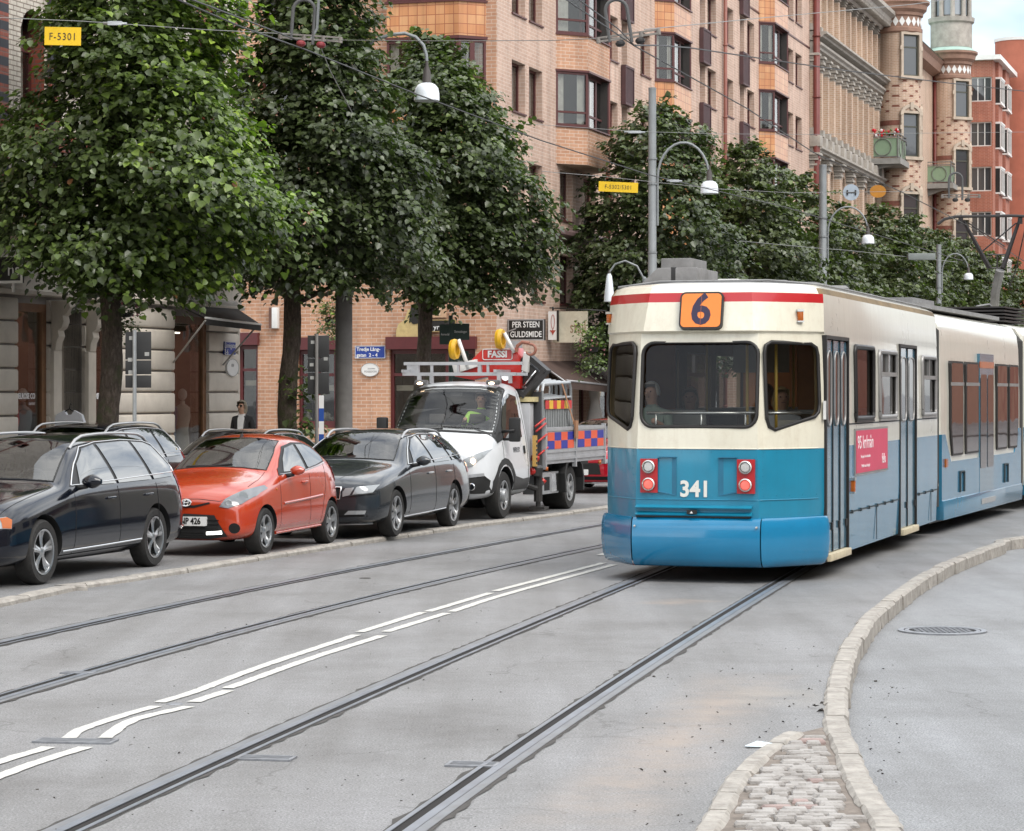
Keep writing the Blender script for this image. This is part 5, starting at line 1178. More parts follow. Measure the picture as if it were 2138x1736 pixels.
# hanging baskets
def basket(px, py, Y, s, label):
    t = thing('hanging_basket', label, 'hanging basket', P(px, py, Y), 0, 'hanging flower baskets'); me = crown_mesh('plant', int(px), [(-.45, .12), (-.2, .3), (0, .36), (.25, .28), (.4, .1)], 90, .075, M_leafA, per=9)
    o = link('plant', me, t); o.scale = (s, s, s); mb = MB(); mb.lathe([(0, -.12), (.14, -.1), (.2, .02), (.17, .02), (0, .0)], n=14); mb.tube([(.15, 0, 0), (0, 0, .8), (-.15, 0, 0)], .008, 5); mb.build('basket', M_blk, t).scale = (s,)*3
    fl = MB(); g = random.Random(int(px))
    for _ in range(14): a = g.uniform(0, 6.28); fl.ball((.33*math.cos(a)*s, .33*math.sin(a)*s, g.uniform(-.2, .3)*s), .025, n=5)
    fl.build('flowers', mat('petal_pink', (.45, .16, .2), .6), t); return t
basket(1236, 727, 69.5, 1.0, 'leafy hanging basket in front of the brown awning')
basket(690, 668, 66, .85, 'small hanging basket half hidden by the thick concrete pole')
basket(262, 655, 44, .62, 'small leafy basket right of the nearest tree trunk')
# ================================================================ TRAM
def boolean(ob, cutters, op='DIFFERENCE'):
    for c in cutters:
        m = ob.modifiers.new('b', 'BOOLEAN'); m.operation = op; m.object = c; m.solver = 'EXACT'
    dg = bpy.context.evaluated_depsgraph_get(); dg.update(); me = bpy.data.meshes.new_from_object(ob.evaluated_get(dg)); me.name = ob.name
    ob.modifiers.clear(); ob.data = me
    for c in cutters: bpy.data.objects.remove(c)
    return ob
def sharp(ob, ang=30):
    bm = bmesh.new(); bm.from_mesh(ob.data)
    for e in bm.edges: e.smooth = not (len(e.link_faces) == 2 and e.calc_face_angle(0) > R(ang)) and len(e.link_faces) == 2
    for f in bm.faces: f.smooth = True
    bm.to_mesh(ob.data); bm.free()
def paintmat(name, col, rough=.28, coat=.6, dirt=(.35, (.2, .17, .14)), var=.05, streak=0, cior=1.6):
    if name in MATS: return MATS[name]
    k = NT(name); o = k.n('TexCoord').outputs['Object']; f = k.noise(o, 1.6, 6, .65)
    c = k.ramp(f, [(.3, tuple(v*(1-var) for v in col)), (.7, tuple(v*(1+var) for v in col))])
    if streak:     # grime washed down the panel
        mp_ = k.n('Mapping'); mp_.inputs['Scale'].default_value = (4, 4, .35); k.l(o, mp_.inputs[0]); s_ = k.ramp(k.noise(mp_.outputs[0], 3.2, 6, .7), [(.46, (0,)*3), (.78, (1,)*3)]); c = k.mix(k.math('MULTIPLY', s_, streak), c, dirt[1])
    if dirt:
        d = k.ramp(k.noise(o, 9, 6, .75), [(.5, (0,)*3), (.8, (1,)*3)]); c = k.mix(k.math('MULTIPLY', d, dirt[0]), c, dirt[1])
    k.l(c, k.b.inputs['Base Color']); k.b.inputs['Roughness'].default_value = rough; k.b.inputs['Coat Weight'].default_value = coat; k.b.inputs['Coat Roughness'].default_value = .06; k.b.inputs['Coat IOR'].default_value = cior
    k.l(k.math('MULTIPLY_ADD', f, .18, rough-.09), k.b.inputs['Roughness'])
    k.bump(k.noise(o, 1.3, 2), .12, .05); MATS[name] = k.m; return k.m
M_cream = paintmat('tram_cream', (.74, .70, .57), .33, .5, (.3, (.42, .33, .22)), streak=.24)
M_tblue = paintmat('tram_blue', (.008, .215, .345), .33, .5, (.12, (.03, .10, .14)), var=.08, streak=.15)
M_bump = paintmat('bumper_blue', (.006, .19, .37), .22, .55, (.1, (.05, .14, .22)), var=.1)
M_sblue = paintmat('tram_side_blue', (.03, .20, .34), .24, .7, (.3, (.10, .14, .16)), streak=.3, cior=1.4)
M_scream = paintmat('tram_side_cream', (.66, .645, .56), .3, .6, (.25, (.4, .36, .28)), streak=.35)
M_tred = paintmat('tram_red', (.46, .008, .012), .35, .4, None)
M_rub = mat('rubber', (.016, .014, .013), .45, var=.2); M_int = mat('tram_inside', (.19, .13, .06), .7, var=.4, vs=1.2); M_intf = mat('tram_floor', (.05, .045, .04), .8)
M_rooft = mat('roof_grey', (.25, .25, .25), .7, var=.15, dirt=(.4, (.12, .1, .09))); M_chr = mat('handrail', (.62, .62, .6), .25, metal=.8, var=.05)
M_tglass = glassmat('tram_glass', alpha=.62, rough=.015, ior=1.36); M_dglass = glassmat('tram_side_glass', (.018, .02, .02), .03, alpha=.35)
TO = Vector((2.20, 27.96, 0)); TA = math.atan2(N_.y, N_.x); tram = thing('tram', 'blue and cream articulated tram number 6 with a red roof stripe', 'tram', TO, TA)
def tS(px): return 28.9*(988/(2710-px)-1)                       # distance back along the right side
def tZ(py, s): return CH+(HY-py)*(27.6+s*D_.y)/F
LV = [  # z, half width, half centre facet, y of centre facet, y of corners, material
 (.22, 1.20, .69, -.76, .02, 0), (.80, 1.22, .69, -.80, .0, 0), (1.42, 1.22, .675, -.80, 0, 1), (1.62, 1.22, .67, -.79, 0, 1), (2.10, 1.215, .665, -.74, 0, 1), (2.57, 1.21, .66, -.69, .02, 1), (2.655, 1.205, .655, -.67, .02, 1),
 (2.675, 1.21, .62, -.745, -.03, 1), (2.985, 1.195, .585, -.66, .02, 2), (3.085, 1.185, .575, -.63, .04, 1), (3.15, 1.15, .56, -.57, .08, 1), (3.19, 1.05, .5, -.46, .15, 3), (3.215, .8, .4, -.2, .3, 3)]
LT = 8.85
def ring(z, w, a, yc, y0, off=0.0, L=LT):
    w -= off; a -= off*.4; yc += off; y0 += off*.6
    pts = [(w, L-off), (w, 3.0), (w, y0+.25), (w-.004, y0+.07)]
    n1 = Vector((w-a, y0-yc)).normalized(); pts += [(w-.02-n1.x*.03, y0-n1.y*.0+.01), (w-n1.x*.12, y0-n1.y*.12)]
    for t in (.35, .65, .9): pts.append((w+(a-w)*t+.018*math.sin(math.pi*t), y0+(yc-y0)*t-.018*math.sin(math.pi*t)))
    pts += [(a-.02, yc-.008), (a*.5, yc-.022), (0, yc-.026)]
    full = pts+[(-x, y) for x, y in pts[-2::-1]]; return [Vector((x, y, z)) for x, y in full]
def body_solid(off=0.0, z0=None, z1=None):
    mb = MB(); L = [l for l in LV]
    if off: L = [l for l in LV if .8 <= l[0] <= 3.15]; L = [(.86, *L[0][1:])]+L[1:-1]+[(3.10, *L[-1][1:])]
    rings = [ring(*l[:5], off=off) for l in L]
    for i in range(len(rings)-1): mb.loft([rings[i], rings[i+1]], L[i][5], caps=False)
    mb.add(rings[0], [tuple(range(len(rings[0])-1, -1, -1))], 3); mb.add(rings[-1], [tuple(range(len(rings[0])))], 3); return mb
TM = [M_tblue, M_cream, M_tred, M_rooft, M_int, M_sblue, M_scream]
body = body_solid().build('car_body', TM, None, edge=25)
cut = [body_solid(.05).build('c', TM)]
def prismcut(pts, y0, y1): mb = MB(); mb.yprism(pts, y0, y1); return mb.build('c', TM)
def fpx(px, py):    # lateral position and height on the centre facet
    Y = TO.y-.78*D_.y; return ((px-CX)/F*Y-TO.x+.78*D_.x)/N_.x*1.0+0.0, CH+(HY-py)*(Y)/F
cw = rrect(-.615, .64, 1.655, 2.555, .13, 5); cut.append(prismcut(cw, -1.2, -.3))
def facet(sx, pts, d0=-.4, d1=.4):
    """outline given along the side facet (u from the centre facet outwards, z)"""
    a = Vector((sx*.67, -.78, 0)); b = Vector((sx*1.21, 0, 0)); u = (b-a).normalized(); n = Vector((u.y, -u.x, 0))*(1 if sx > 0 else -1)
    return [[a+u*p[0]+Vector((0, 0, p[1]))+n*d for p in pts] for d in (d0, d1)]
rw = [(.12, 1.63)] ; rw = [(.09, 1.75), (.12, 1.66), (.20, 1.625), (.80, 1.76), (.86, 1.81), (.88, 1.9), (.88, 2.42), (.86, 2.5), (.78, 2.545), (.19, 2.555), (.11, 2.52), (.09, 2.44)]
for sx in (1, -1):
    A, B = facet(sx, rw); mb = MB(); mb.loft([A, B]); cut.append(mb.build('c', TM))
def sb(s0, s1, z0, z1, r=.06, xs=(.9, 1.5)): mb = MB(); mb.xprism(rrect(s0, s1, z0, z1, r, 3) if r else [(s0, z0), (s1, z0), (s1, z1), (s0, z1)], *xs); return mb.build('c', TM)
SW = [(tS(1783), tS(1821.5), 1.72, 2.55, 0), (tS(1833), tS(1868.5), 1.72, 2.52, 1), (tS(1921), tS(1949.5), 1.72, 2.5, 1)]
D1 = (.10, 1.45); D2 = (tS(1877), tS(1909)); ZD = 2.60
for a, b, c, d, _ in SW: cut.append(sb(a, b, c, d)); cut.append(sb(a, b, c, d, xs=(-1.5, -.9)))
for a, b in (D1, D2): cut.append(sb(a, b, .18, ZD, 0))
cut.append(sb(5.3, 6.8, 1.72, 2.5, xs=(-1.5, -.9)))
mb = MB(); mb.box(-.95, .95, LT-.3, LT+.3, .9, 2.9); cut.append(mb.build('c', TM))
boolean(body, cut); body.parent = tram
bm = bmesh.new(); bm.from_mesh(body.data)
for f in bm.faces:
    c = f.calc_center_median()
    if c.z > 1.45 and f.material_index in (0, 5) and not (c.z < 3.1 and abs(f.normal.z) > 2): f.material_index = 4 if abs(c.x) < 1.19 else 6
    if .84 < c.z < 3.12 and abs(c.x) < 1.178 and c.y > .1: f.material_index = 4
    elif c.y > .15 and abs(c.x) > 1.12 and f.material_index in (0, 1, 2): f.material_index = 5 if c.z < 1.42 else 6
    elif f.material_index < 3 and c.y < .12:
        n = f.normal
        if n.dot(Vector((c.x, c.y-1.0, 0))) < -.05: f.material_index = 4
bm.to_mesh(body.data); bm.free(); sharp(body, 22)
# windows: rubber seal + pane
def seal(pts3, w=.021):
    mb = MB(); mb.tube(list(pts3)+[pts3[0]], w, 6, caps=False); return mb
p3 = lambda x, z: Vector((x, -.80+.026+(z-1.62)*.118-.03, z))
pts = [p3(x, z) for x, z in cw]; o = seal(pts).build('window', M_rub, tram, fix=False)
mb = MB(); mb.add([q+Vector((0, .035, 0)) for q in pts], [tuple(range(len(pts)))]); mb.build('pane', M_tglass, o, fix=False)
for sx in (1, -1):
    A, B = facet(sx, rw, .0, .0); o_ = []
    for q in A: nq = Vector(((1.0)*sx*.83, -.55, 0)); o_.append(q+nq*(.020-.048*(q.z-1.62)))
    o = seal(o_).build('window', M_rub, tram, fix=False); mb = MB(); mb.add([q-Vector((sx*.02, -.02, 0)) for q in o_], [tuple(range(len(o_)))]); mb.build('pane', M_tglass, o, fix=False)
for a, b, c, d, h in SW:
    for sx in (1, -1):
        x = sx*1.224; mb = MB(); mb.tube([(x, p[0], p[1]) for p in rrect(a, b, c, d, .07, 3)]+[(x, a+.07, c)], .03, 6, caps=False)
        if h: mb.box(x-.03, x+.015, a, b, d-.30, d-.25); mb.box(x-.03, x+.012, (a+b)/2-.025, (a+b)/2+.025, d-.25, d)
        mb.box(x-.01, x+.025, a+.03, b-.03, c-.045, c-.02)
        o = mb.build('window', mat('alu_frame', (.32, .31, .3), .4, metal=.5) if h else M_rub, tram, fix=False)
        mb = MB(); mb.add([(x-sx*.025, a, c), (x-sx*.025, b, c), (x-sx*.025, b, d), (x-sx*.025, a, d)], [(0, 1, 2, 3)]); mb.build('pane', M_dglass, o, fix=False)
# doors: folding leaves with tall rounded lights
M_door = paintmat('door_blue', (.055, .17, .25), .25, .8, (.3, (.1, .13, .15)), streak=.3)
for (a, b), nl in ((D1, 3), (D2, 2)):
    fr = MB(); fr.box(1.14, 1.232, a-.05, a, .19, ZD+.04); fr.box(1.14, 1.232, b, b+.05, .19, ZD+.04); fr.box(1.14, 1.231, a, b, ZD, ZD+.04); fr.build('door_frame', M_rub, tram)
    st = MB(); st.box(.95, 1.27, a+.02, b-.02, .19, .27); st.build('door_step', mat('step_cream', (.6, .52, .36), .6, dirt=(.5, (.3, .25, .18))), tram, bevel=.01)
    w = (b-a)/nl
    for i in range(nl):
        y0, y1 = a+w*i+.012, a+w*(i+1)-.012; mb = MB(); mb.box(1.165, 1.205, y0, y1, .28, ZD-.01); l = mb.build('door', M_door, tram)
        gp = rrect(y0+.09, y1-.09, 1.66, 2.47, min(.12, (y1-y0)*.5-.095), 5); mb = MB(); mb.xprism(gp, 1.2, 1.212); mb.build('pane', glassmat('door_glass', (.02, .02, .02), .04), l)
        mb = MB(); mb.tube([(1.212, *p) for p in gp+[gp[0]]], .014, 5, caps=False); mb.build('pane_seal', M_chr if False else MATS['alu_frame'], l, fix=False)
        mb = MB(); mb.box(1.19, 1.218, y1, y1+.022, .28, ZD-.01); mb.build('edge_rubber', M_rub, l)
        mb = MB(); mb.box(1.205, 1.225, y1-.09, y1-.03, .52, .6); mb.build('hinge', M_rub, l)
# front bumper: three pieces
def bump_ring(z, o_, a=.70, yc=-.80, w=1.22, y0=0.0):
    return a, yc-o_, w+o_*.55, y0-o_*.1
def bumper(kind):
    mb = MB(); prof = [(.17, -.06), (.19, .0), (.26, .055), (.42, .085), (.58, .08), (.66, .055), (.692, .02), (.695, -.05)]; rings = []
    for z, o_ in prof:
        a, yc, w, y0 = bump_ring(z, o_)
        if kind == 0: q = [(-a+.006, yc), (-a*.5, yc-.02), (0, yc-.028), (a*.5, yc-.02), (a-.006, yc)]
        else:
            s_ = kind; q = [(s_*(a+.006), yc), (s_*(a+(w-a)*.33), yc+(y0-yc)*.3-.012), (s_*(a+(w-a)*.7), yc+(y0-yc)*.66-.012), (s_*(w-.06), y0-.1), (s_*(w-.005), y0-.02), (s_*w, y0+.07)]
        rings.append([Vector((x, y, z)) for x, y in q])
    mb.loft(rings, closed=False, caps=False)
    back = [[Vector((q.x*.9, q.y+.12, q.z)) for q in rr_] for rr_ in rings]
    mb.loft([rings[-1], back[-1]], closed=False, caps=False); mb.loft([rings[0], back[0]], closed=False, caps=False); return mb
for k_ in (0, 1, -1): bumper(k_).build('bumper', M_bump, tram, fix=True, edge=40)
mb = MB()
for x in (-.66, .66): mb.lathe([(0, -.018), (.012, -.014), (.014, 0)], (x, -.885, .6), 10, axis='y')
mb.build('bumper_bolt', M_chr, tram)
# horizontal slots above the bumper, coupling emblem, trims
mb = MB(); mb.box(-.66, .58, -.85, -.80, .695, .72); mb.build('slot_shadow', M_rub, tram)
for z in (.80, .725):
    mb = MB(); mb.xprism([(-.88, z), (-.80, z+.035), (-.78, z+.035), (-.78, z-.012), (-.87, z-.012)], -.66, .60); mb.build('louvre', M_tblue, tram)
mb = MB(); mb.box(-.09, .02, -.905, -.88, .735, .775); mb.build('emblem', M_blk, tram); mb = MB(); mb.yprism([(-.055, .742), (-.02, .742), (-.037, .768)], -.911, -.904); mb.build('emblem_mark', M_wsign, tram)
sk = Skin(body)
for z, m_ in ((.885, M_tblue), (1.425, M_cream)):
    line = [(-1.0+2.0*i/16, z) for i in range(17)]; sk.strip('moulding', [(-1.16, z), (-.68, z), (0, z), (.68, z), (1.16, z)], .014, 'y', m_, tram, sign=-1, off=.002, step=.05)
rv = MB()
for i in range(22):
    x = -1.15+2.3*i/21
    for z in (.93, 1.39):
        h, n = sk.hit((x, -6, z), (0, 1, 0))
        if h: rv.ball(h, .0055, n=5)
for z in [1.0+.07*i for i in range(6)]:
    for x in (-.7, .7):
        h, n = sk.hit((x, -6, z), (0, 1, 0)); rv.ball(h, .0055, n=5)
rv.build('rivets', M_tblue, tram)
# tail lamps in red plates with a shaped recess beside them
for sx, cx_ in ((-1, -.515), (1, .535)):
    mb = MB(); mb.yprism([(cx_-.095, .955), (cx_+.095, .955), (cx_+.095, 1.315), (cx_-.095, 1.315)], -.845, -.80); u = mb.build('tail_light', M_tred, tram)
    ix = cx_-sx*.097; q = [(ix, .975), (ix-sx*.19, .93), (ix-sx*.19, 1.325), (ix, 1.325)]
    mb = MB(); mb.add([(ix, -.842, .965), (ix-sx*.2, -.829, .925), (ix-sx*.2, -.829, 1.33), (ix, -.842, 1.325), (ix, -.805, .99), (ix, -.805, 1.315)], [(0, 1, 4), (1, 2, 5, 4), (2, 3, 5), (0, 4, 5, 3)]); mb.build('lamp_recess', mat('recess_blue', (.02, .15, .25), .45), u, fix=False)
    mb = MB(); mb.box(min(ix, ix-sx*.2), max(ix, ix-sx*.2), -.85, -.826, 1.33, 1.338); mb.build('recess_edge', MATS['recess_blue'], u)
    for z, m_, nm in ((1.232, mat('lens_clear', (.55, .55, .53), .25, var=.1, bump=.5, bs=60), 'clear_lamp'), (1.045, mat('lens_red', (.7, .16, .13), .25, var=0, emit=(1, .12, .08), es=.3), 'red_lamp')):
        mb = MB(); mb.lathe([(.068, 0), (.07, -.035), (.058, -.042), (.054, -.02)], (cx_, -.845, z), 24, axis='y'); r_ = mb.build(nm, M_chr, u); mb = MB(); mb.lathe([(.056, -.02), (.045, -.032), (.0, -.036)], (cx_, -.845, z), 24, axis='y'); mb.build('lens', m_, r_)
text_mb('341', .235, frame((-.015, -.832, .99), (1, 0, 0), (0, 0, 1)), .006, mat('number_white', (.75, .74, .68), .5, var=0), 'number', tram, bold=.007, sx=.95)
# route display
FY = -.70
mb = MB(); T_ = frame((0.035, -.735, 2.885), (1, 0, 0), (0, .27, 1)); mb.T = T_; mb.zprism(rrect(-.235, .235, -.205, .205, .06, 5), -.06, .03); b_ = mb.build('route_display', M_rub, tram, bevel=0)
mb = MB(T_); mb.zprism(rrect(-.215, .215, -.185, .185, .045, 5), .025, .036); mb.build('display_face', mat('display_orange', (.72, .20, .035), .55, var=.06, vs=5, bump=.1, bs=60, emit=(.9, .25, .04), es=.12), b_)
text_mb('6', .47, T_ @ Matrix.Translation((.0, -.005, .037)), .004, mat('digit_indigo', (.028, .02, .055), .6, var=0), 'digit', b_, bold=.012, sx=.95)
mb = MB(T_); mb.box(-.002, .002, -.185, .185, .0365, .0395); mb.build('glass_joint', mat('joint_rust', (.4, .1, .03), .5), b_)
M_orange = mat('lens_orange', (.42, .10, .012), .2, var=.1)
def marker(T_, s_=1.0):
    mb = MB(T_); mb.box(-.03*s_, .03*s_, -.055*s_, .05*s_, -.01, .045); o = mb.build('marker_light', M_orange, tram, bevel=.01); mb = MB(T_); mb.box(-.037*s_, .037*s_, .045*s_, .07*s_, -.01, .05); mb.box(-.037*s_, .037*s_, -.07*s_, -.053*s_, -.01, .045); mb.build('marker_cap', M_chr, o)
h, n = sk.hit((1.0, -6, 2.84), (0, 1, 0)); marker(frame(h+Vector((.0, -.005, 0)), (.9, .5, 0), (0, 0, 1))); h, n = sk.hit((-1.15, -6, 2.84), (0, 1, 0)); marker(frame(h, (.7, -.7, 0), (0, 0, 1)))
marker(frame((1.22, tS(1777), .96), (0, 1, 0), (0, 0, 1)), 1.3)
# side panels, ad board, seams
M_seam = mat('seam', (.03, .04, .045), .8)
mb = MB(); mb.box(1.215, 1.2245, 1.52, 5.28, .655, .668); mb.box(1.215, 1.2245, 6.85, LT-.05, .655, .668); mb.box(1.2155, 1.225, 1.5, 5.3, 1.655, 1.67); mb.box(1.2155, 1.225, 6.85, LT-.05, 1.655, 1.67); mb.build('side_seam', M_seam, tram)
mb = MB()
for s_ in (3.5, 8.2): mb.box(1.216, 1.2243, s_, s_+.012, .25, .65)
mb.build('side_seam', M_seam, tram)
for s_ in [1.7+.6*i for i in range(6)]+[7.0, 7.6, 8.3]:
    mb = MB(); mb.box(1.218, 1.236, s_, s_+.05, .64, .68); mb.build('latch', M_seam, tram)
s0_, s1_ = tS(1782), tS(1849)
T_ = frame((1.232, (s0_+s1_)/2, 1.335), (0, 1, 0), (0, 0, 1)); w2, h2 = (s1_-s0_)/2, .27
mb = MB(T_); mb.box(-w2, w2, -h2, h2, -.012, .006); ad = mb.build('advert_board', MATS['alu_frame'], tram); mb = MB(T_); mb.box(-w2+.05, w2-.05, -h2+.025, h2-.025, .004, .010); mb.build('poster', mat('poster_red', (.62, .045, .11), .4, var=.05), ad)
for s_, sz_, x, y, kw in (('95 kr/mån', .22, -.5, .10, dict(sx=1.25)), ('fello', .17, .85, -.12, {}), ('Fast pris i nio månader', .05, -.5, -.06, dict(sx=1.5)), ('Mobilt utan krångel', .05, -.5, -.17, dict(sx=1.5))):
    text_mb(s_, sz_, T_ @ Matrix.Translation((x, y, .011)), .003, mat('poster_white', (.85, .8, .8), .5, var=0), 'lettering', ad, **kw)
mb = MB(frame((1.225, .02, 1.83), (0, 1, 0), (0, 0, 1))); mb.box(-.03, .03, -.1, .1, -.02, .004); mb.build('sticker', M_wsign, tram)
# roof gear
mb = MB(); mb.box(-1.0, 1.0, .6, LT-.1, 3.2, 3.24); mb.build('roof_deck', M_rooft, tram)
def at_roof(px0, px1, Y): return ((px0-CX)/F*Y, (px1-CX)/F*Y)
ITr = loc_of(tram)
def rbox(px0, px1, py0, py1, Y, dY, name, m_, slant=0):
    a = ITr @ P(px0, py1, Y); b = ITr @ P(px1, py0, Y); mb = MB(); z0 = 3.22; mb.yprism([(a.x-slant, z0), (b.x, z0), (b.x, b.z), (a.x, b.z)], a.y, a.y+dY); return mb.build(name, m_, tram, bevel=.012)
M_box = mat('box_grey', (.21, .205, .20), .65, var=.2, dirt=(.5, (.1, .09, .08)))
rbox(1372, 1462, 560, 597, 30.2, 1.1, 'roof_unit', M_box, slant=.28); rbox(1380, 1449, 540, 556, 30.5, .8, 'roof_unit', M_box)
rbox(1400, 1412, 558, 597, 30.15, .1, 'roof_unit_joint', M_rub); rbox(1498, 1545, 583, 592, 29.3, .4, 'roof_hatch', M_white)
for px, Y in ((1744, 31.0), (1800, 33.6), (1620, 29.5)):
    q = ITr @ P(px, 600, Y); mb = MB(); mb.lathe([(.16, 3.2), (.17, 3.28), (.13, 3.31), (0, 3.31)], (q.x, q.y, 0), 20); mb.build('roof_vent', M_box, tram)
mb = MB(); mb.tube([(-1.15, .3, 3.19), (-.6, .0, 3.235), (.6, .0, 3.235), (1.1, .3, 3.2), (1.13, 2, 3.2), (1.13, LT, 3.2)], .014, 6); mb.build('rain_gutter', M_rooft, tram)
# inside
mb = MB(); mb.box(-1.15, 1.15, .15, LT-.05, .87, .9); mb.add([(-.6, -.6, .895), (.6, -.6, .895), (1.1, .15, .895), (-1.1, .15, .895)], [(0, 1, 2, 3)]); mb.build('inside_floor', M_intf, tram)
M_seat = mat('seat_shell', (.33, .32, .29), .5); M_seatc = mat('seat_cloth', (.10, .07, .04), .9, var=.3); M_pole = mat('pole_yellow', (.5, .33, .05), .35)
def seat(x, y, rz):
    mb = MB(Matrix.Translation((x, y, .9)) @ Matrix.Rotation(rz, 4, 'Z')); mb.box(-.42, .42, -.22, .22, .36, .43, 0); mb.box(-.42, .42, .2, .26, .43, .93, 0); mb.box(-.38, .38, -.2, .18, .43, .47, 1); mb.box(-.38, .38, .17, .205, .5, .9, 1); mb.box(-.05, .05, -.1, .1, 0, .36, 0); return mb.build('seat', [M_seat, M_seatc], tram, bevel=.015)
for x, y, rz in ((.62, .55, 0), (-.62, .75, math.pi), (-.62, 2.4, math.pi), (.62, 2.2, 0), (-.62, 3.4, 0), (.62, 3.6, 0), (-.62, 5.2, 0), (-.62, 6.2, 0), (.62, 7.4, 0), (-.62, 7.4, 0)): seat(x, y, rz)
mb = MB(); mb.tube([(-.60, -.60, 1.80), (.58, -.60, 1.80)], .017, 8); 
for x in (-.5, .0, .48): mb.tube([(x, -.60, 1.80), (x, -.60, 1.55)], .013, 8)
mb.tube([(.68, -.45, 1.80), (.98, -.1, 1.80)], .017, 8); mb.build('handrail', M_chr, tram)
mb = MB()
for x, y in ((-.35, 1.2), (.35, .1), (.72, -.15), (.3, 3.0), (-.3, 4.3)): mb.tube([(x, y, .9), (x, y, 3.0)], .017, 8)
for x in (-.45, .45): mb.tube([(x, .2, 2.75), (x, LT-.3, 2.75)], .014, 6)
mb.build('grab_pole', M_pole, tram)
mb = MB(); mb.box(.35, 1.15, 4.9, 4.95, .9, 3.05, 0); mb.box(.62, 1.16, 1.62, 1.66, 1.2, 3.08, 0); mb.box(-1.16, -.80, 1.5, 1.55, 1.2, 3.08, 0); mb.box(-1.15, -.4, 6.9, 6.95, .9, 3.05, 0); mb.box(-.2, .3, 8.3, 8.35, .9, 2.9, 1); mb.build('partition', [mat('panel_orange', (.42, .15, .03), .6, var=.2), mat('panel_grey', (.3, .28, .22), .6)], tram)
mb = MB(); mb.box(.7, 1.14, -.02, .3, 1.35, 1.72); mb.build('cabinet', mat('cabinet_grey', (.34, .33, .3), .6), tram)
mb = MB(); mb.box(-.15, .5, 1.7, 1.72, 2.25, 2.62); mb.build('info_panel', MATS['panel_grey'], tram)
# under the floor
mb = MB(); mb.box(-1.05, 1.05, .25, LT-.2, .2, .5); mb.box(-.6, .6, -.6, .25, .24, .5); mb.box(-.8, .8, 1.6, 3.8, .06, .3); mb.build('underframe', M_rub, tram)
# ---- second and third car
H2 = R(19.5); d2 = Vector((math.sin(H2), math.cos(H2), 0)); Q2 = Vector((6.04, 36.3, 0))
def t2(px): q = (px-CX)/F; return (Q2.y*q-Q2.x)/(d2.x-d2.y*q)
def W2T(m): return m
T2 = loc_of(tram) @ frame(Q2, (d2.y, -d2.x, 0), d2)       # x to the right of travel, y backwards along the car; x=0 is its right side
L2 = t2(2129)
def carbox(T, L, name, y0=.12):
    mb = MB(T); prof = [(-.0, .42), (.02, .7), (0, 1.3), (0, 2.0), (-.02, 2.75), (-.05, 2.98), (-.14, 3.12), (-.4, 3.2), (-1.25, 3.24)]
    pr = prof+[(-2.5-x, z) for x, z in prof[-2::-1]]
    rings = []
    for y, s_ in ((y0, .0), (y0+.04, 1), (L-.04, 1), (L, 0)): rings.append([Vector((x if s_ else x*.96-.05, y, z)) for x, z in pr])
    mb.loft(rings, 0, closed=True); return mb
b2 = carbox(T2, L2, 'car_body').build('car_body', [M_scream], tram, edge=40)
mb = MB(T2); mb.xprism([(.13, .46), (L2-.01, .46), (L2-.01, 1.42), (L2-.25, 1.42), (L2-.75, 1.02), (.9, 1.02), (.42, 1.42), (.13, 1.42)], -.05, .024); mb.build('side_panel', M_sblue, b2)
mb = MB(T2); mb.xprism([(.16, .20), (L2-.05, .20), (L2-.02, .48), (.13, .48)], -.12, .05); mb.build('skirt', M_sblue, b2, bevel=.02)
for a, b, ch in ((1981, 2007.5, 1), (2013, 2040, 0), (2078, 2099.5, 0), (2103.5, 2123, 2)):
    s0_, s1_ = t2(a), t2(b); z0, z1 = 1.10, 2.48; c_ = .16
    q = [(s0_+(c_ if ch == 1 else .03), z0), (s1_-(c_ if ch == 2 else .03), z0), (s1_, z0+(.4 if ch == 2 else .04)), (s1_, z1-.04), (s1_-.04, z1), (s0_+.04, z1), (s0_, z1-.04), (s0_, z0+(.4 if ch == 1 else .04))]
    mb = MB(T2); mb.xprism(q, -.02, .03); o = mb.build('window', M_rub, b2); mb = MB(T2); cx_, cz_ = (s0_+s1_)/2, (z0+z1)/2; mb.xprism([(cx_+(y-cx_)*.88, cz_+(z-cz_)*.955) for y, z in q], .025, .034); mb.build('pane', glassmat('car_glass', (.05, .03, .025), .03, ior=1.9), o)
    mb = MB(T2); mb.box(.03, .042, s0_, s1_, z1-.36, z1-.31); mb.build('window_bar', MATS['alu_frame'], o)
s0_, s1_ = t2(2042), t2(2071); mb = MB(T2); mb.box(-.05, .028, s0_, s1_, .4, 2.62); o = mb.build('door', M_door, b2)
for i in range(2):
    a = s0_+(s1_-s0_)*i/2+.05; b = s0_+(s1_-s0_)*(i+1)/2-.05; mb = MB(T2); mb.xprism(rrect(a, b, .85, 2.3, .06, 3), .02, .036); mb.build('pane', MATS['car_glass'], o)
mb = MB(T2); mb.box(.02, .034, s0_, s1_, 2.4, 2.5); mb.build('orange_strip', M_orange, o); mb = MB(T2); mb.box(-.05, .06, s0_, s1_, .3, .38); mb.build('door_step', M_chr, o)
for a in (t2(2000), t2(2093)):
    mb = MB(T2); mb.tube([(.035, a, .55), (.035, a, .85), (.035, a+.35, .85), (.035, a+.35, .55)], .018, 5); mb.build('hatch_outline', M_seam, b2)
mb = MB(T2); mb.box(.0, .05, .35, .5, .95, 1.07); mb.build('marker_light', M_orange, b2)
mb = MB(T2); mb.box(-1.9, -.3, .3, L2-.3, 3.24, 3.30); mb.box(-1.7, -.6, 1.2, 3.0, 3.3, 3.42); mb.box(-.5, .3, .2, L2, .15, .42) if False else None; mb.build('roof_deck', M_rooft, b2)
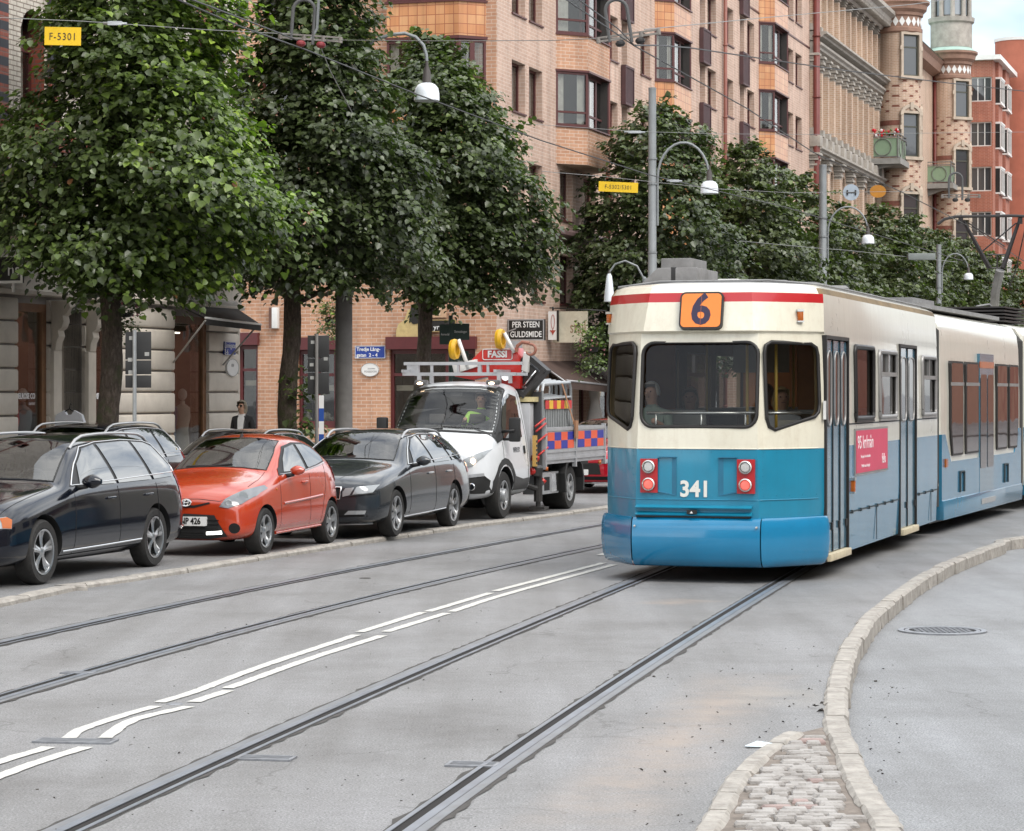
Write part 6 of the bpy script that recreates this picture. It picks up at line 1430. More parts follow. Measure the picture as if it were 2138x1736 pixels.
mb = MB(T2); mb.box(-2.3, -.15, .1, L2, .15, .45); mb.build('underframe', M_rub, b2)
def bellows(T, y0, y1, n=7):
    mb = MB(T); rings = []
    for i in range(n*2+1):
        y = y0+(y1-y0)*i/(n*2); s_ = .0 if i % 2 else -.07; rings.append([Vector((x, y, z)) for x, z in ((s_-.03, .4), (s_-.03, 2.9), (s_-.2, 3.08), (-2.3-s_, 3.08), (-2.47-s_, 2.9), (-2.47-s_, .4))])
    mb.loft(rings, smooth=False); return mb.build('bellows', mat('bellows_grey', (.06, .057, .054), .8, var=.2), tram)
TB = loc_of(tram) @ frame(TO+N_*1.22+D_*LT, N_, D_); bellows(TB, -.02, (Q2-(TO+N_*1.22+D_*LT)).length+.16)
H3 = R(22); d3 = Vector((math.sin(H3), math.cos(H3), 0)); Q3 = Q2+d2*(L2+.6); T3 = loc_of(tram) @ frame(Q3, (d3.y, -d3.x, 0), d3)
bellows(T2, L2-.01, L2+.62); b3 = carbox(T3, 9.5, 'car_body', .05).build('car_body', [M_scream], tram, edge=40)
mb = MB(T3); mb.xprism([(.06, .25), (9.4, .25), (9.4, 1.42), (.06, 1.42)], -.05, .02); mb.build('side_panel', M_sblue, b3)
for i in range(4): mb = MB(T3); mb.xprism(rrect(.5+2.1*i, 2.0+2.1*i, 1.7, 2.5, .07, 3), -.02, .025); mb.build('window', MATS['car_glass'], b3)
YP = 47.5; M_panto = mat('pantograph_black', (.022, .018, .018), .5, var=.1)
pg = MB(loc_of(tram)); pp = lambda x, y, dY=0: P(x, y, YP+dY)
for dY in (-.0, .35): pg.tube([pp(1958, 468, dY), pp(1972, 458, dY), pp(1995, 453, dY), pp(2110, 451, dY), pp(2165, 453, dY), pp(2188, 462, dY)], .028, 7)
for x in (2006, 2130): pg.tube([pp(x, 452), pp(x, 452, .35)], .03); pg.tube([pp(x, 455), pp(x, 468)], .045)
for a, b in (((2012, 462), (2066, 560)), ((2128, 462), (2094, 560))): pg.tube([pp(*a, .1), pp(*b, .1)], [.03, .05], 7)
for a, b in (((2022, 466), (2098, 515)), ((2122, 466), (2048, 528)), ((2062, 532), (2102, 532)), ((2066, 560), (2096, 560)), ((2082, 532), (2082, 560))): pg.tube([pp(*a, .1), pp(*b, .1)], .014, 5)
pg.tube([pp(2142, 470, .1), pp(2122, 560, .3), pp(2108, 600, .4)], .012, 5)
pg.build('pantograph', M_panto, tram); pg = MB(loc_of(tram)); pg.tube([pp(2088, 565, .1), pp(2078, 612, .3), pp(2076, 648, .5)], .085, 8); pg.build('pantograph_arm', M_box, tram)
mb = MB(T3); 
for i in range(5): mb.box(-2.0, -.45, .5, 2.6, 3.26+.06*i, 3.29+.06*i)
mb.build('resistor_bank', M_panto, tram); mb = MB(loc_of(tram)); mb.tube([pp(2030, 655, -2), pp(2040, 640, -2), pp(2065, 636, -1), pp(2080, 650, -1)], .02, 6); mb.build('roof_cable', M_rooft, tram)
# ================================================================ CARS
def section(st):
    y, zb, w, zm, ws, zs, wr, zr, zt = st
    half = [(0, zb), (w*.55, zb), (w*.93, zb+.03), (w, (zb+zm)/2), (w, zm), (ws, zs), ((ws*.25+wr*.75), zr*.72+zs*.28), (wr, zr), (wr*.55, zt-.012), (0, zt)]
    full = half+[(-x, z) for x, z in half[-2:0:-1]]; return [Vector((x, y, z)) for x, z in full]
def car_body(stations, arches, mats, sub=2, arch_x=(.52, 1.3)):
    mb = MB(); mb.loft([section(s) for s in stations], 0)
    o = mb.build('body', mats, None, smooth=True); m = o.modifiers.new('s', 'SUBSURF'); m.levels = sub; m.render_levels = sub
    dg = bpy.context.evaluated_depsgraph_get(); dg.update(); me = bpy.data.meshes.new_from_object(o.evaluated_get(dg)); me.name = 'body'; o.modifiers.clear(); o.data = me
    sk_ = Skin(o); cuts = []
    for (y, r, z) in arches:
        for s in (1, -1):
            c = MB(); q = [(y+r*math.cos(math.pi*k/24), z+r*math.sin(math.pi*k/24)) for k in range(25)]+[(y-r, -.3), (y+r, -.3)]
            c.xprism(q, min(s*arch_x[0], s*arch_x[1]), max(s*arch_x[0], s*arch_x[1]), 1); cuts.append(c.build('c', mats))
    boolean(o, cuts)
    bm = bmesh.new(); bm.from_mesh(o.data)
    for e in bm.edges: e.smooth = not (len(e.link_faces) == 2 and (e.link_faces[0].material_index != e.link_faces[1].material_index or e.calc_face_angle(0) > R(38)))
    for f in bm.faces: f.smooth = True
    bm.to_mesh(o.data); bm.free(); return o, sk_
M_tyre = mat('tyre', (.018, .017, .016), .75, var=.25, vs=10, bump=.3, bs=60, dirt=(.4, (.06, .055, .05))); M_rim = mat('alloy', (.52, .53, .54), .28, metal=.85, var=.08, dirt=(.3, (.2, .19, .18))); M_dark = mat('black_plastic', (.018, .018, .018), .55, var=.15); M_well = mat('wheel_well', (.008, .008, .008), .95, var=0)
M_chrome = mat('chrome', (.75, .75, .75), .08, metal=1, var=0); M_carglass = glassmat('car_window', (.015, .02, .018), .015, spec=.9, ior=2.3); M_wscr = glassmat('windscreen', rough=.015, alpha=.55, ior=2.0, gain=1.1); M_lens = glassmat('lamp_lens', (.30, .32, .33), .06)
def wheel(parent, x, y, r, w=.2, spokes=5, rimr=None, twin=True, side_=1, m_rim=None, dish=.03):
    rimr = rimr or r*.70; m_rim = m_rim or M_rim; s = side_; mb = MB()
    pr = [(rimr, -.02), (rimr+.012, .0), (r*.93, .004), (r*.985, -.02), (r, -.05), (r, -w+.05), (r*.98, -w+.02), (r*.9, -w), (rimr, -w+.01)]
    mb.lathe([(a, b*s) for a, b in pr], (x, y, r), 36, axis='x'); t = mb.build('wheel', M_tyre, parent)
    mb = MB(); mb.lathe([(rimr+.002, -.0*s), (rimr-.018, -.004*s), (rimr-.022, -.06*s), (rimr*.9, -.1*s), (rimr*.88, -w*.9*s)], (x, y, r), 36, axis='x', mi=0); mb.lathe([(0, -.075*s), (rimr*.86, -.08*s)], (x, y, r), 24, axis='x', mi=1)
    mb.lathe([(0, -.008*s), (.03, -.01*s), (.055, -.022*s), (.06, -.07*s)], (x, y, r), 18, axis='x', mi=0)
    for i in range(spokes):
        a = 2*math.pi*i/spokes+.3
        for k in ((-.16, .16) if twin else (0,)):
            a2 = a+k; n = 4; ra, rb = .045, rimr-.012; wa, wb_ = (.022, .026) if twin else (.035, .055); rings = []
            for q in range(n+1):
                t_ = q/n; rr_ = ra+(rb-ra)*t_; aa = a+k*(.35+.65*t_); hw = wa+(wb_-wa)*t_; cxs = x+s*(-.024-.012*math.sin(math.pi*t_)-(.0 if t_ < 1 else -.006)); dy, dz = math.cos(aa), math.sin(aa)
                rings.append([Vector((cxs, y+dy*rr_-dz*hw, r+dz*rr_+dy*hw)), Vector((cxs+s*.008, y+dy*rr_, r+dz*rr_)), Vector((cxs, y+dy*rr_+dz*hw, r+dz*rr_-dy*hw)), Vector((cxs-s*.03, y+dy*rr_, r+dz*rr_))])
            mb.loft(rings, 0)
    mb.build('rim', [m_rim, M_well], t); return t
def mirror(parent, x, y, z, s, m, sc=1.0):
    mb = MB(); rings = []
    for t in range(7):
        u = t/6; f = math.sin(math.pi*(.12+.76*u)); rings.append([Vector((x+s*(.05+.21*u)*sc, y+.075*math.cos(a)*f*sc-.0, z+.075*math.sin(a)*f*sc)) for a in [2*math.pi*k/12 for k in range(12)]])
    mb.loft(rings); o = mb.build('mirror', m, parent); mb = MB(); mb.tube([(x-s*.06, y+.02, z-.07), (x+s*.1*sc, y, z-.055)], [.035, .02], 8); mb.build('mirror_foot', M_dark, o); return o
def handle(parent, sk_, y, z, m, s=1):
    h, n = sk_.hit((s*3, y, z), (-s, 0, 0)); mb = MB(); x = h.x
    mb.tube([(x+s*.0, y-.09, z), (x+s*.028, y-.07, z+.002), (x+s*.032, y+.05, z+.002), (x+s*.0, y+.08, z)], .013, 7); return mb.build('door_handle', m, parent)
def place_car(t, px_f, Y, th):       # outer front wheel's contact: px_f at distance Y; th = heading of the street
    pass
def car(name, label, X, Y, th, st, wb, hw, wr_, paint, sp, group=None, gz=.05):
    """X,Y: contact point of the front wheel on our side. Local axes: x to our right, y backwards along the car"""
    ca, sa = math.cos(th), math.sin(th); ox = X-(hw-.03)*ca; oy = Y+(hw-.03)*sa
    t = thing(name, label, 'car', (ox, oy, gz), -th, group)
    body, sk_ = car_body(st, [(0, wr_*1.15, wr_), (wb, wr_*1.15, wr_)], [paint, M_well]); body.parent = t
    for y in (0, wb):
        for s in (1, -1): wheel(t, s*(hw-.03), y, wr_, .2, sp.get('spokes', 5), sp.get('rim'), sp.get('twin', True), s)
    return t, sk_
def mir(pts): return [(-x, z) for x, z in pts]
M_cabin = mat('cabin_dark', (.02, .019, .018), .85, var=.3)
def hollow(t, ws, y1, mats, sk_):
    """open the cabin behind the windscreen and furnish it"""
    body = [c for c in kids(t) if c.data and c.name.startswith('body')][0]; body.parent = None; c = MB(); zc = sum(p[1] for p in ws)/len(ws)
    c.yprism([(x*.99, zc+(z-zc)*.985) for x, z in ws], -1.5, y1, 1); boolean(body, [c.build('c', mats)]); body.parent = t
    bm = bmesh.new(); bm.from_mesh(body.data)
    for e in bm.edges: e.smooth = not (len(e.link_faces) == 2 and (e.link_faces[0].material_index != e.link_faces[1].material_index or e.calc_face_angle(0) > R(38)))
    for f in bm.faces: f.smooth = True
    bm.to_mesh(body.data); bm.free(); z0 = min(p[1] for p in ws)
    for s in (-1, 1):
        mb = MB(); x = s*.34; y = y1-.75; mb.box(x-.2, x+.2, y, y+.1, z0-.0, z0+.08); mb.box(x-.12, x+.12, y+.01, y+.09, z0+.11, z0+.26); mb.tube([(x-.05, y+.05, z0+.06), (x-.05, y+.05, z0+.13)], .01, 5); mb.tube([(x+.05, y+.05, z0+.06), (x+.05, y+.05, z0+.13)], .01, 5); mb.build('seat', M_dark2, t, bevel=.02)
    mb = MB(); mb.tube([(.34+.17*math.cos(a), y1-1.35+.05*math.sin(a), z0-.02+.14*math.sin(a)) for a in [math.pi*k/14 for k in range(15)]], .013, 6); mb.build('steering_wheel', M_dark, t)
    zm_ = max(p[1] for p in ws)-.10; hm, _n = sk_.hit((0, -6, zm_), (0, 1, 0)); mb = MB(); mb.box(-.09, .09, hm.y+.12, hm.y+.15, zm_-.03, zm_+.03); mb.build('rear_mirror', M_dark, t)
M_dark2 = mat('seat_grey', (.07, .065, .06), .8, var=.2)
def glazing(t, sk_, ws, side_panes, trim=None, pillar=None, rear=None):
    if t is not None: hollow(t, ws, {True: 2.2}.get(True), [MATS['paint_black'], M_cabin], sk_)
    sk_.patch('windscreen', ws, 'y', M_wscr, t, sign=-1, off=.005, step=.08)
    sk_.strip('windscreen_seal', ws, .018, 'y', M_dark, t, sign=-1, closed=True, off=.002)
    for s in (1, -1):
        for p in side_panes: sk_.patch('side_window', p, 'x', M_carglass, t, sign=s, off=.013, step=.06)
        if pillar:
            for p in pillar: sk_.patch('pillar_trim', p, 'x', M_dark, t, sign=s, off=.005, step=.06)
        if trim: sk_.strip('window_trim', trim, .018, 'x', M_chrome, t, sign=s, closed=True, off=.008)
def rails_(t, sk_, y0, y1, x, h, m, zoff=.0):
    for s in (1, -1):
        n = 14; path = []
        for i in range(n+1):
            y = y0+(y1-y0)*i/n; hh, _ = sk_.hit((s*x, y, 4), (0, 0, -1)); u = i/n; lift = h*min(1, min(u, 1-u)*9)**.7; path.append(Vector((s*x, y, hh.z+lift)))
        mb = MB(); mb.tube(path, .017, 8); mb.build('roof_rail', m, t)
def rr_px(px, Y): return (px-CX)/F*Y
paintB = paintmat('paint_black', (.006, .008, .014), .16, 1.0, None); paintR = paintmat('paint_orange_red', (.45, .045, .012), .22, 1.0, None); paintG = paintmat('paint_grey', (.035, .04, .046), .22, 1.0, None); paintW = paintmat('paint_white', (.72, .74, .76), .3, .7, (.12, (.4, .37, .33))); paintRed = paintmat('paint_red', (.42, .008, .02), .2, 1.0, None)
for p_ in (paintB, paintG, paintRed): p_.node_tree.nodes['Principled BSDF'].inputs['Metallic'].default_value = .2; p_.node_tree.nodes['Principled BSDF'].inputs['Specular IOR Level'].default_value = .15; p_.node_tree.nodes['Principled BSDF'].inputs['Coat IOR'].default_value = 1.5
def plate(t, sk_, x, z, w, h, txt, tilt=0):
    hh, n = sk_.hit((x, -6, z), (0, 1, 0)); T_ = frame((x, hh.y-.03, z), (1, 0, 0), (0, 0, 1)); mb = MB(T_); mb.zprism(rrect(-w/2, w/2, -h/2, h/2, .012, 2), -.03, .004); o = mb.build('number_plate', M_wsign, t)
    if txt: text_mb(txt, h*.98, T_ @ Matrix.Translation((0, 0, .006)), .003, M_blk, 'plate_text', o, sx=.80, bold=.003)
    return o
# ---- black estate car (nearest)
stV = [(-.94, .30, .56, .45, .54, .58, .45, .63, .64), (-.90, .22, .74, .45, .71, .62, .56, .69, .71), (-.72, .19, .88, .48, .84, .70, .64, .79, .82), (-.35, .18, .925, .52, .885, .80, .68, .89, .93), (.2, .18, .93, .56, .895, .885, .71, .96, 1.0), (.52, .18, .93, .58, .895, .93, .74, .995, 1.035), (.60, .18, .93, .58, .9, .94, .74, 1.02, 1.07),
       (1.0, .18, .93, .58, .905, .955, .67, 1.27, 1.34), (1.30, .18, .93, .58, .905, .965, .625, 1.40, 1.465), (1.6, .18, .93, .58, .905, .97, .61, 1.45, 1.51), (2.4, .18, .93, .58, .905, .98, .605, 1.47, 1.53), (3.1, .18, .93, .58, .9, .99, .595, 1.45, 1.505), (3.5, .19, .925, .58, .885, 1.0, .575, 1.40, 1.44), (3.62, .22, .90, .6, .86, .99, .59, 1.22, 1.27), (3.70, .28, .86, .62, .82, .9, .64, .99, 1.02), (3.75, .34, .76, .6, .72, .78, .6, .84, .86)]
Yv = 26.3
volvo, skv = car('estate_car', 'black estate car with silver roof rails, nearest at the left edge', rr_px(92, Yv), Yv, R(15.8), stV, 2.816, .93, .335, paintB, dict(spokes=5))
bz = lambda y: .965+.03*(y-.8)/2.6
tr_ = [(.74, .985), (1.05, 1.20), (1.38, 1.375), (1.8, 1.42), (2.5, 1.435), (3.1, 1.41), (3.3, 1.37), (3.52, 1.10), (3.5, 1.055)]
panes = [[(.92, bz(1)+.01), (1.10, 1.20), (1.40, 1.355), (1.72, 1.395), (1.80, bz(1.8))], [(1.88, bz(1.9)), (1.80, 1.40), (2.5, 1.415), (2.66, 1.41), (2.76, bz(2.76))], [(2.84, bz(2.84)), (2.74, 1.405), (3.08, 1.39), (3.26, 1.345), (3.46, 1.11), (3.43, bz(3.4)+.01)]]
ws_ = [(-.70, 1.035), (-.40, 1.055), (0, 1.065), (.40, 1.055), (.70, 1.035), (.60, 1.30), (.54, 1.42), (.3, 1.45), (0, 1.455), (-.3, 1.45), (-.54, 1.42), (-.60, 1.30)]
glazing(volvo, skv, ws_, panes, tr_, [tr_])
rails_(volvo, skv, 1.25, 3.3, .58, .075, mat('rail_alu', (.45, .45, .45), .3, metal=.7, var=.05))
for s in (1, -1):
    skv.patch('headlight', [(-.86, .615), (-.64, .60), (-.60, .69), (-.64, .72), (-.86, .70)], 'x', M_lens, volvo, sign=s, off=.006, step=.05)
    skv.patch('indicator', [(-.75, .612), (-.645, .605), (-.60, .69), (-.64, .715), (-.72, .705)], 'x', M_orange, volvo, sign=s, off=.010, step=.05)
    skv.patch('front_lamp', [(s*.50, .615), (s*.80, .615), (s*.82, .70), (s*.55, .69)], 'y', M_lens, volvo, sign=-1, off=.006, step=.06)
    for y0 in (.70, 1.82, 2.86): skv.strip('door_seam', [(y0-.0 if y0 > 1 else y0-.02, .28), (y0, .6), (y0+(.02 if y0 > 1 else .06), .95)], .008, 'x', M_well, volvo, sign=s, off=0)
    skv.strip('sill_trim', [(.42, .315), (1.4, .325), (2.4, .34)], .026, 'x', M_chrome, volvo, sign=s, off=.004)
    skv.patch('sill_cladding', [(.38, .19), (2.42, .2), (2.44, .29), (.40, .27)], 'x', M_dark, volvo, sign=s, off=.006, step=.1)
    for y in (1.62, 2.62): handle(volvo, skv, y, .83, M_chrome if False else paintB, s)
    mirror(volvo, s*.88, .86, 1.03, s, paintB)
    skv.patch('tail_lamp', [(3.56, .72), (3.70, .74), (3.62, 1.05), (3.52, 1.15), (3.47, 1.1)], 'x', mat('lens_tail', (.35, .01, .012), .15, var=.05), volvo, sign=s, off=.006, step=.05)
skv.patch('lower_intake', [(-.66, .27), (.66, .27), (.66, .4), (-.66, .4)], 'y', M_well, volvo, sign=-1, off=.004); skv.patch('grille', [(-.38, .50), (.38, .50), (.40, .64), (-.40, .64)], 'y', M_well, volvo, sign=-1, off=.005, step=.05)
plate(volvo, skv, 0, .46, .52, .11, ''); skv.strip('bonnet_seam', [(.74, -.70), (.76, -.2), (.76, .45)], .008, 'z', M_well, volvo, off=0); skv.strip('wiper', [(-.55, .60), (0, .56)], .018, 'z', M_dark, volvo, off=.012)
skv.strip('rear_bumper_trim', [(3.50, .42), (3.7, .43)], .03, 'x', M_chrome, volvo, off=.004)
# the black estate behind it: same shape, parked nearer the pavement
v2 = copy_tree(volvo); v2['label'] = 'second black estate car, seen as roof and windows behind the first'; v2.location = (-6.9, 36.6, .05); v2.rotation_euler = (0, 0, -R(16.5))
# ---- orange-red small hatchback
stA = [(-.63, .26, .50, .42, .5, .55, .42, .62, .64), (-.60, .20, .64, .42, .62, .60, .5, .68, .71), (-.45, .18, .76, .45, .73, .68, .54, .78, .83), (-.1, .18, .80, .5, .765, .80, .58, .885, .935), (.25, .18, .805, .52, .77, .87, .60, .945, 1.0), (.42, .18, .805, .54, .775, .90, .61, .985, 1.04),
       (.75, .18, .805, .54, .78, .92, .60, 1.19, 1.26), (1.05, .18, .805, .54, .78, .935, .555, 1.345, 1.41), (1.4, .18, .805, .54, .78, .95, .545, 1.39, 1.455), (1.9, .18, .805, .54, .775, .98, .53, 1.37, 1.44), (2.3, .18, .80, .55, .76, 1.02, .50, 1.30, 1.37), (2.55, .2, .78, .56, .73, 1.03, .50, 1.17, 1.23), (2.70, .25, .73, .56, .69, .93, .5, 1.0, 1.04), (2.78, .3, .62, .55, .6, .76, .5, .84, .86)]
Ya = 31.2
aygo, ska = car('hatchback', 'small orange-red hatchback with oval badge, between two dark estate cars', rr_px(556, Ya), Ya, R(15.8), stA, 2.34, .81, .285, paintR, dict(spokes=5, twin=False))
tra = [(.56, .955), (.80, 1.14), (1.05, 1.29), (1.4, 1.335), (1.8, 1.325), (2.1, 1.27), (2.3, 1.15), (2.28, 1.07), (1.9, 1.03), (1.4, .985)]
pana = [[(.72, .98), (.88, 1.14), (1.08, 1.265), (1.40, 1.305), (1.46, 1.0), (1.2, .985)], [(1.56, 1.01), (1.50, 1.305), (1.8, 1.295), (2.06, 1.245), (2.24, 1.14), (2.22, 1.08), (1.9, 1.04)]]
wsa = [(-.60, 1.01), (-.3, 1.04), (0, 1.05), (.3, 1.04), (.60, 1.01), (.56, 1.2), (.49, 1.355), (.25, 1.39), (0, 1.395), (-.25, 1.39), (-.49, 1.355), (-.56, 1.2)]
glazing(aygo, ska, wsa, pana, None, [tra])
M_drl = mat('lamp_lit', (.9, .9, .9), .3, var=0, emit=(1, .97, .92), es=3.2)
for s in (1, -1):
    ska.strip('window_trim', [(.60, .955), (1.4, .975), (1.9, 1.02), (2.28, 1.06)], .012, 'x', M_chrome, aygo, sign=s, off=.006)
    hl = [(s*.42, .60), (s*.53, .585), (s*.66, .63), (s*.735, .72), (s*.75, .80), (s*.72, .835), (s*.60, .78), (s*.48, .69)]
    ho = ska.patch('headlight', hl, 'y', mat('lamp_black', (.16, .17, .18), .12, var=0, coat=1), aygo, sign=-1, off=.010, step=.04)
    for (x, z, r_) in ((.645, .715, .066), (.53, .650, .040)):
        h, n = ska.hit((s*x, -6, z), (0, 1, 0)); T_ = frame(h-Vector((0, .012, 0)), Vector((0, 0, 1)).cross(n), (0, 0, 1)); mb = MB(T_); mb.lathe([(r_, 0), (r_*1.05, .008), (r_*.8, .012), (0, .002)], (0, 0, 0), 20); mb.build('reflector', M_lens, ho)
    for y0 in (.46, 1.50): ska.strip('door_seam', [(y0, .3), (y0+.0, .6), (y0+.06, .94)], .007, 'x', M_well, aygo, sign=s, off=0)
    ska.strip('door_seam', [(1.52, .96), (1.62, .7), (1.95, .34)] if False else [(2.2, 1.05), (2.1, .75), (1.98, .55), (1.9, .32)], .007, 'x', M_well, aygo, sign=s, off=0)
    ska.strip('side_moulding', [(.55, .60), (1.2, .62), (1.95, .65)], .03, 'x', paintR, aygo, sign=s, off=.004); ska.strip('sill_trim', [(.40, .25), (1.2, .26), (1.95, .27)], .035, 'x', paintR, aygo, sign=s, off=.012)
    for y in (1.33,): handle(aygo, ska, y, .84, paintR, s)
    mirror(aygo, s*.76, .78, 1.0, s, paintR, .85)
    ska.patch('mirror_triangle', [(.56, .94), (.74, .955), (.86, 1.12), (.62, 1.02)], 'x', M_dark, aygo, sign=s, off=.008, step=.06)
    h, n = ska.hit((s*3, .36, .78), (-s, 0, 0)); mb = MB(); mb.ball(h, .018, n=8); mb.build('side_repeater', M_orange, aygo)
    ska.patch('tail_lamp', [(2.58, .80), (2.72, .82), (2.66, 1.02), (2.52, 1.12), (2.50, .98)], 'x', MATS['lens_tail'], aygo, sign=s, off=.01, step=.05)
    c = [(s*.60+.062*math.cos(a), .345+.062*math.sin(a)) for a in [2*math.pi*k/18 for k in range(18)]]; ska.patch('fog_lamp_well', c, 'y', M_well, aygo, sign=-1, off=.004, step=.05)
    drl = ska.patch('daytime_light', [(s*.26, .265), (s*.46, .28), (s*.455, .315), (s*.26, .30)], 'y', M_drl, aygo, sign=-1, off=.018, step=.04)
ska.patch('lower_grille', [(-.36, .50), (0, .515), (.36, .50), (.42, .40), (.52, .25), (.3, .215), (-.3, .215), (-.52, .25), (-.42, .40)], 'y', M_dark, aygo, sign=-1, off=.008, step=.05)
for i in range(5): z = .24+.05*i; ska.strip('grille_slat', [(-.42, z), (.42, z)], .012, 'y', M_well, aygo, sign=-1, off=.012)
ska.patch('upper_grille', [(-.30, .635), (-.1, .585), (.1, .585), (.30, .635), (.29, .655), (.1, .615), (-.1, .615), (-.29, .655)], 'y', M_well, aygo, sign=-1, off=.005, step=.04)
h, n = ska.hit((0, -6, .645), (0, 1, 0)); mb = MB(frame(h-Vector((0, .016, 0)), (1, 0, 0), (0, .35, 1)))
ell = lambda rx, rz, cx_=0, cz_=0: [(cx_+rx*math.cos(a), cz_+rz*math.sin(a), .004) for a in [2*math.pi*k/20 for k in range(21)]]
mb.tube(ell(.062, .042), .007, 6); mb.tube(ell(.026, .040), .005, 6); mb.tube(ell(.045, .017, 0, .018), .005, 6); mb.build('badge', M_chrome, aygo); mb = MB(frame(h-Vector((0, .012, 0)), (1, 0, 0), (0, .35, 1))); mb.zprism([(p[0], p[1]) for p in ell(.06, .04)[:-1]], -.01, 0); mb.build('badge_back', M_blk, aygo)
plate(aygo, ska, .03, .425, .48, .11, 'MNP 426'); ska.strip('wiper', [(-.45, .44), (-.1, .41), (.15, .46)], .02, 'z', M_dark, aygo, off=.014); ska.strip('bonnet_seam', [(-.55, .72), (-.42, .665), (-.15, .69), (.15, .69), (.42, .665), (.55, .72)], .008, 'y', M_well, aygo, sign=-1, off=0)
ska.strip('bonnet_seam', [(.62, -.2), (.63, .1), (.60, .4)], .008, 'z', M_well, aygo, off=0)
h, n = ska.hit((0, 1.15, 4), (0, 0, -1)); mb = MB(); mb.lathe([(.03, -.01), (.02, .03), (0, .035)], h, 8); mb.tube([h+Vector((0, 0, .02)), h+Vector((.0, .12, .2))], .004, 4); mb.build('antenna', M_dark, aygo)
# ---- dark grey estate
stO = [(-.89, .30, .56, .46, .54, .60, .5, .68, .70), (-.86, .22, .74, .46, .72, .66, .6, .73, .76), (-.70, .19, .86, .48, .84, .72, .64, .80, .84), (-.3, .18, .90, .52, .87, .82, .66, .90, .94), (.2, .18, .905, .56, .875, .89, .68, .96, 1.0), (.45, .18, .905, .58, .875, .925, .70, .99, 1.04),
       (.9, .18, .905, .58, .88, .94, .655, 1.24, 1.31), (1.22, .18, .905, .58, .88, .95, .60, 1.36, 1.425), (1.6, .18, .905, .58, .88, .96, .585, 1.395, 1.46), (2.3, .18, .905, .58, .88, .975, .58, 1.395, 1.46), (2.9, .18, .905, .58, .87, .99, .565, 1.36, 1.42), (3.3, .2, .895, .58, .85, .99, .55, 1.28, 1.33), (3.55, .22, .87, .6, .82, .96, .57, 1.10, 1.14), (3.70, .28, .82, .6, .78, .84, .6, .93, .96), (3.77, .34, .7, .58, .68, .74, .55, .82, .84)]
Yo = 35.0
octa, sko = car('estate_car', 'dark grey estate car with chrome grille frame, in front of the white truck', rr_px(829, Yo), Yo, R(15.6), stO, 2.68, .905, .325, paintG, dict(spokes=6, twin=False, rim=.235))
bo = lambda y: .955+.035*(y-.7)/2.6
tro = [(.66, .97), (1.0, 1.19), (1.3, 1.33), (1.8, 1.37), (2.4, 1.365), (2.95, 1.31), (3.25, 1.20), (3.42, 1.06)]
pano = [[(.86, bo(.9)+.01), (1.05, 1.18), (1.32, 1.30), (1.62, 1.345), (1.72, bo(1.7))], [(1.80, bo(1.8)), (1.70, 1.35), (2.4, 1.345), (2.62, bo(2.6))], [(2.70, bo(2.7)), (2.52, 1.335), (2.94, 1.285), (3.20, 1.18), (3.34, 1.07), (3.3, bo(3.3)+.01)]]
wso = [(-.66, 1.03), (-.35, 1.05), (0, 1.06), (.35, 1.05), (.66, 1.03), (.60, 1.23), (.53, 1.37), (.3, 1.40), (0, 1.405), (-.3, 1.40), (-.53, 1.37), (-.60, 1.23)]
glazing(octa, sko, wso, pano, tro, [tro]); rails_(octa, sko, 1.15, 3.05, .56, .065, MATS['rail_alu'])
for s in (1, -1):
    h1 = sko.patch('headlight', [(s*.40, .575), (s*.50, .60), (s*.56, .70), (s*.44, .69), (s*.40, .64)], 'y', M_lens, octa, sign=-1, off=.008, step=.04)
    h2 = sko.patch('headlight', [(s*.535, .605), (s*.78, .63), (s*.815, .73), (s*.59, .705)], 'y', M_lens, octa, sign=-1, off=.008, step=.04)
    sko.strip('lamp_rim', [(s*.50, .59), (s*.80, .62)], .014, 'y', M_dark, octa, sign=-1, off=.01)
    for y0 in (.55, 1.72, 2.66): sko.strip('door_seam', [(y0, .30), (y0, .6), (y0+.05, .93)], .008, 'x', M_well, octa, sign=s, off=0)
    sko.strip('sill_trim', [(.42, .26), (1.4, .275), (2.28, .30)], .018, 'x', M_chrome, octa, sign=s, off=.004)
    for y in (1.52, 2.42): handle(octa, sko, y, .83, M_chrome, s)
    mirror(octa, s*.86, .78, 1.02, s, paintG, .95)
    sko.patch('fog_lamp', [(s*.42, .335), (s*.70, .345), (s*.72, .395), (s*.48, .39)], 'y', M_lens, octa, sign=-1, off=.006, step=.05)
    sko.patch('tail_lamp', [(3.40, .78), (3.62, .8), (3.55, .96), (3.42, .97)], 'x', MATS['lens_tail'], octa, sign=s, off=.006, step=.05)
sko.patch('lower_intake', [(-.74, .23), (.74, .23), (.72, .40), (-.72, .40)], 'y', M_well, octa, sign=-1, off=.004, step=.08)
gp = [(-.36, .55), (-.2, .51), (.2, .51), (.36, .55), (.38, .70), (-.38, .70)]; g_ = sko.patch('grille', gp, 'y', M_well, octa, sign=-1, off=.006, step=.05); sko.strip('grille_frame', gp, .022, 'y', M_chrome, g_ if False else octa, sign=-1, closed=True, off=.012)
for i in range(14): x = -.32+.64*i/13; sko.strip('grille_bar', [(x, .545), (x, .68)], .013, 'y', M_dark, octa, sign=-1, off=.014)
sko.strip('bonnet_crease', [(.30, -.72), (.46, -.2), (.55, .35)], .006, 'z', paintG, octa, off=.001); plate(octa, sko, 0, .44, .5, .11, ''); sko.strip('wiper', [(-.5, .50), (0, .47)], .018, 'z', M_dark, octa, off=.012); sko.strip('bumper_lip', [(-.7, .215), (0, .2), (.7, .215)], .03, 'y', MATS['rail_alu'], octa, sign=-1, off=.006)
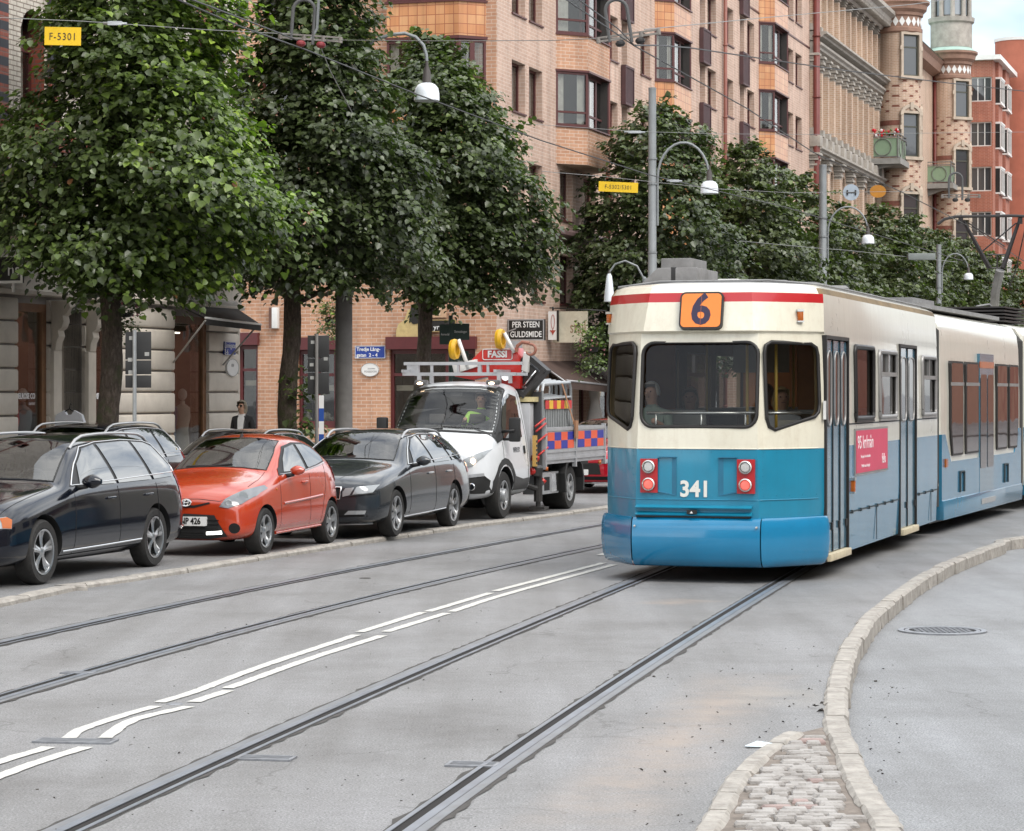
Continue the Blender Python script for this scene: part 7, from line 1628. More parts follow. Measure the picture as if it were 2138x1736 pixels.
# low dark car at the pavement, only its roof shows above the hatchback
o2 = copy_tree(octa); o2['label'] = 'dark car whose roof alone shows behind the orange-red hatchback'; o2.location = (-5.1, 42.5, -.06); o2.rotation_euler = (0, 0, -R(17))
# ---- red car behind the truck
Yr = 50.5
stR = [(y, a, b, c, d, e, f, g*1.0, h) for (y, a, b, c, d, e, f, g, h) in stO[:-4]]+[(3.0, .2, .88, .58, .82, .98, .54, 1.2, 1.26), (3.15, .25, .8, .58, .75, .9, .55, 1.0, 1.03), (3.2, .32, .68, .58, .66, .78, .5, .84, .86)]
redc, skr = car('hatchback', 'red hatchback half hidden between the truck and the tram', 2.35, Yr, R(18), stR, 2.6, .90, .32, paintRed, dict(spokes=5))
glazing(redc, skr, wso, [pano[0], pano[1]])
for s in (1, -1): skr.patch('headlight', [(s*.48, .60), (s*.60, .59), (s*.83, .66), (s*.84, .73), (s*.6, .67)], 'y', M_lens, redc, sign=-1, off=.008, step=.04); mirror(redc, s*.86, .78, 1.02, s, paintRed, .95)
skr.patch('grille', [(-.5, .38), (.5, .38), (.46, .60), (-.46, .60)], 'y', M_blk, redc, sign=-1, off=.008, step=.06); skr.patch('lower_intake', [(-.8, .22), (.8, .22), (.78, .34), (-.78, .34)], 'y', M_well, redc, sign=-1, off=.006, step=.06); skr.strip('bumper_trim', [(-.8, .225), (0, .215), (.8, .225)], .02, 'y', M_chrome, redc, sign=-1, off=.01); plate(redc, skr, 0, .42, .5, .11, '')
# extra red parked car glimpsed over the truck bed
# ================================================================ WHITE TRUCK WITH CRANE
stT = [(-1.03, .42, .60, .6, .58, .88, .5, .96, .98), (-1.0, .34, .80, .6, .76, .98, .62, 1.04, 1.06), (-.80, .31, .93, .66, .88, 1.08, .72, 1.16, 1.19), (-.45, .31, .965, .75, .91, 1.18, .78, 1.27, 1.30), (-.20, .31, .97, .8, .92, 1.22, .80, 1.33, 1.36),
       (.10, .31, .97, .8, .925, 1.24, .80, 1.66, 1.70), (.36, .31, .97, .8, .925, 1.25, .78, 1.97, 2.02), (.62, .31, .97, .8, .925, 1.25, .77, 2.09, 2.15), (1.1, .31, .97, .8, .925, 1.25, .77, 2.10, 2.16), (1.30, .31, .97, .8, .92, 1.24, .76, 2.07, 2.13), (1.36, .33, .95, .8, .9, 1.2, .74, 2.0, 2.05)]
Yt = 40.0; thT = R(17.5); hwT = .97
ox = rr_px(1053, Yt)-(hwT-.03)*math.cos(thT); oy = Yt+(hwT-.03)*math.sin(thT)
truck = thing('crane_truck', 'white flatbed truck with a red loading crane and orange-blue checked sides', 'truck', (ox, oy, .05), -thT)
bodyT, skT = car_body(stT, [(0, .45, .37)], [paintW, M_well]); bodyT.parent = truck
M_alu = mat('bed_aluminium', (.50, .51, .53), .35, metal=.5, var=.1, dirt=(.3, (.28, .26, .24))); M_steelg = mat('galvanised', (.45, .47, .48), .4, metal=.6, var=.15); M_crane = mat('crane_red', (.50, .018, .012), .35, var=.08, coat=.3); M_mach = mat('machinery_black', (.03, .028, .027), .5, var=.4, vs=8, bump=.4, bs=40)
for s in (1, -1):
    wheel(truck, s*.94, 0, .37, .22, 6, .23, False, s); w = wheel(truck, s*.96, 3.6, .37, .42, 6, .23, False, s, mat('wheel_silver', (.42, .43, .44), .4, metal=.6))
    mb = MB(); mb.lathe([(0, 0), (.09, 0), (.11, -.05), (.1, -.14)], (s*.97, 0, .37), 16, axis='x'); mb.build('hub', MATS['wheel_silver'], truck)
wsT = [(-.80, 1.37), (0, 1.41), (.80, 1.37), (.78, 1.6), (.72, 1.98), (.4, 2.03), (0, 2.04), (-.4, 2.03), (-.72, 1.98), (-.78, 1.6)]
skT.strip('windscreen_surround', [(-.835, 1.33), (0, 1.37), (.835, 1.33), (.81, 1.6), (.745, 2.0), (.4, 2.05), (0, 2.06), (-.4, 2.05), (-.745, 2.0), (-.81, 1.6)], .085, 'y', M_dark, truck, sign=-1, closed=True, off=-.022)
M_tws = glassmat('truck_windscreen', rough=.03, alpha=.82, ior=1.62); hollow(truck, wsT, 1.2, [paintW, M_cabin], skT)
skT.patch('windscreen', [(x*1.035, 1.72+(z-1.72)*1.05) for x, z in wsT], 'y', M_tws, truck, sign=-1, off=.024, step=.05)
# hi-vis driver seen through the screen is modelled behind clear glass on his side
for s in (1, -1):
    skT.patch('cab_pillar', [(-.25, 1.18), (.05, 1.25), (.30, 1.86), (.62, 2.02), (.60, 2.06), (.28, 1.96), (.0, 1.55), (-.3, 1.30)], 'x', M_dark, truck, sign=s, off=.012, step=.05)
    skT.patch('side_window', [(.02, 1.24), (.95, 1.26), (.97, 1.90), (.62, 1.95), (.34, 1.86), (.08, 1.45)], 'x', M_carglass, truck, sign=s, off=.018, step=.06)
    skT.strip('door_seam', [(-.02, 1.2), (-.05, .95), (.42, .55), (.55, .36)], .01, 'x', M_well, truck, sign=s, off=0); skT.strip('door_seam', [(1.18, .36), (1.2, 1.3), (1.1, 2.0)], .01, 'x', M_well, truck, sign=s, off=0)
    skT.patch('lower_cladding', [(.46, .33), (1.34, .33), (1.34, .62), (.9, .60), (.46, .66)], 'x', mat('cladding_grey', (.07, .07, .07), .6), truck, sign=s, off=.008, step=.09)
    skT.patch('arch_trim', [(.45+.0, .34), (.455, .5)]+[(.46*math.cos(a), .37+.48*math.sin(a)) for a in [math.pi*k/12 for k in range(1, 12)]]+[(-.46, .34), (-.6, .34), (-.60, .6)]+[(-.56*math.cos(a), .40+.55*math.sin(a)) for a in [math.pi*k/10 for k in range(2, 9)]]+[(.56, .6), (.56, .34)], 'x', M_dark, truck, sign=s, off=.006, step=.09)
    skT.patch('door_handle', [(.98, 1.0), (1.08, 1.0), (1.08, 1.12), (.98, 1.12)], 'x', M_well, truck, sign=s, off=.01, step=.05)
    skT.patch('headlight', [(s*.48, .84), (s*.56, .79), (s*.74, .84), (s*.86, .98), (s*.90, 1.10), (s*.80, 1.04), (s*.62, .95)], 'y', M_lens, truck, sign=-1, off=.010, step=.05)
    skT.patch('light_bezel', [(s*.40, .80), (s*.50, .76), (s*.60, .80), (s*.50, .85)], 'y', M_dark, truck, sign=-1, off=.011, step=.05)
    h, n = skT.hit((s*.74, -6, .92), (0, 1, 0)); mb = MB(); mb.ball(h-Vector((0, .0, 0)), .045, n=12, sc=(1, .6, 1)); mb.build('lit_lamp', mat('lamp_warm_lit', (1, .8, .6), .3, emit=(1, .72, .45), es=(9), var=0), truck)
    skT.patch('number_panel' if s < 0 else 'bumper_plate', [(s*.62, .66), (s*.88, .69), (s*.87, .735), (s*.63, .71)], 'y', MATS['bed_aluminium'], truck, sign=-1, off=.02, step=.06)
    # big mirrors on arms
    mb = MB(); mb.box(s*1.10-.09, s*1.10+.09, -.02, .09, 1.20, 1.58); o = mb.build('mirror', M_dark, truck, bevel=.035); mb = MB(); mb.tube([(s*.9, .0, 1.36), (s*1.12, -.03, 1.38)], .022); mb.tube([(s*.9, .05, 1.24), (s*1.12, -.0, 1.24)], .022); mb.build('mirror_arm', M_dark, o)
    mb = MB(); mb.box(s*.60-.1, s*.60+.1, .40, .56, 2.09, 2.17); mb.build('roof_lamp', mat('lamp_grey', (.12, .12, .12), .3), truck, bevel=.03); h = Vector((s*.60, .395, 2.115)); mb = MB(); mb.ball(h, .03, n=8, sc=(1.6, .5, .7)); mb.build('roof_lamp_bulb', MATS['lamp_warm_lit'], truck)
skT.patch('front_bumper', [(-.9, .33), (.9, .33), (.93, .62), (.86, .72), (.4, .68), (-.4, .68), (-.86, .72), (-.93, .62)], 'y', M_dark, truck, sign=-1, off=.014, step=.08); skT.patch('grille', [(-.42, .74), (.42, .74), (.50, .84), (-.50, .84)], 'y', M_well, truck, sign=-1, off=.009, step=.06)
for s in (1, -1):
    h, n = skT.hit((s*.74, -6, .53), (0, 1, 0)); mb = MB(); mb.lathe([(.055, 0), (.058, -.014), (.045, -.02), (0, -.012)], h-Vector((0, .012, 0)), 18, axis='y'); mb.build('fog_lamp', M_chrome, truck)
skT.strip('wiper', [(-.75, 1.40), (-.3, 1.375), (0, 1.39)], .025, 'y', M_dark, truck, sign=-1, off=.02); skT.strip('wiper', [(0, 1.42), (.35, 1.40), (.6, 1.395)], .025, 'y', M_dark, truck, sign=-1, off=.02)
hh, n = skT.hit((3, .78, 1.08), (-1, 0, 0)); text_mb('BERLEX', .12, frame((hh.x+.006, .62, 1.06), (0, 1, 0), (0, 0, 1)), .003, mat('ink_dark', (.05, .05, .06), .5, var=0), 'lettering', truck, sx=.85)
hh, n = skT.hit((.05, -6, 1.21), (0, 1, 0)); text_mb('BERLEX', .11, frame((.1, hh.y-.02, 1.20), (1, 0, 0), (0, -n.z if n.z > 0 else 0, 1) if False else (0, .9, 1)), .003, MATS['ink_grey'], 'lettering', truck)
mb = MB(); mb.tube([(-.15, -.62, 1.27), (-.15, -.62, 1.29)], .02)
# roof rack
mb = MB()
for y in (.55, 1.15): mb.box(-.95, .95, y, y+.06, 2.24, 2.29); mb.box(-.7, -.64, y, y+.05, 2.12, 2.24); mb.box(.64, .70, y, y+.05, 2.12, 2.24)
mb.box(-1.0, 1.0, .75, .80, 2.41, 2.46)
for x in (-.95, -.55, -.1, .4, .6): mb.box(x, x+.05, .5, 1.25, 2.29, 2.335) if x in (-.95, .6) else mb.box(x, x+.04, .76, .8, 2.29, 2.41)
mb.box(-.95, -.75, .76, .82, 2.29, 2.41); mb.box(.25, .31, .76, .82, 2.29, 2.45); mb.build('roof_rack', M_alu, truck)
# chassis, fuel box, bed
mb = MB(); mb.box(-.42, -.30, 1.2, 5.2, .52, .72); mb.box(.30, .42, 1.2, 5.2, .52, .72); mb.box(-.8, .8, 1.45, 5.3, .72, .80); mb.build('chassis', M_mach, truck)
mb = MB(); mb.box(.62, .95, 2.0, 2.95, .30, .66); o = mb.build('side_box', M_alu, truck, bevel=.01); mb = MB(); mb.box(.94, .956, 2.12, 2.42, .36, .58); mb.build('box_opening', M_well, o); mb = MB(); mb.box(.95, .96, 2.5, 2.92, .33, .63); mb.build('box_door', M_chrome, o)
mb = MB(); mb.xprism([(3.08, .30), (3.02, .62), (3.12, .80), (3.32, .90), (3.9, .90), (4.10, .80), (4.22, .5), (4.2, .3), (4.14, .3), (4.14, .52), (4.05, .74), (3.86, .84), (3.34, .84), (3.18, .74), (3.10, .6), (3.14, .3)], .70, 1.04); mb.build('mudguard', M_dark, truck)
zb0, zb1 = .86, 1.40; ym = 3.55
mb = MB(); mb.box(-1.06, 1.06, 1.78, 5.42, .80, .87); mb.build('bed_floor', M_alu, truck)
for (a, b) in ((1.80, ym-.02), (ym+.02, 5.40)):
    mb = MB(); mb.box(1.04, 1.07, a, b, zb0, zb1)
    for z in (zb0, zb0+.12, zb1-.06): mb.box(1.07, 1.085, a, b, z, z+.05)
    sd_ = mb.build('side_board', M_alu, truck)
    n = 4; w = (b-a-.2)/n
    for i in range(n):
        for j in range(2):
            mb = MB(); mb.box(1.0705, 1.0765, a+.12+w*i, a+.12+w*(i+1)-.006, 1.04+.14*j, 1.18+.14*j-.004); mb.build('check', mat('check_orange', (.75, .10, .035), .45, var=.03) if (i+j) % 2 else mat('check_blue', (.02, .03, .30), .45, var=.03), sd_)
mb = MB(); mb.box(-1.07, -1.04, 1.8, 5.4, zb0, zb1); mb.box(-1.04, 1.04, 5.38, 5.41, zb0, zb1); mb.build('side_board', M_alu, truck)
for y in (1.78, ym, 5.4): mb = MB(); mb.box(1.02, 1.09, y-.03, y+.03, .72, zb1+.03); mb.build('bed_post', M_alu, truck)
mb = MB(); mb.box(-1.0, 1.02, 1.70, 1.76, .80, 1.98); mb.build('headboard', mat('headboard_dark', (.06, .06, .065), .6), truck)
mb = MB(); mb.box(-.3, .93, 1.40, 1.60, .62, 1.80); o = mb.build('tool_cabinet', mat('cabinet_light', (.46, .46, .47), .45, metal=.2, var=.1), truck, bevel=.02)
mb = MB(); mb.box(.2, .98, 1.38, 1.9, 1.82, 1.90); mb.build('timber', mat('timber_pale', (.5, .42, .22), .8, var=.3, vs=6), truck)
# crane: base column, red arm block, folded black jib with hook, yellow outrigger wheels on white posts, levers
mb = MB(); mb.box(.0, .35, 1.34, 1.68, .7, 2.05); mb.build('crane_column', M_mach, truck)
mb = MB(); mb.yprism([(-.52, 2.42), (-.05, 2.85), (.55, 2.88), (.62, 2.55), (.60, 2.22), (.1, 2.22), (.05, 2.42), (-.2, 2.36)], 1.30, 1.66); cr_ = mb.build('crane_arm', M_crane, truck, bevel=.015)
mb = MB(); mb.yprism([(-.50, 2.46), (-.1, 2.58), (-.12, 2.70), (-.54, 2.62)], 1.24, 1.44); mb.build('crane_cover', M_white, truck, bevel=.01); mb = MB(); mb.yprism([(.62, 2.52), (.72, 2.48), (.74, 2.76), (.66, 2.82)], 1.30, 1.5); mb.build('crane_cover', M_white, truck, bevel=.01)
text_mb('FASSI', .145, frame((.22, 1.292, 2.775), (1, 0, 0), (0, 0, 1)), .004, M_wsign, 'lettering', truck, bold=.006)
mb = MB(frame((.22, 1.298, 2.775), (1, 0, 0), (0, 0, 1))); q = [(x, z, .002) for x, z in rrect(-.25, .25, -.085, .085, .03, 3)]; mb.tube(q+[q[0]], .008, 5, caps=False); mb.build('badge_frame', M_wsign, truck, fix=False)
mb = MB(); mb.lathe([(.07, 0), (.07, -.02), (0, -.02)], (.36, 1.30, 2.42), 16, axis='y'); mb.build('pivot_cap', M_chrome, truck)
for x in (-.28, .50):
    mb = MB(); mb.tube([(x+.02, 1.26, 2.55 if x < 0 else 2.8), (x-.14, 1.22, 3.02 if x < 0 else 3.12)], .035, 6); mb.build('outrigger_post', M_white, truck)
    mb = MB(); mb.lathe([(.10, -.05), (.155, -.05), (.17, 0), (.155, .05), (.10, .05), (.10, -.05)], (x-.2, 1.2, 2.86 if x < 0 else 3.02), 24, axis='x'); o = mb.build('yellow_ring', mat('ring_yellow', (.65, .36, .01), .4), truck); o.location = (0, 0, 0)
for c_ in kids(truck):
    if c_.name.split('.')[0] in ('crane_arm', 'crane_cover', 'badge_frame', 'pivot_cap', 'outrigger_post', 'yellow_ring') or (c_.name.startswith('lettering') and max(v.co.z for v in c_.data.vertices) > 2.5): c_.location.x += .19; c_.location.z -= .19
mb = MB(); T_ = Matrix.Translation((.86, 1.52, 2.26)) @ Matrix.Rotation(R(40), 4, 'Y'); mb.T = T_
mb.box(-.22, -.15, -.15, .15, -.26, .24); mb.box(.15, .22, -.15, .15, -.26, .24); mb.box(-.15, .15, -.1, .1, -.15, .16); mb.box(-.23, .23, -.13, .13, .20, .28); mb.box(-.22, .22, -.16, .16, -.32, -.24); mb.box(-.05, .1, -.13, .1, -.6, -.3); mb.build('folded_jib', M_mach, truck)
mb = MB(T_); mb.tube([(-.06, -.16, -.2), (-.06, -.16, .12)], .03); mb.tube([(.10, -.16, -.16), (.10, -.16, .16)], .016); mb.build('jib_cylinder', M_chrome, truck)
hk = MB(); c = Vector((1.0, 1.2, 2.66)); hk.tube([c+Vector((.085*math.cos(a), 0, .085*math.sin(a))) for a in [R(100-260*i/14) for i in range(15)]], [.022]*13+[.016, .006], 8); hk.tube([c+Vector((-.02, 0, .1)), c+Vector((-.14, 0, .12)), c+Vector((-.22, 0, .06)), c+Vector((-.24, 0, -.04))], .03, 8); hk.build('hook', mat('hook_rust', (.30, .12, .08), .5, var=.2), truck)
mb = MB()
for i, (z, y) in enumerate(((1.42, 1.45), (1.34, 1.5), (1.16, 1.55), (.95, 1.62))): mb.tube([(1.0, y, z), (1.1, y+.22, z+.13)], .018, 6)
mb.build('control_lever', M_crane, truck)
mb = MB(); mb.box(.98, 1.04, 1.36, 1.44, .78, 1.28, 0); 
for i in range(6): mb.box(1.035, 1.05, 1.37, 1.43, .82+.07*i, .85+.07*i, 1)
mb.build('valve_bank', [mat('valve_yellow', (.5, .3, .08), .5), M_mach], truck)
mb = MB(); mb.lathe([(.09, .62), (.1, .75), (.07, .8)], (1.0, 1.55, 0), 12); mb.tube([(.98, 1.68, .2), (.98, 1.68, .95)], .07, 10); mb.tube([(.98, 1.68, .12), (.98, 1.68, .2)], .04, 8); mb.box(.85, 1.12, 1.56, 1.82, .08, .12); mb.tube([(.8, 1.4, .5), (.95, 1.6, .42), (1.0, 1.8, .5), (.9, 1.95, .62)], .05, 8); mb.build('outrigger_leg', M_mach, truck)
mb = MB(); mb.tube([(.92, 1.42, .70), (1.02, 1.6, .70)], .06, 10); mb.tube([(.95, 1.45, .92), (1.03, 1.52, .9)], .05, 8); mb.tube([(.98, 1.82, .48), (1.04, 1.84, .56)], .05, 8); mb.build('hydraulic_cap', M_crane, truck)
mb = MB(); mb.tube([(1.09, 1.78, .70), (1.09, 1.78, .76)], .03, 8); mb.tube([(1.09, 5.0, .72), (1.09, 5.02, .78)], .03, 8); mb.build('side_marker', M_orange, truck)
# stack of crowd barriers standing on the bed
bar = thing('crowd_barriers', 'stack of steel crowd barriers with red-yellow strips, strapped on the truck bed', 'barriers', truck.location, -thT)
for i in range(5):
    y0, dy = 1.9+.0, .0; x = .98-.09*i; 
    if i == 0:
        mb = MB(); fr_ = [(x, 1.95, 1.0), (x, 1.90, 2.0), (x, 1.98, 2.10), (x, 3.50, 2.14), (x, 3.57, 2.04), (x, 3.62, 1.0)]; mb.tube(fr_, .026, 8); mb.tube([(x, 1.92, 1.86), (x, 3.58, 1.90)], .02, 6); mb.tube([(x, 1.94, 1.06), (x, 3.62, 1.06)], .02, 6)
        for j in range(16): y = 2.02+1.5*j/15; mb.tube([(x, y, 1.06), (x, y, 1.70)], .017, 6)
        f0 = mb.build('barrier', M_steelg, bar)
    else: f0 = f0.copy(); COL.objects.link(f0); f0.location.x -= .085; f0.location.z += .004*i
mb = MB(); x = 1.005
for j in range(7): mb.box(x, x+.006, 2.0+.22*j, 2.0+.22*(j+1)-.004, 1.70, 1.84, j % 2)
mb.build('reflective_strip', [mat('strip_red', (.55, .02, .02), .4, var=0), mat('strip_yellow', (.75, .45, .02), .4, var=0)], bar)
mb = MB(); mb.add([(1.012, 2.9, 2.12), (1.012, 2.98, 2.12), (1.10, 3.50, 1.36), (1.10, 3.42, 1.36)], [(0, 1, 2, 3)]); mb.add([(1.016, 2.9, 2.12), (1.016, 2.98, 2.12), (1.104, 3.50, 1.36), (1.104, 3.42, 1.36)], [(3, 2, 1, 0)]); mb.box(1.10, 1.13, 3.38, 3.52, 1.2, 1.5); mb.build('strap', mat('strap_tan', (.33, .17, .09), .8), bar, fix=False)
# ================================================================ POLES, LAMPS, WIRES, SIGNS, PEOPLE
M_polec = mat('pole_concrete', (.17, .16, .15), .85, var=.18, vs=4, bump=.25, bs=60); M_poleg = mat('pole_grey', (.24, .255, .26), .5, metal=.2, var=.12, vs=3); M_opal = mat('opal_glass', (.78, .82, .86), .25, var=.02); M_socket = mat('socket_brown', (.07, .06, .055), .6); M_wire = mat('wire', (.035, .033, .033), .5, metal=.3, var=.1); M_wirel = mat('wire_light', (.26, .26, .25), .45, metal=.5, var=.1)
def bell(T_, sc, kind='bell'):
    """opal shade hanging from a dark socket; T_ at the top of the socket"""
    mb = MB(); 
    if kind == 'bell':
        mb.lathe([(.02, 0), (.035, -.06), (.03, -.1), (.07, -.2), (.085, -.42), (.10, -.46)], n=16); s = ('socket', mb); m2 = MB(); m2.lathe([(.10, -.44), (.17, -.47), (.225, -.54), (.245, -.64), (.25, -.78), (.24, -.79), (.0, -.77)], n=28)
    else:
        mb.lathe([(.01, .05), (.03, 0), (.035, -.05)], n=12); s = ('socket', mb); m2 = MB(); m2.lathe([(.03, -.04), (.06, -.12), (.085, -.35), (.115, -.65), (.12, -.78), (0, -.8)], n=24)
    return mb, m2
def lamp_post(label, px, Y, r, ztop, apx, apy, spx, spy, m=None, arm_side=1, group='tram street poles with a curved lamp arm', sc=1.0, z_attach=None):
    p = P(px, HY, Y); t = thing('lamp_post', label, 'lamp post', (p.x, p.y, .15 if px < 1800 else .15), 0, group); gz = .15
    mb = MB(); zj = ztop*.55; mb.lathe([(r*1.12, 0), (r*1.1, zj*.6), (r*1.05, zj), (r*.98, zj+.02), (r*.92, ztop-gz), (r*.96, ztop-gz), (r*.96, ztop-gz+.06), (0, ztop-gz+.07)], n=20); mb.build('pole', m or M_poleg, t)
    q = MB()
    for z in (zj, zj+1.9, zj+2.6): q.lathe([(r*1.0, z), (r*1.16, z), (r*1.16, z+.05), (r*1.0, z+.05)], n=16)
    q.build('clamp', M_poleg, t)
    top = P(spx, spy, Y)-p; top.z += HY*0; tx = top.x; tz = P(spx, spy, Y).z-gz; ah = P(apx, apy, Y).z-gz
    xs = r*1.25*arm_side; path = [(xs, 0, ah-2.3*sc), (xs, 0, ah-1.0*sc)]; w = tx-xs
    for i in range(1, 13): a = math.pi-(math.pi*.92)*i/12; path.append((xs+w/2+w/2*math.cos(a), 0, ah-1.0*sc+1.0*sc*math.sin(a)))
    path.append((tx, 0, tz+.46*sc)); 
    mb = MB(); mb.tube(path, .03*sc+.004, 8); arm = mb.build('arm', m if m is M_poleg else M_poleg, t)
    a, b = bell(None, sc); so_ = a.build('socket', M_socket, t); so_.location = (tx, 0, tz+.5*sc); so_.scale = (sc,)*3; sh = b.build('lamp_shade', M_opal, t); sh.location = so_.location; sh.scale = (sc,)*3; return t
# thick concrete pole by the second tree, and the lamp over the third tree
t = thing('lamp_post', 'thick concrete pole between the tree trunks, carrying the big lamp at upper centre', 'lamp post', P(718, HY, 50)-Vector((0, 0, CH-.15)), 0, 'tram street poles with a curved lamp arm')
mb = MB(); mb.lathe([(.17, 0), (.165, 4.2), (.16, 4.25), (.15, 9.3), (0, 9.32)], n=24); mb.build('pole', M_polec, t); b0 = t.location
def rel(px, py, Y): return P(px, py, Y)-b0
mb = MB(); mb.tube([rel(722, 300, 50), rel(725, 200, 50), rel(745, 120, 50), rel(780, 85, 50), rel(815, 73, 50), rel(845, 70, 50), rel(868, 78, 50), rel(884, 95, 50), rel(890, 115, 50), rel(891, 128, 50)], .034, 8); mb.build('arm', M_poleg, t)
a, b = bell(None, 1); q = rel(891, 127, 50); o = a.build('socket', M_socket, t); o.location = q; o = b.build('lamp_shade', M_opal, t); o.location = q
mb = MB(); mb.box(-.03, .03, .15, .22, 2.2, 2.7); mb.build('pole_box', M_dark, t)
lamp_post('tall grey pole with curved arm and white bell lamp behind the tram roof', 1362, 71, .115, 10.4, 1425, 298, 1481, 383)
lamp_post('second grey pole with a white lamp, in front of the ornate house', 1718, 95, .15, 10.4, 1785, 432, 1812, 494, sc=.95)
lamp_post('farthest grey pole with a small white lamp by the pantograph', 1960, 122, .13, 9.0, 1995, 530, 2022, 573, sc=.9)
t = thing('lamp_post', 'slim pole with a narrow tapered white lamp left of the tram roof', 'lamp post', P(1346, HY, 58)-Vector((0, 0, CH-.0)), 0); b0 = t.location
mb = MB(); mb.lathe([(.06, 0), (.05, 4.6), (0, 4.65)], n=12); mb.build('pole', M_poleg, t); mb = MB(); mb.tube([rel(1346, 620, 58), rel(1343, 580, 58), rel(1330, 556, 58), rel(1305, 545, 58), rel(1284, 552, 58), rel(1273, 568, 58)], .022, 8); mb.build('arm', M_poleg, t)
a, b = bell(None, 1, 'cone'); q = rel(1272, 568, 58); o = a.build('socket', M_socket, t); o.location = q; o = b.build('lamp_shade', M_opal, t); o.location = q; o.scale = (1.0, 1.0, .86)
# ---- wires
def wire(label, pts, r=.008, m=None, sag=0.0, name='overhead_wire', group='overhead tram wires'):
    mb = MB(); q = []
    for a, b in zip(pts, pts[1:]):
        a, b = P(*a), P(*b); n = max(2, int((b-a).length/3)); q += [a.lerp(b, i/n)-Vector((0, 0, sag*4*(i/n)*(1-i/n))) for i in range(n)]
    q.append(P(*pts[-1])); mb.tube(q, r, 5); return tag(mb.build(name, m or M_wire), label, 'wire', group)
wire('long dark wire from the nearest treetop past the third tree to the far right', [(340, -14, 30), (500, 55, 35), (638, 104, 40), (867, 196, 46), (1131, 294, 53), (1354, 365, 60), (1644, 434, 75), (1768, 472, 84), (2010, 545, 110)], .013)
wire('thin dark wire joining the double wire above the second tree', [(365, -14, 30.2), (520, 45, 35), (620, 84, 39.8)], .012)
wire('steep dark wire from the top centre down past the tall pole to the pantograph', [(1165, -12, 27), (1324, 96, 31), (1560, 227, 35.5), (1697, 318, 39), (1880, 400, 43), (2030, 476, 47.5), (2160, 560, 52)], .0085)
wire('second steep wire beside the first at the top centre', [(1190, -14, 27.4), (1290, 60, 30), (1326, 97, 31)], .008)
wire('dark feeder wire running level from the wire junction to the right edge', [(1326, 95, 31), (1372, 95, 33), (1440, 100, 36), (1600, 124, 41), (1768, 148, 46), (2000, 176, 55), (2160, 193, 60)], .011)
wire('thin span wire from the left edge with the yellow plate to the insulator', [(-10, 37, 36.5), (175, 45, 37.5), (420, 62, 39), (612, 72, 40)], .006, M_wirel)
wire('thin span wire from the red insulators to the wire junction', [(680, 84, 40), (900, 86, 37), (1150, 85, 34), (1318, 78, 31)], .0055, M_wirel)
wire('thin span wire rising from the junction to the upper right', [(1345, 62, 31), (1600, 37, 38), (1900, 10, 46), (2010, -5, 50)], .006, M_wirel)
wire('faint span wire across the brick house at lamp height', [(1030, 254, 60), (1330, 275, 62), (1500, 280, 66), (1697, 281, 70), (2150, 276, 80)], .006, M_wirel)
wire('span wire carrying the second yellow plate past the tall pole', [(1131, 358, 52), (1250, 368, 55), (1362, 380, 58), (1500, 395, 62), (1650, 403, 66), (1905, 400, 72)], .007, M_wirel)
wire('low span wire passing behind the tall pole towards the far trees', [(1362, 486, 79), (1560, 505, 82), (1700, 518, 86), (1768, 523, 90), (2000, 548, 98)], .009, M_wirel)
wire('thin wire falling from the insulator into the second tree', [(668, 95, 40), (690, 150, 40.5), (735, 235, 43)], .008, M_wirel)
# insulator sets
def insul(label, T_, flip=False):
    t = thing('wire_insulator', label, 'insulator', T_.translation, 0, 'insulator sets on the wires'); M = Matrix.Translation(-T_.translation) @ T_
    mb = MB(M); mb.box(-.48, .48, -.02, .02, -.035, -.005); mb.box(-.48, .48, -.02, .02, .025, .05); [mb.lathe([(0, -.05), (.035, -.045), (.035, .045), (0, .05)], (x, 0, 0), 8) for x in (-.47, -.1, .2, .47)]; mb.build('bracket', mat('fitting', (.22, .2, .18), .5, metal=.5, var=.3), t)
    mb = MB(M); [mb.lathe([(0, -.13), (.05, -.12), (.075, -.09), (.075, -.06), (.05, -.03), (.0, -.02)], (x, -.0, -.02), 14) for x in (-.14, .17)]; mb.build('insulator', mat('insulator_red', (.22, .03, .035), .4) if not flip else M_wire, t)
    mb = MB(M); q = [Vector((-.3+.17+.17*math.cos(a), 0, .42+.17*math.sin(a))) for a in [math.pi*k/10 for k in range(10, -1, -1)]]; mb.tube([(-.3, 0, -.05)]+q+[(.04, 0, -.1)], .028, 8); mb.build('cable_loop', mat('cable_grey', (.09, .09, .09), .6), t); return t
insul('insulator set with two dark red cups over the second tree', frame(P(648, 82, 40), (1, 0, -.05), (0, 0, 1)) @ Matrix.Rotation(R(-90), 4, 'X') if False else Matrix.Translation(P(648, 80, 40)) @ Matrix.Rotation(R(4), 4, 'Y'))
insul('dark junction of wires with a cable loop at top centre', Matrix.Translation(P(1312, 76, 31)) @ Matrix.Rotation(R(-8), 4, 'Y') @ Matrix.Scale(.78, 4), True)
mb = MB(); mb.tube([P(666, -12, 39.9), P(662, 60, 40), P(648, 84, 40)], .022, 6); tag(mb.build('drop_rod', M_poleg), 'grey rod dropping from the top edge to the red insulators', 'rod')
insul('small far insulator set on the wire at the right, near the pantograph', Matrix.Translation(P(2006, 410, 52)) @ Matrix.Scale(.8, 4), True)
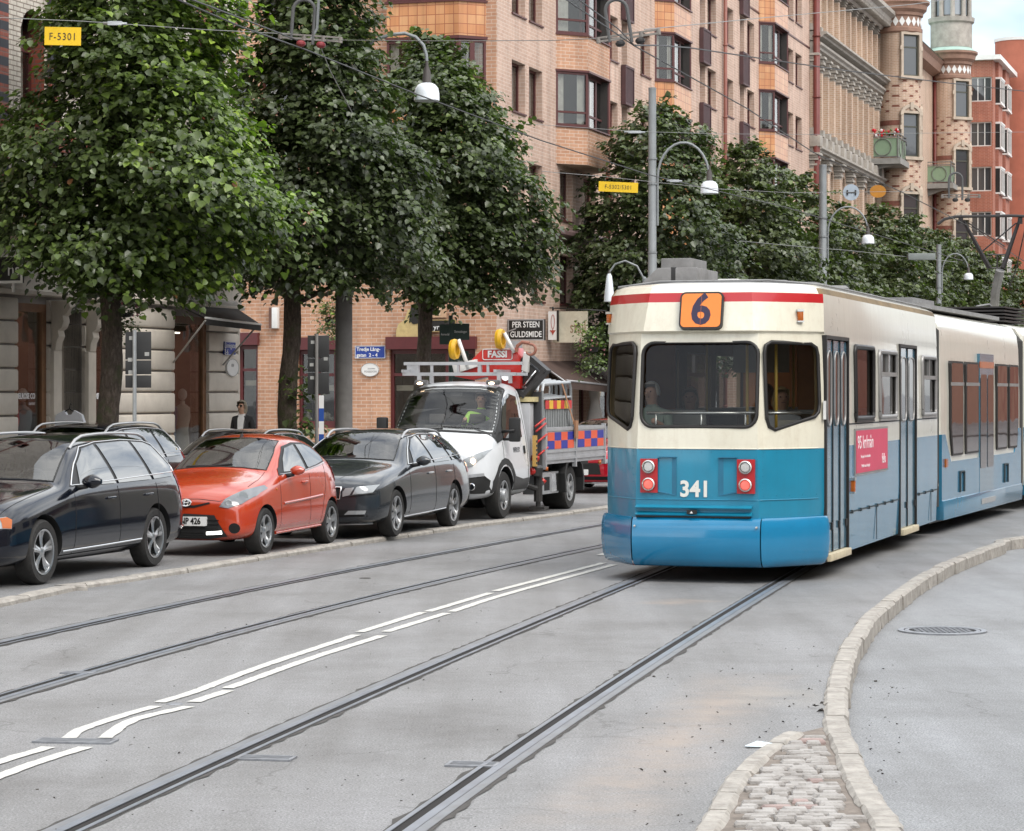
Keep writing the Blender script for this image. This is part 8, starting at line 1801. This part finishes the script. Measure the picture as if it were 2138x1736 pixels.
for px, py, Y, w, lb_ in ((240, 49, 37.8, .35, 'turnbuckle beside the first yellow plate'), (1408, 378, 58, .35, 'turnbuckle on the span wire near the tall pole'), (1325, 276, 61, .5, 'white rod fitting on the upper span wire left of the tall pole')):
    mb = MB(); p = P(px, py, Y); mb.tube([p-Vector((w/2, 0, 0)), p+Vector((w/2, 0, -.01))], .022, 6); mb.box(p.x-w*.3, p.x+w*.3, p.y-.02, p.y+.02, p.z-.03, p.z+.03); tag(mb.build('turnbuckle', M_steelg), lb_, 'fitting')
mb = MB(); p = P(1925, 536, 94); mb.box(p.x-.5, p.x+.5, p.y, p.y+.3, p.z-.12, p.z+.12); tag(mb.build('hanging_box', mat('box_pale', (.2, .22, .21), .5), bevel=.02), 'small grey box hanging on the wire above the second tram car', 'box')
M_yel = mat('plate_yellow', (.80, .52, .01), .45, var=.03); M_ink = mat('plate_ink', (.06, .035, .02), .5, var=0)
sign('wire_plate', 'yellow plate on the span wire at upper left reading F-5301', 'sign', Matrix.Translation(P(131, 76, 37.3)) @ Matrix.Rotation(R(1), 4, 'Y') @ Matrix.Rotation(R(90), 4, 'X'), .53, .265, M_yel, .01, texts=(('F-5301', .15, 0, -.01, M_ink, dict(sx=.85, sp=1.15)),))
sign('wire_plate', 'yellow plate on the lower span wire left of the tall pole reading two numbers', 'sign', Matrix.Translation(P(1291, 391, 56)) @ Matrix.Rotation(R(2.5), 4, 'Y') @ Matrix.Rotation(R(90), 4, 'X'), .86, .22, M_yel, .01, texts=(('F-5302/5301', .125, 0, -.005, M_ink, dict(sx=.82, sp=1.15)),))
for px, py, rx, m_, lb_ in ((1777, 402, 17, mat('disc_back', (.36, .41, .46), .45, metal=.3), 'pale blue-grey back of a round sign hanging over the far trees'), (1833, 400, 17, mat('disc_orange', (.40, .16, .008), .5), 'orange-brown oval disc hanging beside the round sign back')):
    p = P(px, py, 72); t = thing('hanging_disc', lb_, 'sign', p); mb = MB(); r_ = rx*72/F; mb.lathe([(0, -.012), (r_, -.012), (r_, .012), (0, .012)], n=32, axis='y'); o = mb.build('disc', m_, t); o.scale = (1, 1, 1 if px < 1800 else .78)
    if px < 1800: mb = MB(); mb.box(-.13, -.09, -.05, -.01, -.08, .06); mb.box(.1, .14, -.05, -.01, -.08, .06); mb.box(-.12, .12, -.03, -.015, -.02, 0); mb.build('sign_clamp', M_blk, t)
# ---- traffic sign backs and the striped post
def sign_back(label, px, Y, x0, x1, y0, y1, splits, pole_px, py_base, dx=0):
    b = P(pole_px, HY, Y); b.z = .15; t = thing('traffic_sign', label, 'traffic sign', b, 0, 'backs of traffic signs seen from behind')
    mb = MB(); zt = P(0, y0, Y).z-.15; mb.tube([(0, 0, 0), (0, 0, zt+.02)], .032, 12); mb.build('pole', M_steelg if px < 400 else mat('pole_zinc', (.22, .21, .2), .5), t)
    xa, xb = (x0-pole_px)/F*Y, (x1-pole_px)/F*Y; zs = [P(0, y, Y).z-.15 for y in (y0, *splits, y1)]
    for a, b_ in zip(zs, zs[1:]): mb = MB(); mb.box(xa, xb, .03, .05, b_+.008, a-.008); o = mb.build('sign_board', mat('board_back', (.03, .03, .03), .6, var=.2), t, bevel=.004)
    mb = MB()
    for (fx_, fz) in ((.15, .12), (.1, .5), (.12, .72), (.75, .4)): mb.box(xa+(xb-xa)*fx_, xa+(xb-xa)*fx_+.07, .024, .031, zs[0]+(zs[-1]-zs[0])*fz-.03, zs[0]+(zs[-1]-zs[0])*fz+.03)
    mb.build('sticker', mat('sticker_grey', (.4, .4, .38), .6), t); return t
sign_back('black backs of three stacked sign boards on a pole by the nearest trunk', 281, 40.3, 261, 315, 692, 811, (752, 783), 281, 900)
sign_back('narrow black sign backs on a pole beside the thick concrete pole', 662, 47.0, 642, 687, 700, 824, (748, 778), 661, 900)
b = P(671, HY, 46.6); b.z = .15; t = thing('marker_post', 'blue and white striped marker post in front of the narrow sign backs', 'post', b); ztop = P(0, 826, 46.6).z-.15; mb = MB(); n = 8
for i in range(n): mb.box(-.045, .045, -.012, .012, ztop-(i+1)*.235, ztop-i*.235, i % 2)
mb.build('stripes', [M_wsign, mat('stripe_blue', (.015, .07, .32), .45)], t)
b = P(941, HY, 57.6); b.z = .15; t = thing('finger_post', 'dark green direction post with small white lettering by the third trunk', 'signpost', b); mb = MB(); mb.tube([(0, 0, 0), (0, 0, 3.6)], .05, 12); mb.build('pole', mat('post_green', (.02, .045, .035), .5), t)
for i, (x0, x1, z0, z1, tx_) in enumerate(((-.25, .0, 2.95, 3.4, 'Annedal'), (.03, .42, 3.05, 3.42, 'Slottsskogen'), (.03, .4, 2.66, 2.8, 'Hagakyrkan'), (.03, .4, 2.5, 2.64, 'Haga'), (.03, .38, 2.34, 2.48, 'Centrum'), (.03, .38, 2.18, 2.32, 'Linné'))):
    mb = MB(); mb.box(x0, x1, -.03, -.01, z0, z1); o = mb.build('finger', MATS['post_green'], t); text_mb(tx_, .08, frame(((x0+x1)/2, -.034, (z0+z1)/2), (1, 0, 0), (0, 0, 1)), .003, M_wsign, 'lettering', o, sx=.7)

# ---- people
M_skin = mat('skin', (.50, .29, .20), .55, var=.08, vs=20)
def person(label, loc, rz, joints, radii, edges, zones, hair=None, glasses=False, headc=None, headr=.105, root=0, pos_scale=1.0):
    """one continuous skinned body; zones colour it by a function of the point"""
    t = thing('person', label, 'person', loc, rz); me = bpy.data.meshes.new('body'); me.from_pydata(joints, edges, []); o = link('body', me, None)
    m = o.modifiers.new('s', 'SKIN'); m.use_smooth_shade = True
    for i, r_ in enumerate(radii): v = me.skin_vertices[0].data[i]; v.radius = r_ if isinstance(r_, tuple) else (r_, r_)
    me.skin_vertices[0].data[root].use_root = True; m2 = o.modifiers.new('u', 'SUBSURF'); m2.levels = 2
    dg = bpy.context.evaluated_depsgraph_get(); dg.update(); n_ = bpy.data.meshes.new_from_object(o.evaluated_get(dg)); n_.name = 'body'; o.modifiers.clear(); o.data = n_; o.parent = t
    n_.materials.clear(); [n_.materials.append(z[0]) for z in zones]
    for p in n_.polygons:
        p.use_smooth = True
        for i, z in enumerate(zones):
            if z[1](p.center): p.material_index = i; break
    h = Vector(headc)
    if hair:
        mb = MB(); rings = []
        for i in range(9):
            a = math.pi*(.02+.60*i/8); rr_ = headr*1.10; rings.append([h+Vector((rr_*.86*math.sin(a)*math.cos(b_), rr_*1.02*math.sin(a)*math.sin(b_)+.012, rr_*1.08*math.cos(a)+.012+(.055 if (math.sin(b_) < -.35 and i > 3) else 0)*(i-3)*.45)) for b_ in [2*math.pi*k/20 for k in range(20)]])
        mb.loft(rings, caps=False)
        if hair[1]: mb.loft([[h+Vector((.095*math.cos(b_)*f, .05+.07*math.sin(b_)*f, z)) for b_ in [2*math.pi*k/14 for k in range(14)]] for z, f in ((.08, .6), (0, 1), (-.08, 1.02), (-.13, .8), (-.16, .3))])
        mb.build('hair', hair[0], t)
    mb = MB(); mb.tube([h+Vector((0, -headr*.93, .012)), h+Vector((0, -headr*1.16, -.018)), h+Vector((0, -headr*.97, -.032))], [.010, .016, .012], 8)
    for s in (-1, 1): mb.ball(h+Vector((s*headr*.8, .01, -.005)), .024, n=8, sc=(.5, .8, 1.2))
    mb.build('face', M_skin, t)
    mb = MB(); mb.box(h.x-.024, h.x+.024, h.y-headr*.99, h.y-headr*.9, h.z-.052, h.z-.046); [mb.ball(h+Vector((s*.034, -headr*.86, .012)), .0105, n=6) for s in (-1, 1)]; mb.build('features', mat('feature_dark', (.10, .04, .035), .6), t)
    if glasses: mb = MB(); [mb.ball(h+Vector((s*.036, -headr*.93, .014)), .026, n=10, sc=(1.15, .4, .8)) for s in (-1, 1)]; mb.tube([h+Vector((-.085, -.03, .02)), h+Vector((-.06, -headr*.95, .02)), h+Vector((.06, -headr*.95, .02)), h+Vector((.085, -.03, .02))], .004, 5); mb.build('sunglasses', M_blk, t)
    return t
HEADJ = lambda x, y, z: [(x, y, z-.085), (x, y-.008, z-.01), (x, y, z+.075)]
# seated figure: pelvis at origin height 0
def seated(label, loc, rz, top, skinm, hairm, long=False, arm_up=False, glasses=False, legs=True):
    hz_ = .66; J = [(0, 0, 0), (0, .02, .22), (0, .0, .42), (0, -.0, .50)]+HEADJ(0, -.03, hz_+.0)
    rad = [(.16, .13), (.15, .11), (.17, .10), (.055, .055), .06, (.088, .095), .062]; E_ = [(i, i+1) for i in range(6)]
    def limb(pts, rs, at):
        k0 = len(J); J.extend(pts); rad.extend(rs); E_.append((at, k0)); E_.extend([(k0+i, k0+i+1) for i in range(len(pts)-1)])
    for s in (-1, 1):
        if arm_up and s == arm_up: limb([(s*.19, 0, .42), (s*.27, -.15, .24), (s*.22, -.36, .33), (s*.21, -.43, .36)], [.062, .048, .036, .038], 2)
        else: limb([(s*.19, 0, .42), (s*.25, .0, .17), (s*.18, -.24, .10), (s*.14, -.32, .10)], [.062, .048, .036, .034], 2)
        if legs: limb([(s*.10, -.05, .0), (s*.13, -.44, .03), (s*.13, -.46, -.36), (s*.13, -.58, -.42)], [.09, .068, .05, .035], 0)
    zones = [(skinm, lambda c: c.z > .525 or (abs(c.x) > .1 and c.y < -.27 and c.z > .05 and c.z < .5)), (top, lambda c: c.z > .02 and not (c.y < -.3 and c.z < .06)), (mat('trousers_dark', (.04, .04, .05), .85), lambda c: True)]
    return person(label, loc, rz, J, rad, E_, zones, (hairm, long) if hairm else None, glasses, (0, -.04, hz_), .10)
M_hairw = mat('hair_white', (.55, .52, .47), .8, var=.2, vs=40); M_hairb = mat('hair_blonde', (.42, .30, .14), .8, var=.2, vs=40); M_hairg = mat('hair_grey', (.25, .21, .16), .8, var=.25, vs=40)
M_sage = mat('shirt_sage', (.28, .34, .28), .85); M_whitec = mat('shirt_white', (.66, .66, .66), .85)
def tw(x, y, z): return tram.location+Matrix.Rotation(TA, 4, 'Z') @ Vector((x, y, z))
# passengers
pr = seated('white haired passenger in a sage shirt holding the rail in the tram left rear window', tw(-.74, .22, 1.36), TA+R(-12), M_sage, M_skin, M_hairw, False, 1, legs=False)
seated('passenger in a white top with fair hair behind the right rear tram window', tw(.62, .60, 1.30), TA+R(25), M_whitec, M_skin, M_hairb, True)
seated('dark clothed passenger deeper inside the tram, seen through the middle rear window', tw(-.52, 1.1, 1.30), TA+R(8), mat('coat_plum', (.10, .05, .06), .85), M_skin, M_hairg, True)
seated('passenger in an orange jacket deep inside the tram behind the middle window', tw(.12, 2.3, 1.34), TA+R(-5), mat('jacket_orange', (.5, .13, .03), .85), M_skin, M_hairg)
# the woman on the pavement
Yw = 49.6; pw = P(506, HY, Yw); pw.z = .15
J = [(0, 0, .92), (0, .0, 1.1), (0, .02, 1.32), (0, .01, 1.44)]+HEADJ(0, -.02, 1.60); rad = [(.15, .12), (.135, .11), (.165, .10), .052, .055, (.085, .095), .06]; E_ = [(i, i+1) for i in range(6)]
def limb(pts, rs, at):
    k0 = len(J); J.extend(pts); rad.extend(rs); E_.append((at, k0)); E_.extend([(k0+i, k0+i+1) for i in range(len(pts)-1)])
for s in (-1, 1):
    limb([(s*.18, .01, 1.36), (s*.23, .03, 1.10), (s*.22, -.06, .88), (s*.20, -.10, .80)], [.065, .055, .042, .036], 2); limb([(s*.09, 0, .86), (s*.10, -.04*s, .48), (s*.10, .06*s, .09), (s*.10, .06*s-.12, .05)], [.09, .065, .045, .035], 0)
zones = [(M_skin, lambda c: c.z > 1.455 or c.z < .86 and abs(c.x) > .15), (M_whitec, lambda c: abs(c.x) < .07 and c.y < 0 and 1.0 < c.z < 1.46), (mat('jacket_black', (.018, .018, .02), .8), lambda c: c.z > .9), (MATS['trousers_dark'], lambda c: True)]
person('woman with sunglasses, black jacket and white shirt walking on the pavement', (pw.x, pw.y, .15), R(-22), J, rad, E_, zones, (M_hairg, True), True, (0, -.03, 1.60), .10)
# truck driver
hv = mat('hivis_yellow', (.42, .75, .12), .7)

seated('truck driver in a bright yellow-green safety jacket behind the windscreen', Matrix.Translation(truck.location) @ Matrix.Rotation(-thT, 4, 'Z') @ Vector((.36, .62, 1.20)), -thT+R(12), hv, M_skin, M_hairg, False, -1, legs=False)
